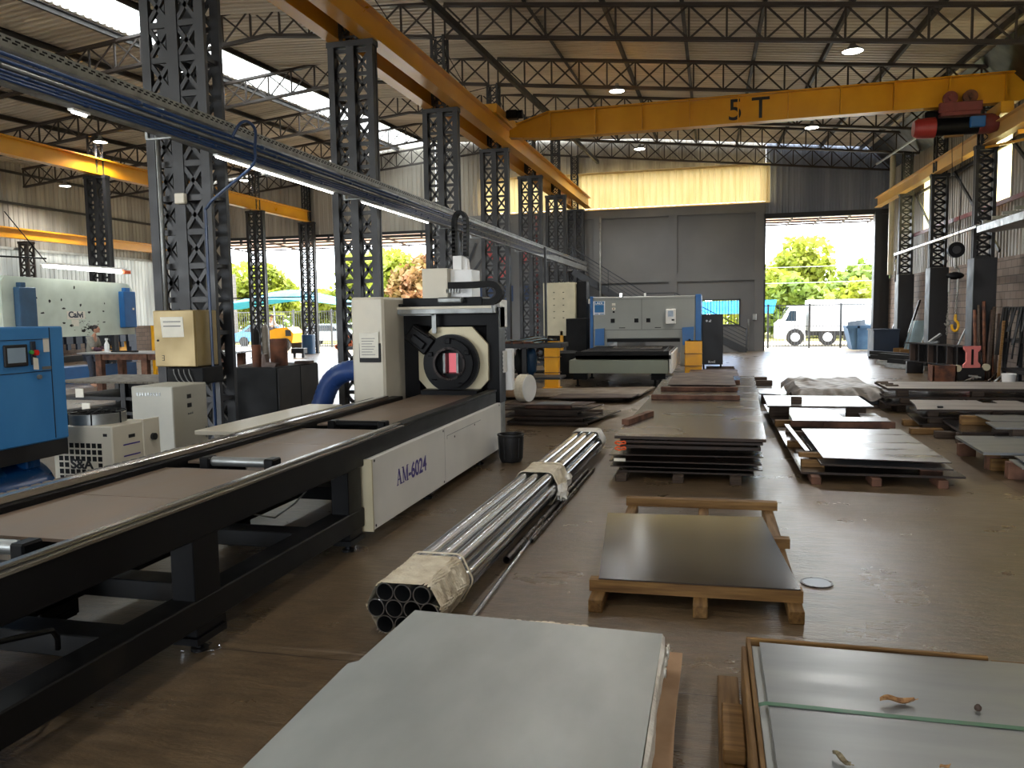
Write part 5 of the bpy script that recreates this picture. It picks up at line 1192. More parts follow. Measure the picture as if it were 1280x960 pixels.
# ------------------------------------------------------------------ high bay lamps
def highbay(x, y, z, label, pw=1.0):
    t = thing('high_bay_lamp', label, 'lamp', (x, y, z), 'high bay lamps')
    part('shade', MB().lathe([(.05, .22), (.07, .12), (.22, .02), (.24, 0), (.21, .0), (.06, .10)], (x, y, z), (0, 0, 1), 20), M['galv_dull'], t)
    part('lens', MB().disc((x, y, z), (0, 0, 1), .21, .0, .012, 20), M['lamp'], t)
    part('cord', MB().tube((x, y, z+.2), (x, y, zb(x, y)+.04), .01, 6), M['black_matt'], t)
    l = bpy.data.lights.new('high_bay_light', 'SPOT'); l.energy = LAMP*pw; l.spot_size = radians(150); l.spot_blend = .6; l.shadow_soft_size = .2; l.color = (1, .97, .92)
    o = bpy.data.objects.new('high_bay_light', l); COL.objects.link(o); o.location = (x, y, z-.03)
for a in ((2.98, 19.3, 7.5, 'high bay lamp near the top right, nearest one over the right hall'), (-2.68, 24, 8.32, 'high bay lamp above the crane girder near its left half'), (3.25, 29, 7.95, 'high bay lamp right of the 5 T lettering under the crane'), (-2.88, 34.0, 8.6, 'high bay lamp below the crane girder, left of it'),
          (-20.2, 23.7, 7.95, 'high bay lamp in the left hall, upper one near the yellow beam'), (-26.6, 29, 7.6, 'high bay lamp in the left hall below the yellow beam'), (-21.3, 34.2, 8.35, 'small far high bay lamp in the left hall beside the big column')):
    highbay(*a, pw=3.6)
for x, y in ((3.0, 9.5), (-2.7, 14.3), (-2.7, 4.3), (3.0, -.5), (-2.7, -5.5), (-13.5, 6), (-20, 13), (-13.5, 19)): highbay(x, y, zb(x, y)-.4, 'added high bay lamp out of the picture, continuing the lamp rows to light the hall', )  # unseen lamps added along the lamp pattern to brighten the hall

# ------------------------------------------------------------------ blue compressor
t = thing('air_compressor', 'blue screw compressor with touch screen on a blue tank at the left edge', 'compressor', (-5.7, 4.6, 0))
X = -5.2
p = MB(); p.bbox(-6.15, X, 3.6, 5.55, .93, 1.86, .012); body = part('cabinet', p, M['comp_blue'], t)
p = MB(); p.box(X-.002, X+.004, 3.6, 5.40, 1.757, 1.762); p.box(X-.002, X+.004, 3.6, 5.40, 1.50, 1.506); p.box(X-.002, X+.004, 5.40, 5.406, .95, 1.85); part('panel_seam', p, M['press_navy'], body)
p = MB(); p.bbox(X-.002, X+.02, 4.95, 5.17, 1.555, 1.725, .008); sc = part('screen_frame', p, M['dark_paint'], body)
p = MB(); p.box(X+.019, X+.022, 4.975, 5.14, 1.585, 1.70); part('screen', p, M['screen'], sc)
p = MB(); p.bbox(X-.002, X+.012, 5.205, 5.255, 1.56, 1.745, .004); pl = part('switch_plate', p, M['press_navy'], body)
p = MB(); p.disc((X+.01, 5.235, 1.655), (1, 0, 0), .022, 0, .03, 14); part('stop_button', p, M['red_button'], pl, 'red stop button')
p = MB(); p.disc((X+.01, 5.20, 1.66), (1, 0, 0), .016, 0, .02, 12); part('start_button', p, M['green_button'], pl)
p = MB(); p.prism([(X+.03, 5.20, 1.62), (X+.03, 5.245, 1.61), (X+.028, 5.25, 1.52), (X+.028, 5.20, 1.525)], (.002, 0, 0)); part('hanging_tag', p, M['paper'], pl)
p = MB(); p.box(X+.001, X+.004, 5.35, 5.395, 1.69, 1.77) if False else p.box(X+.001, X+.004, 5.335, 5.392, 1.655, 1.765); part('notice', p, M['paper'], body)
p = MB(); p.box(X+.001, X+.004, 5.31, 5.40, 1.515, 1.54); part('name_strip', p, M['galv_dull'], body)
p = MB(); p.disc((X, 5.27, 1.46), (1, 0, 0), .018, 0, .02, 12); part('lock', p, M['chain_steel'], body)
p = MB(); p.bbox(-6.1, X-.01, 3.6, 5.54, .80, .93, .004); part('skid', p, M['gold_metal'] if False else M['dark_paint'], t)
p = MB(); p.lathe([(.001, -1.0), (.16, -.98), (.26, -.9), (.28, -.8), (.28, .8), (.26, .9), (.16, .98), (.001, 1.0)], (-5.52, 4.55, .5), (0, 1, 0), 28); part('tank', p, M['tank_blue'], t)
p = MB()
for y in (3.9, 4.75, 5.25): p.bbox(-5.7, -5.3, y-.05, y+.09, .72, .81, .01)
for y in (3.9, 5.2):
    for x in (-5.72, -5.32): p.box(x-.04, x+.04, y-.05, y+.05, 0, .4)
part('tank_foot', p, M['tank_blue'], t, split=True)

# ------------------------------------------------------------------ water chiller
t = thing('water_chiller', 'low beige water chiller with square grid front and a fan on top', 'chiller', (-5.3, 6.05, 0))
cx0, cx1, cy0, cy1 = -5.62, -5.0, 5.80, 6.28
p = MB(); p.bbox(cx0, cx1, cy0, cy1, .06, .99, .01); bd = part('casing', p, M['beige_metal'], t)
p = MB()
for i in range(8):
    for j in range(13):
        x = cx0+.06+.058*i; z = .10+.058*j
        if j == 9 and 2 <= i <= 6: continue
        p.box(x, x+.042, cy0-.002, cy0+.002, z, z+.042)
part('grid_openings', p, M['black_matt'], bd, kind=None)
p = MB(); p.text('S&A', .115, (cx0+.18, cy0-.004, .615), (1, 0, 0), (0, 0, 1), depth=.001, wide=1.15, bold=.004); part('lettering', p, M['label_black'], bd)
p = MB(); p.box(cx1-.09, cx1-.05, cy0-.003, cy0+.002, .90, .925); p.box(cx1-.001, cx1+.003, 6.0, 6.08, .86, .89); part('display', p, M['label_black'], bd, split=True)
p = MB(); p.box(cx1-.001, cx1+.002, 5.93, 6.14, .80, .812); p.box(cx1-.001, cx1+.002, 5.93, 6.14, .70, .712); part('label_stripe', p, M['label_purple'], bd, split=True)
p = MB(); p.bbox(cx1-.001, cx1+.012, cy1-.1, cy1+.12, .45, 1.0, .004); bx = part('connection_box', p, M['beige_metal'], bd)
p = MB(); p.disc((cx1+.012, cy1+.02, .83), (1, 0, 0), .032, 0, .03, 16); part('dial', p, M['label_black'], bx)
p = MB(); p.ring((-5.35, 6.04, .99), (0, 0, 1), .24, .225, 0, .09, 32); fan = part('fan_shroud', p, M['galv_dull'], t)
p = MB()
for a in range(6): u = a*pi/3; p.tube((-5.35, 6.04, 1.09), (-5.35+.245*cos(u), 6.04+.245*sin(u), 1.09), .006, 6); p.tube((-5.35+.245*cos(u), 6.04+.245*sin(u), 1.09), (-5.35+.245*cos(u), 6.04+.245*sin(u), .99), .006, 6)
for r in (.08, .16, .24): p.path([(-5.35+r*cos(k*pi/12), 6.04+r*sin(k*pi/12), 1.09) for k in range(24)], .004, 5, True)
part('fan_guard', p, M['black_matt'], fan)
p = MB()
for a in range(5): u = a*2*pi/5; p.bar((-5.35, 6.04, 1.04), (-5.35+.2*cos(u), 6.04+.2*sin(u), 1.05), .1, .008)
part('fan_blade', p, M['dark_paint'], fan)

# ------------------------------------------------------------------ beige stabiliser cabinet, gold box
t = thing('beige_cabinet', 'tall beige voltage cabinet standing before the nearest column', 'cabinet', (-5.85, 7.7, 0))
p = MB(); p.bbox(-6.12, -5.6, 7.42, 8.02, 0.03, 1.18, .01); bd = part('casing', p, M['beige_cabinet'], t)
p = MB()
for k in range(9): p.box(-6.05+.035*k, -6.03+.035*k, 7.417, 7.421, 1.08, 1.115)
part('vent_slots', p, M['galv_dull'], bd)
p = MB(); p.box(-5.602, -5.596, 7.66, 7.73, 1.03, 1.075); p.box(-5.602, -5.596, 7.66, 7.73, .93, .975); part('meter', p, M['label_black'], bd, split=True)
p = MB()
for k in range(3): p.disc((-5.598, 7.67+.035*k, .86), (1, 0, 0), .009, 0, .006, 10)
part('lamp_button', p, M['galv_dull'], bd, split=True)
p = MB(); p.bbox(-5.6, -5.585, 7.96, 7.98, .55, .68, .004); part('handle', p, M['galv_dull'], bd)
t = thing('control_box', 'gold-brown electrical box with a paper notice hung on the nearest column', 'box', (-6.25, 8.55, 1.7))
p = MB(); p.bbox(-6.54, -5.96, 8.38, 8.81, 1.33, 2.01, .012); bd = part('casing', p, M['gold_metal'], t)
p = MB(); p.bbox(-6.53, -6.08 if False else -5.97, 8.366, 8.38, 1.335, 2.005, .006); dr = part('door', p, M['gold_metal'], t)
p = MB(); p.prism([(-6.43, 8.364, 1.93), (-6.12, 8.364, 1.93), (-6.11, 8.364, 1.69), (-6.41, 8.364, 1.685)], (0, -.002, 0)); nt_ = part('notice', p, M['paper'], dr)
p = MB()
for z in (1.875, 1.865, 1.82, 1.815): p.box(-6.39, -6.15, 8.36, 8.3615, z, z+.005)
part('notice_print', p, M['ink'], dr)
p = MB(); p.disc((-6.475, 8.366, 1.65), (0, -1, 0), .012, 0, .012, 12); part('lock', p, M['label_black'], dr)
p = MB()
for z in (1.405, 1.435, 1.465): p.box(-6.43, -6.40 if z != 1.435 else -6.41, 8.363, 8.3655, z, z+.006)
p.box(-6.405, -6.398, 8.363, 8.3655, 1.405, 1.47); part('marker_sign', p, M['label_black'], dr)
t = thing('transformer', 'black transformer frame with loose wires under the gold-brown box', 'transformer', (-6.2, 8.5, 1.2))
part('frame', MB().bbox(-6.4, -5.9, 8.4, 8.81, 1.12, 1.32, .01), M['black_matt'], t)
p = MB()
for k in range(4): x = -6.3+.07*k; p.path([(x, 8.39, 1.3), (x+.02, 8.37, 1.25), (x+.05, 8.38, 1.17), (x+.08, 8.39, 1.05 if k == 3 else 1.14)], .006, 6)
part('wire', p, M['galv_dull'], t, split=True)

# shelf of beige steel strip beside the bed
b = MB(); b.bbox(-4.62, -4.2, 6.4, 8.6, .835, .875, .005)
for y in (6.6, 8.3):
    for x in (-4.5, -4.27): b.box(x-.03, x+.03, y-.03, y+.03, 0, .835)
solo('narrow_bench', b, M['beige_metal'], 'long narrow beige topped bench behind the far rail of the cutter bed', 'bench')

# ------------------------------------------------------------------ black cabinet and steel odds on it
t = thing('black_cabinet', 'black two door cabinet left of the blue duct', 'cabinet', (-6.5, 11.2, 0))
p = MB(); p.bbox(-6.98, -6.2, 10.58, 11.85, 0, 1.17, .012); part('carcass', p, M['black_matt'], t)
for a, c in ((10.6, 11.25), (11.27, 11.84)): part('door', MB().bbox(-6.2, -6.185, a, c, .06, 1.15, .004), M['dark_paint'], t)
solo('rusty_cylinder', MB().pipe((-6.62, 10.75, 1.17), (-6.62, 10.75, 1.5), .065, .055, 20), M['rust'], 'short rusty steel cylinder on the black cabinet, in front', 'cylinder')
solo('rusty_cylinder', MB().pipe((-6.45, 11.1, 1.17), (-6.45, 11.1, 1.58), .13, .12, 24), M['rust'], 'wide rust-purple cylinder standing on the black cabinet', 'cylinder')
b = MB(); b.prism([(-6.52, 10.7, 1.17), (-6.3, 10.7, 1.17), (-6.28, 10.72, 1.22), (-6.45, 10.72, 1.24), (-6.47, 10.72, 1.36), (-6.52, 10.72, 1.36)], (0, .1, 0)); solo('steel_shoe', b, M['steel_rusty'], 'boot shaped rusty bracket on the black cabinet', 'bracket')
for k, (x, y, L) in enumerate(((-6.85, 10.8, .35), (-6.8, 10.95, .3), (-6.3, 11.5, .25))):
    solo('scrap_bar', MB().bbox(x-.1, x+.16, y-.03, y+L*.5, 1.17, 1.195+.01*k, .004), M['steel_rusty'], ['flat rusty scrap at the front left of the black cabinet top', 'second flat scrap behind it on the black cabinet top', 'flat scrap at the right end of the black cabinet top'][k], 'scrap')
t = thing('motor_stack', 'dark motor and red parts stacked on the floor left of the black cabinet', 'machine part', (-7.4, 11.0, 0))
p = MB(); p.bbox(-7.5, -7.05, 10.75, 11.2, .0, .12, .01); p.bbox(-7.45, -7.1, 10.8, 11.15, .26, .42, .03); part('housing', p, M['black_matt'], t)
p = MB(); p.bbox(-7.45, -7.1, 10.78, 11.1, .12, .26, .02); part('red_core', p, M['red_dull'], t)

# ------------------------------------------------------------------ press brake
GS = 1.35; GT = Matrix.Translation((0, 0, 1.9)) @ Matrix.Scale(GS, 4) @ Matrix.Translation((0, 0, -1.9))
t = thing('press_brake', 'pale green press brake with two blue side boxes in the left hall', 'press brake', (-14.5*GS, 15.4*GS, 0))
X = -14.0
p = MB(); prof = [(13.40, 1.55), (13.40, 2.72), (13.5, 2.85), (17.05, 2.80), (17.2, 2.68), (17.25, 1.55)]
p.prism([(X-.12, y, z) for y, z in prof], (.12, 0, 0)); ram = part('ram_plate', p, M['press_cream'], t, 'pale green ram plate')
p = MB(); p.bbox(X, X+.16, 13.68, 14.12, 1.75, 2.62, .015); p.bbox(X, X+.12, 13.76, 13.9, 2.62, 2.72, .01); part('cylinder_cover', p, M['press_blue_dark'], t, 'dull blue cylinder cover')
p = MB(); p.bbox(X, X+.16, 16.72, 17.14, 1.72, 2.60, .015); p.bbox(X, X+.12, 16.84, 17.0, 2.60, 2.69, .01); cv = part('cylinder_cover', p, M['press_blue'], t, 'bright blue cylinder cover')
part('small_plate', MB().box(X+.16, X+.165, 17.0, 17.06, 2.15, 2.2), M['paper'], cv)
p = MB(); rr = random.Random(4)
for (y, z) in ((14.28, 2.40), (14.62, 2.34), (14.95, 2.37), (15.0, 2.18), (14.4, 2.08), (15.5, 2.26), (15.75, 2.1), (16.2, 2.12), (16.25, 2.3), (14.98, 1.86), (15.2, 1.80), (16.2, 1.86), (15.34, 2.65), (15.6, 1.75), (15.55, 1.68), (15.7, 1.72)):
    n = 7; r0 = .025+.03*rr.random()
    p.prism([(X+.001, y+(1.6 if z < 2.2 else .6)*r0*(.6+.6*rr.random())*cos(k*2*pi/n), z+r0*(.4+.6*rr.random())*sin(k*2*pi/n)) for k in range(n)], (.002, 0, 0))
for k in range(40): y = 15.6+rr.gauss(0, .16); z = 1.78+rr.gauss(0, .09); z = max(1.57, z); p.box(X+.001, X+.003, y, y+.02+.02*rr.random(), z, z+.012)
part('chipped_paint', p, M['scuff'], ram, kind='stuff')
p = MB(); p.box(X+.001, X+.003, 15.08, 15.62, 1.94, 2.12); p.box(X+.001, X+.003, 15.2, 15.42, 1.78, 1.93); part('sticker', p, M['paper'], ram)
p = MB(); p.text('Calvi', .19, (X+.004, 15.12, 1.98), (0, 1, 0), (0, 0, 1), depth=.001, wide=1.15, bold=.006); part('lettering', p, M['press_navy'], ram)
p = MB()
for k in range(13): y = 13.6+.28*k; p.bbox(X-.1, X+.02, y, y+.2, 1.38, 1.55, .005); p.box(X-.05, X, y+.05, y+.15, 1.25, 1.38)
part('tool_clamp', p, M['press_navy'], t, split=True)
p = MB(); p.bbox(X-.1, X+.03, 13.5, 17.2, .15, .86, .01); part('bed_plate', p, M['press_blue'], t)
p = MB(); p.bbox(X-.08, X+.05, 13.5, 17.2, .98, 1.12, .01); p.bbox(X+.05, X+.5, 15.9, 17.0, 1.0, 1.1, .01); part('die_rail', p, M['slat_dark'], t)
p = MB()
for y in (13.7, 14.3, 16.4, 16.75): p.bbox(X-.12, X-.06, y, y+.25, 1.12, 1.4, .01)
part('back_gauge', p, M['post_yellow'], t, split=True)
p = MB(); p.bbox(X-1.5, X-.12, 13.1, 13.38, 0, 2.9, .03); p.bbox(X-1.5, X-.12, 17.2, 17.45, 0, 2.6, .03); part('side_frame', p, M['press_navy'], t, split=True)
p = MB(); p.bbox(X-1.4, X-.2, 13.4, 17.2, .9, 1.4, .02) if False else p.bbox(X-1.3, X-.3, 13.4, 17.2, .15, .8, .02); part('rear_box', p, M['press_blue'], t)
t = thing('tube_lamp', 'bright fluorescent tube lamp above the press brake', 'lamp', (-13.9*GS, 15.6*GS, 3.4))
part('housing', MB().box(-13.98, -13.82, 14.4, 16.9, 3.12, 3.16), M['white_plastic'], t); part('tube', MB().tube((-13.9, 14.42, 3.09), (-13.9, 16.75, 3.06), .035, 10), M['tube'], t)
part('end_cap', MB().box(-13.97, -13.83, 16.78, 17.0, 3.03, 3.11), M['strap_orange'], t)
p = MB(); p.tube((-13.9, 14.5, 3.16), (-14.3, 13.9, 4.2), .012, 6); p.tube((-14.2, 13.5, 2.85), (-14.2, 13.5, 3.25), .02, 6); p.tube((-14.2, 13.5, 3.25), (-14.0, 14.6, 3.26), .02, 6); part('stay', p, M['black_matt'], t)
t = thing('safety_guard', 'yellow mesh guard post beside the right end of the press brake', 'guard', (-13.6*GS, 17.9*GS, 0))
p = MB(); p.box(-13.7, -13.6, 17.45, 17.5, 0, 1.75); p.box(-13.7, -13.6, 18.3, 18.35, 0, 1.75)
for k in range(22): p.box(-13.67, -13.63, 17.5, 18.3, .15+.072*k, .18+.072*k)
part('mesh', p, M['post_yellow'], t)
t = thing('task_lamp', 'white arm lamp with black knuckle beside the press brake', 'lamp', (-13.3*GS, 17.6*GS, 0))
p = MB(); p.tube((-13.3, 17.4, 2.0), (-13.3, 18.0, 2.0), .03, 8); part('arm', p, M['white_plastic'], t)
p = MB(); p.tube((-13.3, 17.6, 0), (-13.3, 17.6, 2.0), .03, 8); part('pole', p, M['galv_dull'], t)
p = MB(); p.ball((-13.3, 17.6, 1.55), .07, 10, 8); p.ball((-13.28, 17.6, 1.15), .1, 10, 8, lambda d: 1+.3*sin(9*d.x+7*d.z)); part('knuckle', p, M['black_matt'], t, split=True)

GT = None
# ------------------------------------------------------------------ tables, racks
t = thing('work_table', 'steel work table with brown legs between the person and the gold-brown box', 'table', (-13.6, 18.3, 0))
part('top', MB().bbox(-16.3, -11.6, 17.8, 18.9, 1.02, 1.06, .006), M['steel_bright'], t)
for x in (-15.7, -14.3, -12.0):
    for y in (17.95, 18.75): part('leg', MB().bbox(x-.09, x+.09, y-.08, y+.08, 0, 1.02, .008), M['timber_red'], t)
part('apron', MB().bbox(-15.75, -11.9, 17.92, 17.98, .86, 1.02, .006), M['timber_red'], t)
b = MB(); b.lathe([(.001, 0), (.06, 0), (.062, .2), (.03, .27), (.02, .31), (.04, .32), (.04, .37), (.001, .37)], (-15.6, 18.1, 1.06), (0, 0, 1), 16); solo('spray_bottle', b, M['white_plastic'], 'white plastic bottle on the work table by the person', 'bottle')
solo('dark_bar', MB().bbox(-15.4, -14.6, 18.0, 18.08, 1.06, 1.10, .004), M['black_matt'], 'dark flat bar on the work table right of the white bottle', 'bar')
t = thing('plate_rack', 'black steel rack holding slatted rusty plates behind the chiller', 'rack', (-8.5, 10.6, 0))
part('top_plates', MB().bbox(-9.65, -7.1, 10.0, 11.4, .97, 1.0, .004), M['rack_plates'], t)
for z in (.2, .5, .72): part('shelf', MB().bbox(-9.6, -7.15, 10.02, 11.38, z, z+.05, .004), M['rack_dark'], t)
part('shade_panel', MB().bbox(-9.62, -7.12, 11.36, 11.4, .05, .97, .004), M['black_matt'], t)  # black sheet added so the space behind the shelves stays dark
for x in (-9.6, -8.4, -7.2):
    for y in (10.05, 11.35): part('upright', MB().box(x-.04, x+.04, y-.04, y+.04, 0, .97), M['rack_dark'], t)
for k, (x, z) in enumerate(((-9.15, .77), (-9.05, .555))): solo('paper_tag', MB().box(x-.07, x+.07, 10.0, 10.01, z-.01, z+.12), M['paper'], ['upper white tag on the plate rack', 'lower white tag on the plate rack'][k], 'tag')
solo('white_sheet', MB().bbox(-9.0, -7.2, 12.95, 13.6, .55, .6, .005).box(-8.9, -8.8, 13, 13.5, 0, .55).box(-7.4, -7.3, 13, 13.5, 0, .55), M['steel_bright'], 'low bright bench behind the gold-brown box', 'bench')

# ------------------------------------------------------------------ people
def figure(name, label, loc, rz, joints, edges, radii, parts, body_m='skin'):
    t = thing(name, label, 'person', loc); T = Matrix.Rotation(rz, 4, 'Z')
    def skinned(nm, jn, ed, rad, m, root, par, lv=2):
        me = bpy.data.meshes.new(nm); idx = {j: i for i, j in enumerate(jn)}
        me.from_pydata([T @ Vector(joints[j]) for j in jn], [(idx[a], idx[b]) for a, b in ed], [])
        o = bpy.data.objects.new(nm, me); COL.objects.link(o); o.parent = par; ORG[o] = ORG[t]
        sk = o.modifiers.new('skin', 'SKIN'); sk.use_smooth_shade = True
        for j in jn:
            v = me.skin_vertices[0].data[idx[j]]; r = rad[j]; v.radius = r if isinstance(r, tuple) else (r, r); v.use_root = (j == root)
        ss = o.modifiers.new('sub', 'SUBSURF'); ss.levels = lv; ss.render_levels = lv
        me.materials.append(M[m]); return o
    body = skinned('body', list(joints), edges, radii, body_m, 'pelvis', t)
    for (nm, m, jl, el, grow) in parts:
        rad = {j: tuple(x+grow for x in (radii[j] if isinstance(radii[j], tuple) else (radii[j],)*2)) for j in jl}
        skinned(nm, jl, el, rad, m, jl[0], t)
    return t, T
def head_parts(t, T, hc, face, hair_m='hair', bun=True):
    c = Vector(hc); F = Vector(face).normalized(); U = V(0, 0, 1); S = F.cross(U).normalized()
    def L(p): return ORG[t] + T @ (c + F*p[0] + S*p[1] + U*p[2])
    Rm = Matrix((( (T @ F).x, (T @ S).x, 0, 0), ((T @ F).y, (T @ S).y, 0, 0), (0, 0, 1, 0), (0, 0, 0, 1)))
    p = MB(); p.ball((0, 0, 0), (.092, .078, .115), 18, 12, lambda d: 1 - .12*max(0, -d.z)*(1-abs(d.x)) + .05*max(0, d.x)*max(0, -d.z)); p.T = None
    q = MB(); 
    for v in p.v: pass
    q.T = Matrix.Translation(L((0, 0, 0))) @ Rm; q.ball((0, 0, 0), (.095, .076, .115), 18, 12, lambda d: 1-.1*max(0, -d.z))
    q.ball((.097, 0, -.012), (.022, .012, .02), 8, 6); q.ball((.08, 0, -.075), (.025, .03, .02), 8, 6)
    for s in (-1, 1): q.ball((.0, s*.077, -.01), (.022, .01, .03), 8, 6)
    hd = part('head', q, M['skin'], t)
    e = MB(); e.T = q.T
    for s in (-1, 1): e.ball((.085, s*.032, .012), (.012, .015, .008), 8, 6); e.box(.086, .096, s*.032-.016, s*.032+.016, .03, .036)
    e.box(.092, .1, -.022, .022, -.052, -.046); part('face_features', e, M['hair'], hd)
    h = MB(); h.T = q.T; h.ball((-.018, 0, .022), (.1, .086, .112), 18, 12, lambda d: 1 if d.z > -.2 or d.x < -.2 else .8)
    if bun: h.ball((-.125, 0, .06), (.06, .055, .055), 12, 8)
    part('hair', h, M[hair_m], t)
def hand(t, T, wrist, d, curl=.6, side=1, m='skin'):
    """palm, four bent fingers of different length and a thumb from the palm side"""
    w0 = Vector(wrist); D = Vector(d).normalized(); N = V(0, 0, -1) if abs(D.z) < .9 else V(0, 1, 0); S = D.cross(N).normalized(); N = S.cross(D)
    p = MB(); P = lambda a, b, c: ORG[t] + T @ (w0 + D*a + S*b + N*c)
    p.path([P(0, 0, 0), P(.03, 0, .0), P(.07, 0, .002), P(.085, 0, .004)], [.022, .034, .036, .026], 10)
    for k, (b, L) in enumerate(((-.027, .062), (-.009, .072), (.009, .068), (.027, .052))):
        p.path([P(.07, b, 0), P(.08+L*.4, b, .004+.012*curl), P(.08+L*.75, b, .012+.03*curl), P(.08+L*.85, b, .02+.055*curl)], [.0095, .009, .008, .007], 7)
    p.path([P(.025, -.028*side, 0), P(.045, -.055*side, .012), P(.07, -.062*side, .03)], [.012, .0105, .009], 7)
    part('hand', p, M[m], t)
J = dict(pelvis=(0, 0, .92), spine=(.03, 0, 1.12), chest=(.08, 0, 1.32), neck=(.13, 0, 1.47), head=(.16, 0, 1.56), shL=(.09, .19, 1.39), elL=(.16, .24, 1.13), wrL=(.38, .16, 1.07), shR=(.09, -.19, 1.39), elR=(.17, -.24, 1.12), wrR=(.40, -.16, 1.06),
         hipL=(0, .09, .88), knL=(.03, .1, .48), anL=(-.01, .1, .09), toL=(.14, .11, .04), hipR=(0, -.09, .88), knR=(.05, -.1, .48), anR=(.02, -.1, .09), toR=(.17, -.11, .04))
Eg = [('pelvis', 'spine'), ('spine', 'chest'), ('chest', 'neck'), ('neck', 'head'), ('chest', 'shL'), ('shL', 'elL'), ('elL', 'wrL'), ('chest', 'shR'), ('shR', 'elR'), ('elR', 'wrR'), ('pelvis', 'hipL'), ('hipL', 'knL'), ('knL', 'anL'), ('anL', 'toL'), ('pelvis', 'hipR'), ('hipR', 'knR'), ('knR', 'anR'), ('anR', 'toR')]
Rd = dict(pelvis=(.15, .11), spine=(.14, .10), chest=(.15, .11), neck=.05, head=.05, shL=.065, elL=.045, wrL=.03, shR=.065, elR=.045, wrR=.03, hipL=.085, knL=.06, anL=.042, toL=.04, hipR=.085, knR=.06, anR=.042, toR=.04)
clothes = [('shirt', 'shirt_grey', ['pelvis', 'spine', 'chest', 'shL', 'shR', 'elL', 'elR'], [('pelvis', 'spine'), ('spine', 'chest'), ('chest', 'shL'), ('shL', 'elL'), ('chest', 'shR'), ('shR', 'elR')], .03),
           ('sleeve', 'sleeve_plum', ['elL', 'wrL'], [('elL', 'wrL')], .026), ('sleeve', 'sleeve_plum', ['elR', 'wrR'], [('elR', 'wrR')], .026),
           ('trousers', 'trouser', ['pelvis', 'hipL', 'knL', 'anL', 'hipR', 'knR', 'anR'], [('pelvis', 'hipL'), ('hipL', 'knL'), ('knL', 'anL'), ('pelvis', 'hipR'), ('hipR', 'knR'), ('knR', 'anR')], .012)]
t, T = figure('person', 'person with dark hair in a bun and grey work shirt standing at the press brake', (-17.15, 19.25, 0), radians(18), J, Eg, Rd, clothes)
head_parts(t, T, (.19, 0, 1.655), (1, 0, -.0))
hand(t, T, (.38, .16, 1.07), (.95, -.2, -.1), .6, 1); hand(t, T, (.40, -.16, 1.06), (.95, .2, -.1), .6, -1)
J2 = dict(J); J2.update(elL=(.1, .27, 1.12), wrL=(.25, .22, .95), elR=(.05, -.27, 1.1), wrR=(.12, -.26, .86))
cl2 = [(a, 'shirt_white' if a != 'trousers' else 'trouser', c, d, e) for a, b, c, d, e in clothes]
J3 = dict(J2); J3.update(pelvis=(0, 0, 1.28), spine=(0, 0, 1.48), chest=(.02, 0, 1.68), neck=(.05, 0, 1.83), head=(.07, 0, 1.92), shL=(.02, .19, 1.75), elL=(.12, .25, 1.5), wrL=(.36, .2, 1.46), shR=(.02, -.19, 1.75), elR=(.12, -.25, 1.5), wrR=(.36, -.2, 1.46),
     hipL=(.02, .1, 1.27), knL=(.44, .13, 1.25), anL=(.5, .13, .85), toL=(.62, .13, .8), hipR=(.02, -.1, 1.27), knR=(.44, -.13, 1.25), anR=(.5, -.13, .85), toR=(.62, -.13, .8))
t, T = figure('person', 'person in a white shirt sitting on the yellow loader outside', (-25.0, 42.25, 0), radians(-25), J3, Eg, Rd, cl2); head_parts(t, T, (.1, 0, 2.0), (1, 0, 0), bun=False)
hand(t, T, (.36, .2, 1.46), (.95, -.2, -.1), .7, 1); hand(t, T, (.36, -.2, 1.46), (.95, .2, -.1), .7, -1)

# gas bottles, drums by the far left columns
def bottle(x, y, h, r, m, label):
    solo('gas_cylinder', MB().lathe([(.001, 0), (r, 0), (r, h*.8), (r*.75, h*.9), (r*.3, h*.95), (r*.3, h), (.001, h)], (x, y, 0), (0, 0, 1), 18), M[m], label, 'gas cylinder')
bottle(-19.95, 33.2, 1.7, .16, 'gas_grey', 'grey gas cylinder right of the far lattice column'); bottle(-20.3, 33.0, 1.5, .14, 'black_matt', 'dark gas cylinder in front of the far lattice column'); bottle(-19.45, 33.4, .75, .2, 'drum_blue', 'small dark blue drum right of the grey gas cylinder')
b = MB(); b.lathe([(.001, 0), (.35, 0), (.35, 1.0), (.001, 1.0)], (-20.4, 38.1, 0), (0, 0, 1), 20); solo('oil_drum', b, M['drum_blue'], 'dark blue drum in front of the right far lattice column', 'drum')
solo('valve_stand', MB().bbox(-19.35, -18.7, 34.4, 34.8, .2, .45, .02).box(-19.3, -19.2, 34.5, 34.6, 0, .2).box(-18.85, -18.75, 34.5, 34.6, 0, .2), M['oil_dark'], 'dark machine part on the floor right of the blue drum', 'machine part')
# ------------------------------------------------------------------ flat bed laser cutter
t = thing('laser_cutter', 'big grey laser cutting machine with blue sides and slatted table at the back', 'laser cutter', (-2.1, 23, 0))
p = MB(); p.bbox(-3.52, -1.02, 20.3, 23.9, .36, .70, .01); part('table_frame', p, M['laser_grey_green'], t)
p = MB(); p.bbox(-3.36, -.95, 20.35, 24.3, .72, .82, .006); p.box(-3.36, -1.0, 20.35, 20.4, .72, .92); tb = part('pallet_frame', p, M['black_matt'], t)
p = MB()
for k in range(46): x = -3.28+k*.05; p.box(x, x+.012, 20.45, 24.2, .82, .905)
part('slats', p, M['slat_dark'], tb)
p = MB(); p.box(-2.7, -1.3, 22.2, 23.8, .905, .915); part('loaded_sheet', p, M['steel_hot'], tb)
for k in range(4): part('side_rail', MB().box(-1.16+.06*k, -1.13+.06*k, 20.4, 24.2, .84, .91-.01*k), M['galv'], tb)
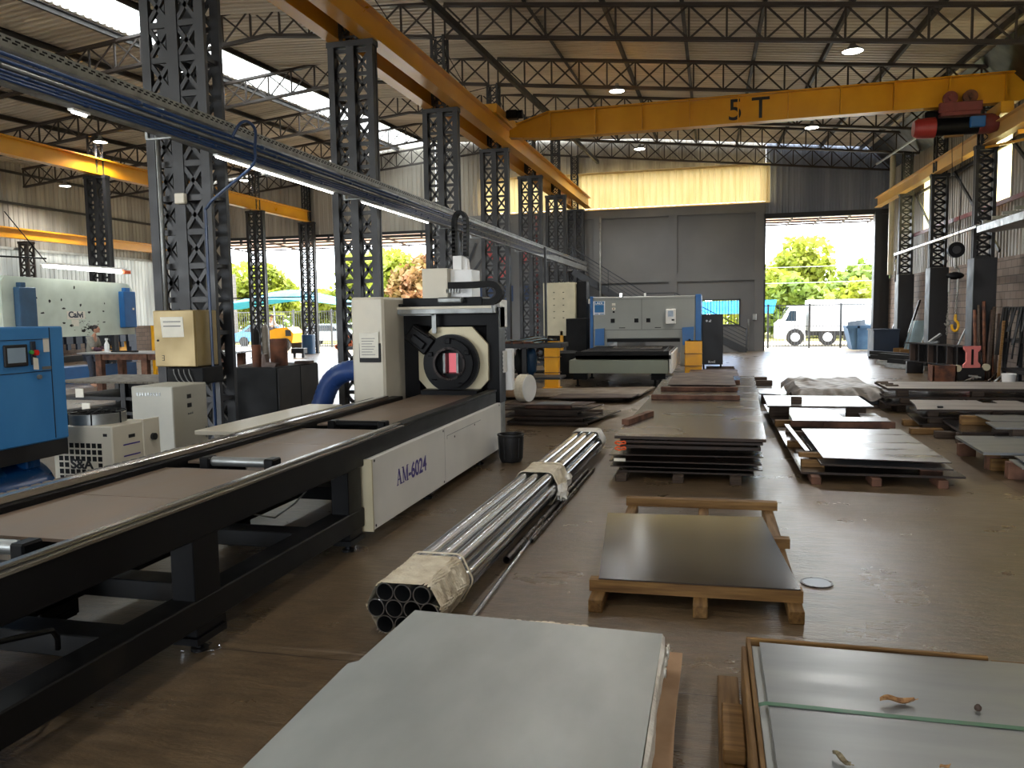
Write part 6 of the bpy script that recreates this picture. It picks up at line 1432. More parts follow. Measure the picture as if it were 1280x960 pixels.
p = MB(); p.bbox(-1.0, -.92, 20.4, 24, .36, .86, .01); part('side_panel', p, M['white_panel'], t, 'white side panel of the table')
for x in (-3.3, -1.3):
    for y in (20.6, 23.2):
        l = MB(); l.bbox(x-.15, x+.2, y-.1, y+.15, .18, .36, .01); l.tube((x-.05, y, .02), (x-.05, y, .2), .03, 8); l.disc((x-.05, y, 0), (0, 0, 1), .07, 0, .03, 12); part('foot', l, M['black_matt'], t)
p = MB(); p.bbox(-3.42, -.42, 24.0, 26.6, 1.12, 2.37, .02); p.box(-3.42, -3.0, 24.0, 26.6, .3, 1.15); p.box(-.85, -.42, 24.0, 26.6, .3, 1.15); enc = part('enclosure', p, M['laser_grey'], t)
p = MB(); p.bbox(-3.51, -3.42, 23.99, 26.6, .3, 2.39, .01); p.bbox(-.42, -.26, 23.98, 26.6, .3, 2.40, .01); part('corner_post', p, M['laser_blue'], enc, split=True)
p = MB(); p.prism([(-3.36, 24.0, .93), (-3.08, 24.0, .93), (-3.08, 24.0, 1.44), (-3.34, 24.0, 1.42)], (0, -.12, 0)); part('blue_guard', p, M['laser_blue'], t)
p = MB(); p.prism([(-.78, 24.0, .93), (-.48, 24.0, .93), (-.46, 24.0, 1.46), (-.8, 24.0, 1.44)], (0, -.12, 0)); part('blue_guard', p, M['laser_blue'], t)
p = MB(); p.bbox(-3.0, -.86, 23.98, 24.02, 1.02, 1.12, .004); part('opening_curtain', p, M['black_matt'], t)
p = MB(); p.box(-3.4, -.45, 23.995, 24.0, 1.38, 1.39); p.box(-3.4, -.45, 23.995, 24.0, 2.28, 2.285); p.box(-1.98, -1.97, 23.995, 24.0, 1.4, 2.3)
part('panel_seam', p, M['dark_paint'], enc)
p = MB()
for x in (-2.83, -2.13, -1.78): p.box(x-.06, x+.06, 23.985, 24.0, 1.60, 1.72)
for x in (-2.55, -1.5): p.box(x-.09, x+.09, 23.985, 24.0, 1.435, 1.455)
p.disc((-2.8, 24.0, 1.92), (0, -1, 0), .03, 0, .02, 12); part('hatch', p, M['black_matt'], enc, split=True)
p = MB(); p.box(-3.41, -3.06, 23.985, 23.998, 1.84, 2.25); sg = part('sign', p, M['label_white'], enc, 'blue and white maker sign')
p = MB(); p.box(-3.37, -3.09, 23.98, 23.986, 1.91, 2.14); p.box(-3.37, -3.09, 23.98, 23.986, 2.15, 2.24); p.box(-3.37, -3.25, 23.98, 23.986, 1.855, 1.875); p.box(-3.21, -3.09, 23.98, 23.986, 1.855, 1.875); part('sign_field', p, M['label_blue'], sg)
p = MB(); p.text('LADI', .085, (-3.36, 23.977, 2.163), (1, 0, 0), (0, 0, 1), depth=.001, wide=1.25, bold=.003); part('sign_letters', p, M['label_white'], sg)
p = MB(); p.box(-2.85, -2.75, 23.985, 24.0, 2.10, 2.18); p.box(-2.85, -2.75, 23.985, 24.0, 1.98, 2.05); part('warning_label', p, M['paper'], enc, split=True)
p = MB(); p.prism([(-2.83, 23.984, 2.0), (-2.77, 23.984, 2.0), (-2.80, 23.984, 2.045)], (0, -.002, 0)); p.box(-2.84, -2.76, 23.982, 23.985, 2.12, 2.13); part('warning_mark', p, M['red_dull'], enc)
p = MB(); p.bbox(-1.27, -.98, 23.88, 24.0, 1.55, 1.98, .01); op = part('operator_panel', p, M['white_panel'], enc)
p = MB(); p.box(-1.2, -1.05, 23.875, 23.882, 1.76, 1.93); part('panel_screen', p, M['slate_floorplate'], op)
p = MB(); p.box(-1.1, -1.02, 23.875, 23.882, 1.64, 1.69); part('panel_keys', p, M['label_black'], op)
for k, x in enumerate((-2.62, -1.9)):
    p = MB(); p.tube((x, 24.3, 2.37), (x, 24.3, 2.47), .03, 10); part('beacon', p, M['tube'] if k == 0 else M['white_plastic'], enc)
p = MB(); p.box(-3.56, -3.51, 23.97, 24.0, 2.18, 2.32); part('notice', p, M['paper'], enc)
# yellow light-curtain posts
def guard(x0, x1, y, h, label):
    t = thing('safety_post', label, 'post', ((x0+x1)/2, y, 0)); w = x1-x0
    part('body', MB().bbox(x0, x1-.1, y, y+.25, 0, h, .015), M['post_yellow'], t)
    part('channel', MB().bbox(x1-.1, x1, y-.03, y+.2, .02, h, .01).box(x1-.12, x1-.09, y-.03, y+.22, 0, h-.02), M['post_yellow'], t)
    for z in (h*.33, h*.66): part('band', MB().box(x0-.02, x1+.02, y-.035, y+.26, z, z+.015), M['rust'], t)
    part('base_plate', MB().box(x0-.04, x1+.04, y-.08, y+.3, 0, .02), M['post_yellow'], t)
    part('top_bracket', MB().box(x0+.05, x1+.02, y, y+.1, h, h+.02).box(x0+.1, x0+.16, y, y+.06, h+.02, h+.06), M['black_matt'], t)
guard(-4.11, -3.74, 20.0, 1.2, 'yellow guard post left of the laser table'); guard(-.7, -.22, 23.3, 1.06, 'wide yellow guard post right of the laser table')
solo('thin_post', MB().bbox(-4.62, -4.52, 25.0, 25.1, 0, 1.35, .01), M['post_yellow'], 'thin yellow post behind the left yellow guard', 'post')
# cabinets beside the laser
t = thing('power_cabinet', 'raised pale cabinet on a dark stand left of the laser cutter', 'cabinet', (-4.9, 25.3, 0))
p = MB(); p.bbox(-5.15, -4.12, 25, 25.7, 1.2, 2.87, .01); cb_ = part('casing', p, M['cream_plate'], t)
p = MB()
for i in range(2):
    for j in range(5): x = -4.8+.3*i; z = 1.75+.2*j; p.box(x-.025, x+.025, 24.996, 25.0, z, z+.025)
part('vent_slot', p, M['dark_paint'], cb_)
p = MB(); p.bbox(-5.0, -4.2, 25.05, 25.6, .9, 1.2, .01)
for x in (-5.05, -4.3):
    for y in (25.1, 25.6): p.box(x-.05, x+.05, y-.05, y+.05, 0, 1.2)
part('stand', p, M['black_matt'], t)
part('side_unit', MB().bbox(-4.1, -3.8, 25.2, 25.8, 1.2, 2.9, .01), M['black_matt'], t)
b = MB(); b.bbox(-4.3, -3.66, 24.3, 24.9, .1, 1.74, .01); b.box(-4.25, -3.7, 24.4, 24.8, 0, .1); solo('black_cabinet', b, M['black_matt'], 'black cabinet between the raised pale cabinet and the laser cutter', 'cabinet')
t = thing('dark_cabinet', 'dark slate cabinet with white lettering right of the laser cutter', 'cabinet', (0.05, 26.3, 0))
p = MB(); p.bbox(-.25, .39, 26.0, 26.8, .22, 1.80, .01); cs = part('casing', p, M['press_navy'] if False else M['dark_paint'], t)
p = MB(); p.text('BLnoZ', .09, (-.06, 25.996, .28), (1, 0, 0), (0, 0, 1), depth=.001, wide=.9, bold=.002); part('lettering', p, M['label_white'], cs)
p = MB(); p.disc((-.11, 25.998, 1.60), (0, -1, 0), .035, 0, .003, 14); p.box(-.05, .02, 25.995, 25.999, 1.56, 1.6); p.box(-.02, .03, 25.995, 25.999, 1.61, 1.63); part('logo', p, M['label_white'], cs)
for x in (-.2, .33): part('foot', MB().tube((x, 26.2, 0), (x, 26.2, .23), .025, 8).tube((x, 26.7, 0), (x, 26.7, .23), .025, 8), M['black_matt'], t)
# benches between head and laser
t = thing('parts_bench', 'dark steel bench with offcuts and bags behind the cutter head', 'bench', (-4.4, 17.6, 0))
part('top', MB().bbox(-5.0, -3.15, 17.2, 18.1, 1.15, 1.25, .01), M['dark_paint'], t)
for x in (-4.95, -4.0):
    for y in (17.3, 18.0): part('leg', MB().box(x-.05, x+.05, y-.05, y+.05, 0, 1.15), M['dark_paint'], t)
part('post', MB().box(-4.62, -4.56, 17.2, 17.27, 1.25, 2.6), M['dark_paint'], t); part('post', MB().box(-3.66, -3.61, 17.9, 17.96, 1.25, 3.4), M['dark_paint'], t)
part('shelf', MB().bbox(-4.95, -3.2, 17.25, 18.05, .45, .5, .01), M['dark_paint'], t)
for k in range(7):
    c = MB(); y = 17.35+.08*k; c.surf(lambda u, v: (-4.5+.05*k+.8*u, y+.18*v, 1.27+.012*k+.03*sin(5*u+k)+.02*sin(7*v)), 12, 4); c.surf(lambda u, v: (-4.5+.05*k+.8*u, y+.18*v, 1.265+.012*k+.03*sin(5*u+k)+.02*sin(7*v)), 12, 4)
    solo('steel_offcut', c, M['glass_pane'] if k % 2 else M['galv'], 'crumpled bluish metal offcut in the heap on the parts bench', 'offcut', 'offcuts on the parts bench')
for k in range(3): solo('copper_offcut', MB().bbox(-4.5+.25*k, -4.3+.25*k, 17.21, 17.3, 1.25, 1.29, .004), M['rust'], 'small brown bar at the front edge of the parts bench', 'bar', 'brown bars on the parts bench')
for k, (x, m) in enumerate(((-4.4, 'gas_green'), (-4.15, 'black_matt'), (-3.9, 'drum_blue'))):
    solo('sack', MB().ball((x, 17.5, .82), (.14, .14, .32), 14, 10, lambda d: 1+.12*sin(6*d.x+5*d.z)), M[m], ['dark green sack under the parts bench', 'black sack under the parts bench', 'dark blue sack under the parts bench'][k], 'sack')
solo('red_toolbox', MB().bbox(-4.95, -4.7, 17.3, 17.7, 1.25, 1.55, .02), M['red_dull'], 'dull red box behind the cutter head side cover', 'box')
t = thing('swarf_rack', 'black rack with coils and loose parts behind the left yellow guard', 'rack', (-4.9, 22, 0))
for z in (.25, .6, .95): part('shelf', MB().bbox(-5.7, -4.2, 21.7, 22.4, z, z+.04, .005), M['black_matt'], t)
for x in (-5.65, -4.25): part('upright', MB().box(x-.04, x+.04, 21.7, 21.78, 0, 1.0).box(x-.04, x+.04, 22.3, 22.38, 0, 1.0), M['black_matt'], t)
for k in range(6):
    x = -5.5+.22*k; z = .47 if k % 2 else .82
    solo('wire_coil', MB().lathe([(.10+.035*cos(a), .035*sin(a)) for a in [i*pi/4 for i in range(8)]], (x, 21.9, z), (0, 1, 0), 18, True), M['oil_dark'] if k % 3 else M['chain_steel'], 'small coil of wire on the black rack', 'coil', 'coils on the black rack')
b = MB(); b.lathe([(.001, 0), (.35, 0), (.4, .2), (.38, .75), (.3, .8), (.001, .8)], (-4.1, 23.2, 0), (0, 0, 1), 20); solo('black_bin', b, M['black_matt'], 'black rounded bin behind the left yellow guard', 'bin')

# ------------------------------------------------------------------ stairs on the back wall
t = thing('staircase', 'dark grey steel staircase with railing on the grey back wall', 'stairs', (-2, 38.6, 0))
def flight(x0, z0, x1, z1, n):
    for k in range(n):
        u = (k+.5)/n; x = x0+(x1-x0)*u; z = z0+(z1-z0)*(k+1)/n
        part('step', MB().box(x-.16, x+.16, 38.15, 39.1, z-.03, z+.02), M['grey_render'], t)
    for y in (38.12, 39.12): part('stringer', MB().bar((x0, y, z0-.1), (x1, y, z1-.0), .05, .3), M['mural_grey'], t)
flight(-6.4, 4.0, -2.95, 1.75, 12); flight(-1.6, 1.75, 1.6, .02, 10)
part('landing', MB().box(-2.95, -1.6, 38.1, 39.2, 1.68, 1.76), M['grey_render'], t)
part('upper_landing', MB().box(-8.2, -6.4, 38.1, 39.2, 3.93, 4.0), M['grey_render'], t)
rl = MB()
def rail(pts, n):
    for o in (1.0, .82, .64, .46, .28):
        for a, b in zip(pts[:-1], pts[1:]): rl.tube((a[0], 38.1, a[1]+o), (b[0], 38.1, b[1]+o), .025 if o == 1.0 else .014, 6)
    for a in pts: rl.tube((a[0], 38.1, a[1]), (a[0], 38.1, a[1]+1.0), .022, 6)
rail([(-8.2, 4.0), (-6.4, 4.0), (-4.7, 2.9), (-2.95, 1.78), (-1.6, 1.78), (0, .9), (1.6, .05)], 5); rl.tube((1.6, 38.1, 0), (1.6, 38.1, 1.1), .03, 6)
part('railing', rl, M['mural_grey'], t)
p = MB(); p.prism([(-2.95, 38.11, 0), (-1.6, 38.11, 0), (-1.6, 38.11, 1.66), (-2.95, 38.11, 1.66)], (0, .02, 0)); p.prism([(-1.6, 38.13, 0), (1.4, 38.13, 0), (-1.6, 38.13, 1.55)], (0, .02, 0)); part('side_infill', p, M['grey_render'], t, split=True)
# window beyond the stairs
W = MB(); W.box(-.8, 1.37, YB-.04, YB+.1, 2.40, 2.46); W.box(-.8, 1.37, YB-.04, YB+.1, 1.2, 1.27); W.box(1.3, 1.37, YB-.04, YB+.1, 1.2, 2.46); W.box(-.8, -.74, YB-.04, YB+.1, 1.2, 2.46)
for k in range(15): x = -.66+k*.135; W.box(x-.015, x+.015, YB-.02, YB+.02, 1.25, 2.42)
struct('window_6', W, M['mural_grey'], 'barred window in the grey back wall with bright blue view')
solo('blue_awning', MB().prism([(-3, 42, 2.35), (3.2, 42, 2.4), (3.2, 44, 1.75), (-3, 44, 1.75)], (0, .02, .02)), M['window_view'], 'blue tarpaulin outside seen through the barred window', 'awning')
# wall mural and electrical bits
t = thing('wall_mural', 'painted sign with red script and dark strokes on the grey back wall', 'mural', (-11, 39.2, 3.5))
p = MB()
def ribbon(mb, pts, w):
    P_ = smooth_pts([(x, YB-.06, z) for x, z in pts], 8); mb.sweep(P_, .01, w, (0, 1, 0))
ribbon(p, [(-9.9, 5.75), (-10.5, 5.7), (-10.9, 5.2), (-10.6, 4.75), (-10.1, 4.6)], .22); ribbon(p, [(-10.0, 4.8), (-9.95, 4.2), (-10.4, 3.75), (-11.1, 3.7)], .24); ribbon(p, [(-9.6, 5.6), (-9.1, 5.2), (-9.0, 4.6), (-9.4, 4.2)], .2); part('red_script', p, M['mural_red'], t, split=True)
p = MB(); ribbon(p, [(-12.2, 4.0), (-11.9, 4.6), (-11.5, 5.5)], .12); ribbon(p, [(-11.9, 3.8), (-11.5, 4.3), (-11.2, 4.7)], .12); part('dark_stroke', p, M['mural_grey'], t, split=True)
p = MB(); p.box(-11.9, -8.8, YB-.065, YB-.055, 2.55, 3.5); part('blue_band', p, M['mural_blue'], t)
for x in (-8.35,): solo('red_pipe', MB().tube((x, YB-.2, 0), (x, YB-.2, 6.8), .05, 8), M['red_dull'], 'thin red pipe running up the grey back wall', 'pipe')
solo('grey_conduit', MB().tube((-5.05, 37.9, 0), (-5.05, 37.9, 6.4), .04, 8), M['galv_dull'], 'pale conduit beside the last column of the middle row', 'pipe')
solo('wall_fixture', MB().bbox(1.9, 2.1, YB-.2, YB-.06, 1.45, 1.75, .02).bbox(1.7, 1.78, YB-.2, YB-.06, 1.2, 1.5, .01).tube((1.74, YB-.12, .0), (1.74, YB-.12, 1.2), .02, 6), M['galv_dull'], 'small grey wall fixture left of the tall doorway', 'fixture')

# ------------------------------------------------------------------ along the right wall
t = thing('steel_bin', 'dark rusty steel bin beside the tall doorway', 'bin', (6.6, 33.4, 0))
g = MB(); g.bbox(6.06, 6.96, 33.0, 34.2, .02, 1.1, .01); part('body', g, M['press_navy'], t)
part('rim', MB().box(6.03, 6.99, 32.97, 33.02, 1.06, 1.12).box(6.03, 6.99, 34.18, 34.23, 1.06, 1.12).box(6.03, 6.08, 33.0, 34.2, 1.06, 1.12).box(6.94, 6.99, 33.0, 34.2, 1.06, 1.12), M['press_navy'], t)
for k in range(4): solo('profile_bar', MB().bar((5.9+.12*k, 32.9-.2*k, .05), (6.6+.1*k, 31.9-.2*k, .05), .09, .09), M['black_matt'], 'short dark profile on the floor before the rusty bin', 'bar', 'profiles before the bin')
t = thing('timber_crate', 'low timber crate leaning on the right wall with glass panes', 'crate', (6.95, 31, 0))
part('side', MB().bbox(6.55, 7.4, 30.9, 30.95, .05, .45, .005), M['timber_x'], t); part('bottom', MB().bbox(6.55, 7.4, 30.9, 32.0, 0, .05, .005), M['timber_x'], t); part('side', MB().bbox(6.55, 7.4, 31.95, 32.0, .05, .45, .005), M['timber_x'], t)
for k, (y, m) in enumerate(((31.2, 'glass_pane'), (31.4, 'galv_dull'), (31.65, 'glass_pane'))):
    b = MB(); b.prism([(6.75, y, .06), (7.2, y, .06), (7.55, y+.1, 1.45), (7.1, y+.1, 1.45)], (0, .03, 0)); solo('glass_sheet', b, M[m], ['nearest pale pane leaning in the timber crate', 'middle grey pane leaning in the timber crate', 'farthest pane leaning in the timber crate'][k], 'pane')
for k, (x0, x1, y) in enumerate(((6.9, 7.45, 30.2), (7.0, 7.5, 29.9), (6.95, 7.6, 32.7), (6.65, 7.5, 34.4))):
    solo('leaning_bar', MB().bar((x0, y, 0.02), (x1, y+.15, 1.7+.25*k), .07, .07), M['galv_dull'] if k < 2 else M['dark_tube'], ['pale square bar leaning on the right block wall, nearer the hook', 'second pale square bar leaning on the right block wall', 'dark bar leaning on the right block wall by the crate', 'thin bar leaning by the doorway corner'][k], 'bar')
rr = random.Random(5)
for k in range(12):
    x = 5.75+.1*(k % 5)+rr.uniform(-.05, .05); y = 26.9+.27*k
    solo('steel_profile', MB().bar((x-.2, y+1.0, .08+.13*(k % 3)), (x+.6, y-.5, .07+.13*(k % 3)), .2, .13), M['black_matt'] if k % 3 else M['galv_dull'], 'steel profile in the loose heap on the floor by the right wall', 'bar', 'loose profile heap')
# ribbed girder with pink-red end plate
t = thing('steel_girder', 'dark ribbed girder with pinkish red end plates lying by the right wall', 'girder', (6.2, 24.2, 0))
p0, q0 = V(6.55, 22.9, .62), V(5.75, 25.9, .62); d = (q0-p0).normalized(); sd = d.cross(V(0, 0, 1)).normalized()
g = MB(); g.bar(p0, q0, .03, .5); g.bar(p0+V(0, 0, .26), q0+V(0, 0, .26), .34, .03); g.bar(p0-V(0, 0, .26), q0-V(0, 0, .26), .34, .03); part('beam', g, M['oil_dark'], t)
for k in range(6): c = p0+d*(.35+.48*k); part('rib', MB().bar(c-sd*.16, c+sd*.16, .03, .5), M['steel_rusty'] if k % 2 else M['oil_dark'], t)
g = MB(); s = 1
outl = [(-.22, -.28), (.22, -.28), (.22, -.2), (.15, -.12), (.15, .12), (.22, .2), (.22, .28), (-.22, .28), (-.22, .2), (-.15, .12), (-.15, -.12), (-.22, -.2)]
g.prism([p0 - d*.05 + sd*a + V(0, 0, b) for a, b in outl], d*.05); part('end_plate', g, M['pink_red'], t, 'pinkish red I shaped end plate')
g = MB(); g.prism([p0-d*.055+sd*a+V(0, 0, b) for a, b in ((-.03, -.2), (.03, -.2), (.03, .2), (-.03, .2))], -d*.004); part('slot', g, M['oil_dark'], t)
g = MB(); g.bbox(6.25, 6.9, 22.95, 23.15, 0, .34, .01); g.bbox(5.6, 6.05, 25.5, 25.65, 0, .34, .01); part('trestle', g, M['oil_dark'], t, split=True)
g = MB(); g.disc((6.25, 22.95, .32), (0, 1, 0), .09, -.05, .05, 14); g.disc((6.92, 22.95, .35), (0, 1, 0), .09, -.05, .05, 14); part('wheel', g, M['cream_plate'], t, split=True)
b = MB(); b.bbox(5.56, 6.12, 22.5, 22.55, 0, .42, .004); b.bbox(5.56, 5.6, 22.5, 23.0, 0, .42, .004); b.bbox(6.08, 6.12, 22.5, 23.0, 0, .42, .004); solo('rusty_box', b, M['rust'], 'open rusty sheet box on the floor in front of the ribbed girder', 'box')
b = MB(); b.bar((6.0, 24.9, .9), (6.35, 25.0, 1.15), .1, .06); b.bar((5.98, 24.95, .9), (6.2, 24.6, .95), .06, .06); solo('clamp_tool', b, M['galv_dull'], 'grey lever tool lying on the ribbed girder', 'tool')
b = MB(); [b.bar((6.3+.1*k, 22.45+.03*k, .03+.02*k), (6.65-.05*k, 22.7, .15), .035, .03) for k in range(5)]; solo('scrap_heap', b, M['chain_steel'], 'little heap of bright scrap under the red girder end', 'scrap', kind='stuff')
# leaning rods between the pier and the rack
for k in range(10):
    y = 25.6-.16*k; x0 = 6.75+.05*rr.random(); m = ('rust', 'steel_rusty', 'timber_old', 'dark_tube')[k % 4]
    solo('leaning_rod', MB().tube((6.72+.055*k, 23.05+.02*k, .0), (6.85+.055*k+.1*rr.uniform(-1, 1), 23.62, 1.55+.5*rr.random()), .03+.015*rr.random(), 8), M[m], 'brown rod or pole leaning on the right wall between pier and rack', 'rod', 'leaning brown rods')
b = MB(); b.bar((6.6, 25.3, .1), (7.5, 25.1, 2.5), .14, .04); solo('leaning_channel', b, M['galv_dull'], 'long pale channel leaning on the right wall behind the hook', 'channel')
t = thing('storage_rack', 'dark steel rack with hanging black offcuts at the right edge', 'rack', (7.4, 21.3, 0))
g = MB()
for y in (19.6, 21.2, 22.95): g.box(7.3, 7.38, y-.04, y+.04, 0, 1.9); g.box(7.66, 7.74, y-.04, y+.04, 0, 1.9)
part('upright', g, M['rack_dark'], t, split=True)
for z in (.3, 1.05, 1.85): part('beam', MB().box(7.28, 7.76, 19.5, 23.0, z-.04, z+.04), M['rack_dark'], t)
for k in range(16):
    y = 19.7+.2*k; L = .5+.9*rr.random(); w_ = .06+.1*rr.random()
    b = MB(); b.prism([(7.22, y, 1.88), (7.22, y+w_, 1.88), (7.05+.1*rr.random(), y+w_+.1*rr.uniform(-1, 1), 1.88-L), (7.05+.1*rr.random(), y+.1*rr.uniform(-1, 1), 1.88-L)], (.02, 0, 0)); solo('hanging_offcut', b, M['black_matt'], 'dark offcut strip hanging from the storage rack', 'offcut', 'offcuts on the storage rack')
solo('rack_end_bar', MB().bar((7.0, 22.3, 0), (7.1, 22.35, 1.55), .06, .05), M['timber_x'], 'brown timber post at the front of the storage rack', 'timber')
for k in range(4): b = MB(); b.tube((6.7+.1*k, 22.0-.1*k, .05), (7.0+.08*k, 22.4-.2*k, .22), .03, 8); solo('pipe_offcut', b, M['galv_dull'] if k % 2 else M['dark_tube'], 'short pipe offcut on the floor before the storage rack', 'pipe', 'pipe offcuts before the rack')
solo('white_bin', MB().lathe([(.001, 0), (.13, 0), (.16, .3), (.13, .3), (.001, .03)], (6.95, 21.4, 0), (0, 0, 1), 18), M['white_plastic'], 'small white tub on the floor before the storage rack', 'tub')

# ------------------------------------------------------------------ outside
def bars(mb, x0, x1, y, z0, z1, st, r=.012, post=2.4, pr=.04):
    n = round((x1-x0)/st)
    for k in range(n+1): x = x0+(x1-x0)*k/n; mb.box(x-r, x+r, y-r, y+r, z0, z1)
    mb.box(x0, x1, y-.02, y+.02, z1-.05, z1); mb.box(x0, x1, y-.02, y+.02, z0+.08, z0+.13); mb.box(x0, x1, y-.015, y+.015, (z0+z1)/2, (z0+z1)/2+.03)
t = thing('yard_gate', 'dark barred gate standing outside the tall doorway', 'gate', (5.2, 42, 0))
g = MB(); bars(g, 2.2, 8.1, 42, 0, 2.15, .145); part('bars', g, M['fence_metal'], t)
for x in (2.8, 4.75, 6.2, 8.05): part('post', MB().box(x-.05, x+.05, 41.95, 42.05, 0, 2.2), M['fence_metal'], t)
t = thing('yard_fence', 'long barred fence outside the wide left opening', 'fence', (-22, 46, 0))
g = MB(); bars(g, -36, -10, 46, 0, 2.3, .16); part('bars', g, M['fence_metal'], t)
for k in range(11): x = -36+2.6*k; part('post', MB().box(x-.05, x+.05, 45.95, 46.05, 0, 2.4), M['fence_metal'], t)
# truck
t = thing('box_truck', 'white box truck parked outside the tall doorway', 'truck', (6.2, 46.5, 0))
g = MB(); g.bbox(5.15, 9.6, 45.6, 47.8, .75, 2.42, .04); part('cargo_box', g, M['truck_white'], t)
g = MB(); g.prism([(3.5, 45.7, .35), (4.95, 45.7, .35), (4.95, 45.7, 2.15), (4.2, 45.7, 2.15), (3.72, 45.7, 1.35), (3.5, 45.7, 1.15)], (0, 2.0, 0)); cabn = part('cab', g, M['truck_white'], t)
g = MB(); g.prism([(3.95, 45.69, 1.3), (4.5, 45.69, 1.3), (4.5, 45.69, 1.85), (4.18, 45.69, 1.85)], (0, -.01, 0)); g.prism([(3.74, 45.8, 1.38), (4.17, 45.8, 2.08), (4.17, 47.6, 2.08), (3.74, 47.6, 1.38)], (-.012, 0, .004)); part('window', g, M['glass_dark'], cabn)
g = MB(); g.box(4.9, 9.5, 45.9, 46.1, .5, .75); g.box(4.9, 9.5, 47.2, 47.4, .5, .75); g.box(6.9, 7.9, 45.7, 45.95, .25, .7); part('chassis', g, M['dark_paint'], t)
for x in (4.45, 6.1, 8.6):
    g = MB(); g.disc((x, 45.8, .43), (0, 1, 0), .45, -.14, .14, 24); wh = part('wheel', g, M['tyre'], t); part('hub', MB().disc((x, 45.8, .43), (0, -1, 0), .24, .13, .16, 18), M['truck_white'], wh)
    part('mudguard', MB().lathe([(.5, -.16), (.54, -.16), (.54, .16), (.5, .16)], (x, 45.82, .45), (0, 1, 0), 28, True), M['truck_white'], t) if x == 4.45 else None
t = thing('waste_skip', 'blue steel skip with scrap standing before the barred gate', 'skip', (7.0, 41.0, 0))
g = MB(); g.prism([(6.5, 40.4, 0), (8.6, 40.4, 0), (8.9, 40.4, 1.1), (6.25, 40.4, 1.1)], (0, 1.3, 0)); part('body', g, M['skip_blue'], t)
part('rib', MB().box(6.7, 6.8, 40.34, 40.4, .1, 1.1).box(7.5, 7.6, 40.34, 40.4, .1, 1.1).box(6.2, 8.9, 40.34, 40.42, 1.0, 1.12), M['skip_blue'], t)
g = MB(); g.prism([(6.3, 40.5, 1.1), (7.1, 40.5, 1.0), (7.05, 40.5, 1.4), (6.3, 40.5, 1.3)], (0, .05, 0)); g.bar((6.6, 41, 1.1), (8.5, 41.2, 1.3), .5, .06); g.bar((7.2, 40.7, 1.12), (8.7, 40.9, 1.2), .4, .05); part('scrap_load', g, M['skip_load'], t)
# awnings over both openings
for nm, x0, x1, y1, z0, z1, lb in (('door_awning', 2.2, 7.6, 42.6, 6.15, 6.1, 'ribbed awning outside above the tall doorway'), ('yard_canopy', -27, -13, 43.2, 6.05, 5.85, 'ribbed canopy outside above the wide left opening')):
    t = thing(nm, lb, 'awning', ((x0+x1)/2, 41, 6)); g = MB(); n = int((x1-x0)/.2); vs = []
    for k in range(2*n+1):
        x = x0+(x1-x0)*k/(2*n); h = .04*(k % 2)
        vs += [(x, YB+.25, z0+h+.1), (x, y1, z1+h+.1)]
    g.add(vs, [(2*i, 2*i+2, 2*i+3, 2*i+1) for i in range(2*n)]); part('sheet', g, M['awning'], t)
    g = MB()
    for k in range(4): u = k/3; y = YB+.4+(y1-YB-.5)*u; g.box(x0, x1, y-.03, y+.03, z0+(z1-z0)*u, z0+(z1-z0)*u+.08)
    for k in range(5): x = x0+.2+(x1-x0-.4)*k/4; g.bar((x, YB+.2, z0-.02), (x, y1, z1-.02), .05, .08)
    part('frame', g, M['truss_paint'], t)
# turquoise canopy
t = thing('shade_tent', 'turquoise fabric canopy outside the wide left opening', 'canopy', (-28, 50, 0))
g = MB()
def tent(u, v):
    x = -33.5+11*u; y = 47.6+5*v; e = 1-abs(2*u-1)**1.6; f = 1-abs(2*v-1)**1.6
    return (x, y, 2.55+1.25*e*(.45+.55*f))
g.surf(tent, 20, 10); part('fabric', g, M['tent_cyan'], t)
for x in (-33.2, -28, -22.8): part('pole', MB().tube((x, 47.8, 0), (x, 47.8, 2.7), .05, 8), M['galv_dull'], t)
# yellow loader
t = thing('yellow_loader', 'yellow compact loader with open seat outside the wide left opening', 'loader', (-24.5, 42.2, 0))
g = MB(); g.prism([(-25.6, 41.6, .35), (-23.3, 41.6, .45), (-23.2, 41.6, 1.0), (-23.6, 41.6, 1.35), (-24.3, 41.6, 1.3), (-25.4, 41.6, .95), (-25.7, 41.6, .8)], (0, 1.3, 0)); part('body', g, M['loader_yellow'], t)
for x in (-25.1, -23.75): part('wheel', MB().disc((x, 41.5, .36), (0, 1, 0), .38, -.13, .13, 20).disc((x, 43.0, .36), (0, 1, 0), .38, -.13, .13, 20), M['tyre'], t, split=True)
g = MB(); [g.tube((x, y, 1.0), (x, y, 2.0), .03, 6) for x in (-25.3, -24.5) for y in (41.7, 42.8)]; g.box(-25.35, -24.45, 41.65, 42.85, 2.0, 2.05); part('roll_cage', g, M['dark_paint'], t)
part('seat', MB().bbox(-25.2, -24.8, 42.0, 42.5, .95, 1.17, .04).bbox(-25.3, -25.18, 42.0, 42.5, 1.2, 1.6, .03), M['black_matt'], t)
part('grille', MB().box(-23.7, -23.35, 41.58, 41.6, .85, 1.2), M['dark_paint'], t)
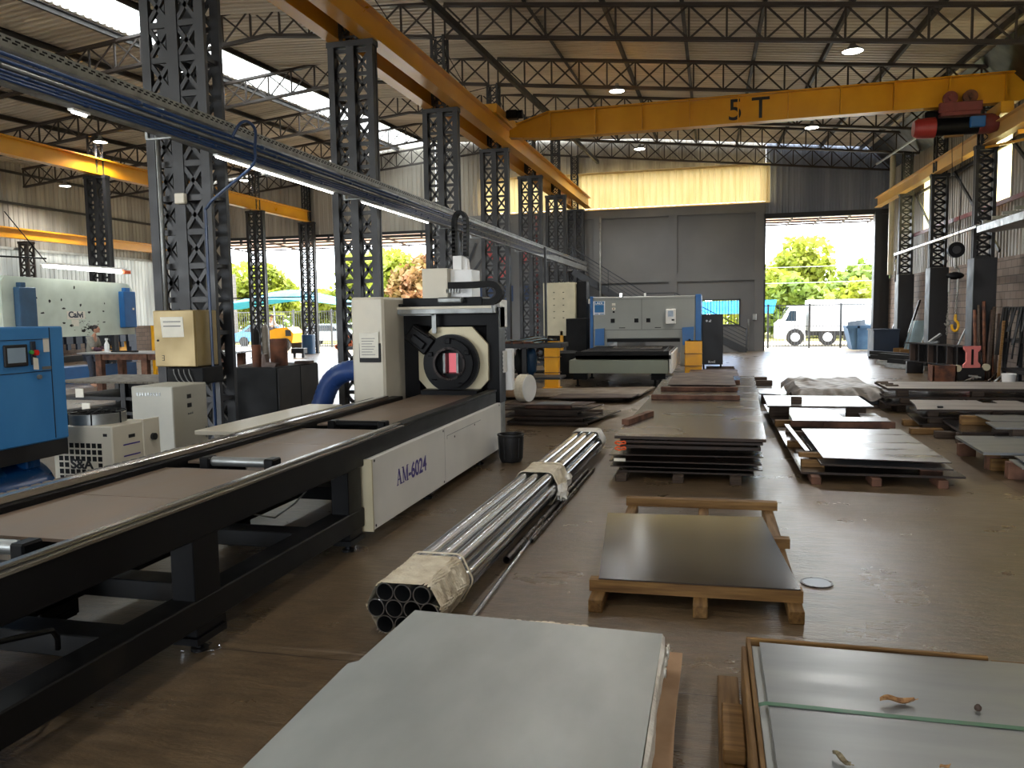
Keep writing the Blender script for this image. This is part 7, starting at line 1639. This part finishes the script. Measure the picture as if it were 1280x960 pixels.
def car(x, y, m, label):
    t = thing('parked_car', label, 'car', (x, y, 0)); g = MB()
    g.prism([(x-2.1, y, .35), (x+2.1, y, .35), (x+2.15, y, .8), (x+1.2, y, .95), (x+.6, y, 1.42), (x-.9, y, 1.45), (x-1.7, y, .98), (x-2.15, y, .85)], (0, 1.7, 0)); b_ = part('body', g, M[m], t)
    g = MB(); g.prism([(x-1.35, y-.01, .98), (x+.95, y-.01, .98), (x+.5, y-.01, 1.36), (x-.85, y-.01, 1.38)], (0, .01, 0)); part('window', g, M['glass_dark'], b_)
    for dx in (-1.35, 1.35): part('wheel', MB().disc((x+dx, y, .33), (0, 1, 0), .33, -.08, .12, 20).disc((x+dx, y+1.7, .33), (0, 1, 0), .33, -.12, .08, 20), M['tyre'], t, split=True)
car(-29.3, 48.3, 'car_blue', 'blue car parked under the turquoise canopy, left'); car(-24.8, 48.6, 'car_silver', 'silver-blue car parked under the right edge of the turquoise canopy'); car(-19.5, 49.5, 'car_blue', 'blue car behind the fence, right of the canopy')
# clay pipes stacked on the yard
for k in range(14):
    r = k//5; x = -21.3+.34*(k % 5)+.17*r; z = .15+.27*r
    if r == 2 and k % 5 > 2: continue
    solo('clay_block', MB().pipe((x, 43.2, z), (x, 43.9, z), .15, .10, 12), M['brick_red'], 'hollow red clay pipe stacked outside by the far column', 'clay pipe', 'red clay pipes')
b = MB(); [b.bbox(-19.6+.3*k, -19.35+.3*k, 43.3, 43.8, 0, .2+.1*(k % 3), .01) for k in range(8)]; solo('brick_pile', b, M['brick_red'], 'low pile of broken red bricks outside right of the clay pipes', 'bricks', kind='stuff')
# block building at left outside, low wall
W = MB(); W.box(-46, -34.6, 53.5, 53.8, 0, 5.2); struct('wall_outside', W, M['block_out'], 'grey block wall of the neighbouring building outside')
solo('white_gate', MB().box(-37.5, -35, 53.3, 53.35, 0, 2.3), M['galv_dull'], 'pale gate in the neighbouring block wall outside', 'gate')
# trees
def tree(x, y, h, r, m, label, seed, n=3400, trunk=.25, flat=1.0, leaf=.56):
    t = thing('tree', label, 'tree', (x, y, 0), 'trees outside'); q = random.Random(seed)
    g = MB(); g.path([(x, y, 0), (x+.1, y, h*.3), (x-.1, y+.1, h*.6), (x, y, h*.85)], [trunk, trunk*.8, trunk*.5, .05], 8)
    cl = []
    for k in range(16):
        a = q.random()*6.28; rr_ = r*(.25+.6*q.random()); z = h*(.32+.5*q.random()); c = V(x+rr_*cos(a), y+rr_*sin(a)*.8, z); cl.append((c, r*(.28+.22*q.random())))
        g.path([(x, y, h*.25+.2*k*h*.03), ((x+c.x)/2, (y+c.y)/2, z*.8), tuple(c)], [trunk*.4, trunk*.25, .03], 5)
    cl.append((V(x, y, h*.85), r*.4))
    part('trunk', g, M['bark'], t)
    f = MB()
    for k in range(n):
        c, cr = q.choice(cl); d = V(q.gauss(0, 1), q.gauss(0, 1), q.gauss(0, 1)).normalized(); p_ = c + d*cr*(.55+.5*q.random()); p_.z = max(.4, p_.z*1.0)
        a = V(q.gauss(0, 1), q.gauss(0, 1), q.gauss(0, .6)).normalized(); b_ = a.cross(V(q.gauss(0, 1), q.gauss(0, 1), q.gauss(0, 1))).normalized(); s = leaf*(.6+.7*q.random())
        f.add([p_-a*s*.6, p_+b_*s*.35, p_+a*s*.6, p_-b_*s*.35], [(0, 1, 2, 3)])
    part('foliage', f, M[m], t)
TR = [(-41, 62, 6.2, 3.4, 'leaf', 'yellow-green tree outside far left behind the block wall'), (-36, 60, 6.4, 2.9, 'leaf', 'yellow-green tree behind the left part of the turquoise canopy'), (-33, 64, 4.0, 2.4, 'leaf', 'low tree behind the right part of the turquoise canopy'),
      (-28.6, 66, 7.8, 3.6, 'leaf', 'bright tree seen just right of the second middle column'), (-25.2, 62, 7.2, 3.2, 'leaf', 'bright tree seen between the second and third middle columns'), (-21.8, 60, 6.8, 2.5, 'leaf_brown', 'brownish bare looking tree beside the third middle column'), (-17.5, 62, 6.0, 3.2, 'leaf', 'tree outside hidden mostly by the third middle column'),
      (3.0, 62, 4.9, 3.2, 'leaf', 'yellow-green tree at the left side of the tall doorway'), (6.6, 66, 7.5, 3.5, 'leaf', 'tall light green tree in the middle of the tall doorway'), (10.6, 62, 4.9, 3.2, 'leaf_dark', 'darker green tree at the right side of the tall doorway'), (5.6, 57, 3.6, 2.4, 'leaf_dark', 'lower bushy tree behind the white truck cab'), (9.4, 57, 3.6, 2.4, 'leaf', 'low bushy tree behind the truck cargo box')]
for k, (x, y, h, r, m, lb) in enumerate(TR): tree(x, y, h, r, m, lb, 30+k)
for k, (x0, x1) in enumerate(((-48, -9), (-7.2, 24))):
    q = random.Random(60+k); f = MB()
    for i in range(2600):
        p_ = V(q.uniform(x0, x1), 72+q.uniform(-1, 1), q.uniform(0, 3.0+.8*sin(i*.01))); a = V(q.gauss(0, 1), q.gauss(0, 1), q.gauss(0, 1)).normalized(); b_ = a.cross(V(q.gauss(0, 1), q.gauss(0, 1), q.gauss(0, 1))).normalized(); s = .5
        f.add([p_-a*s*.7, p_+b_*s*.45, p_+a*s*.7, p_-b_*s*.45], [(0, 1, 2, 3)])
    solo('hedge', f, M['leaf_dark'], ['long green hedge far behind the left yard', 'long green hedge far behind the truck'][k], 'hedge', kind='stuff')
for k, z in enumerate((3.6, 4.6)): solo('power_line', MB().path([(x, 54, z+.3*((x-5)/12)**2) for x in range(-8, 22, 3)], .02, 5), M['galv_dull'], ['lower overhead wire beyond the doorway', 'upper overhead wire beyond the doorway'][k], 'wire')
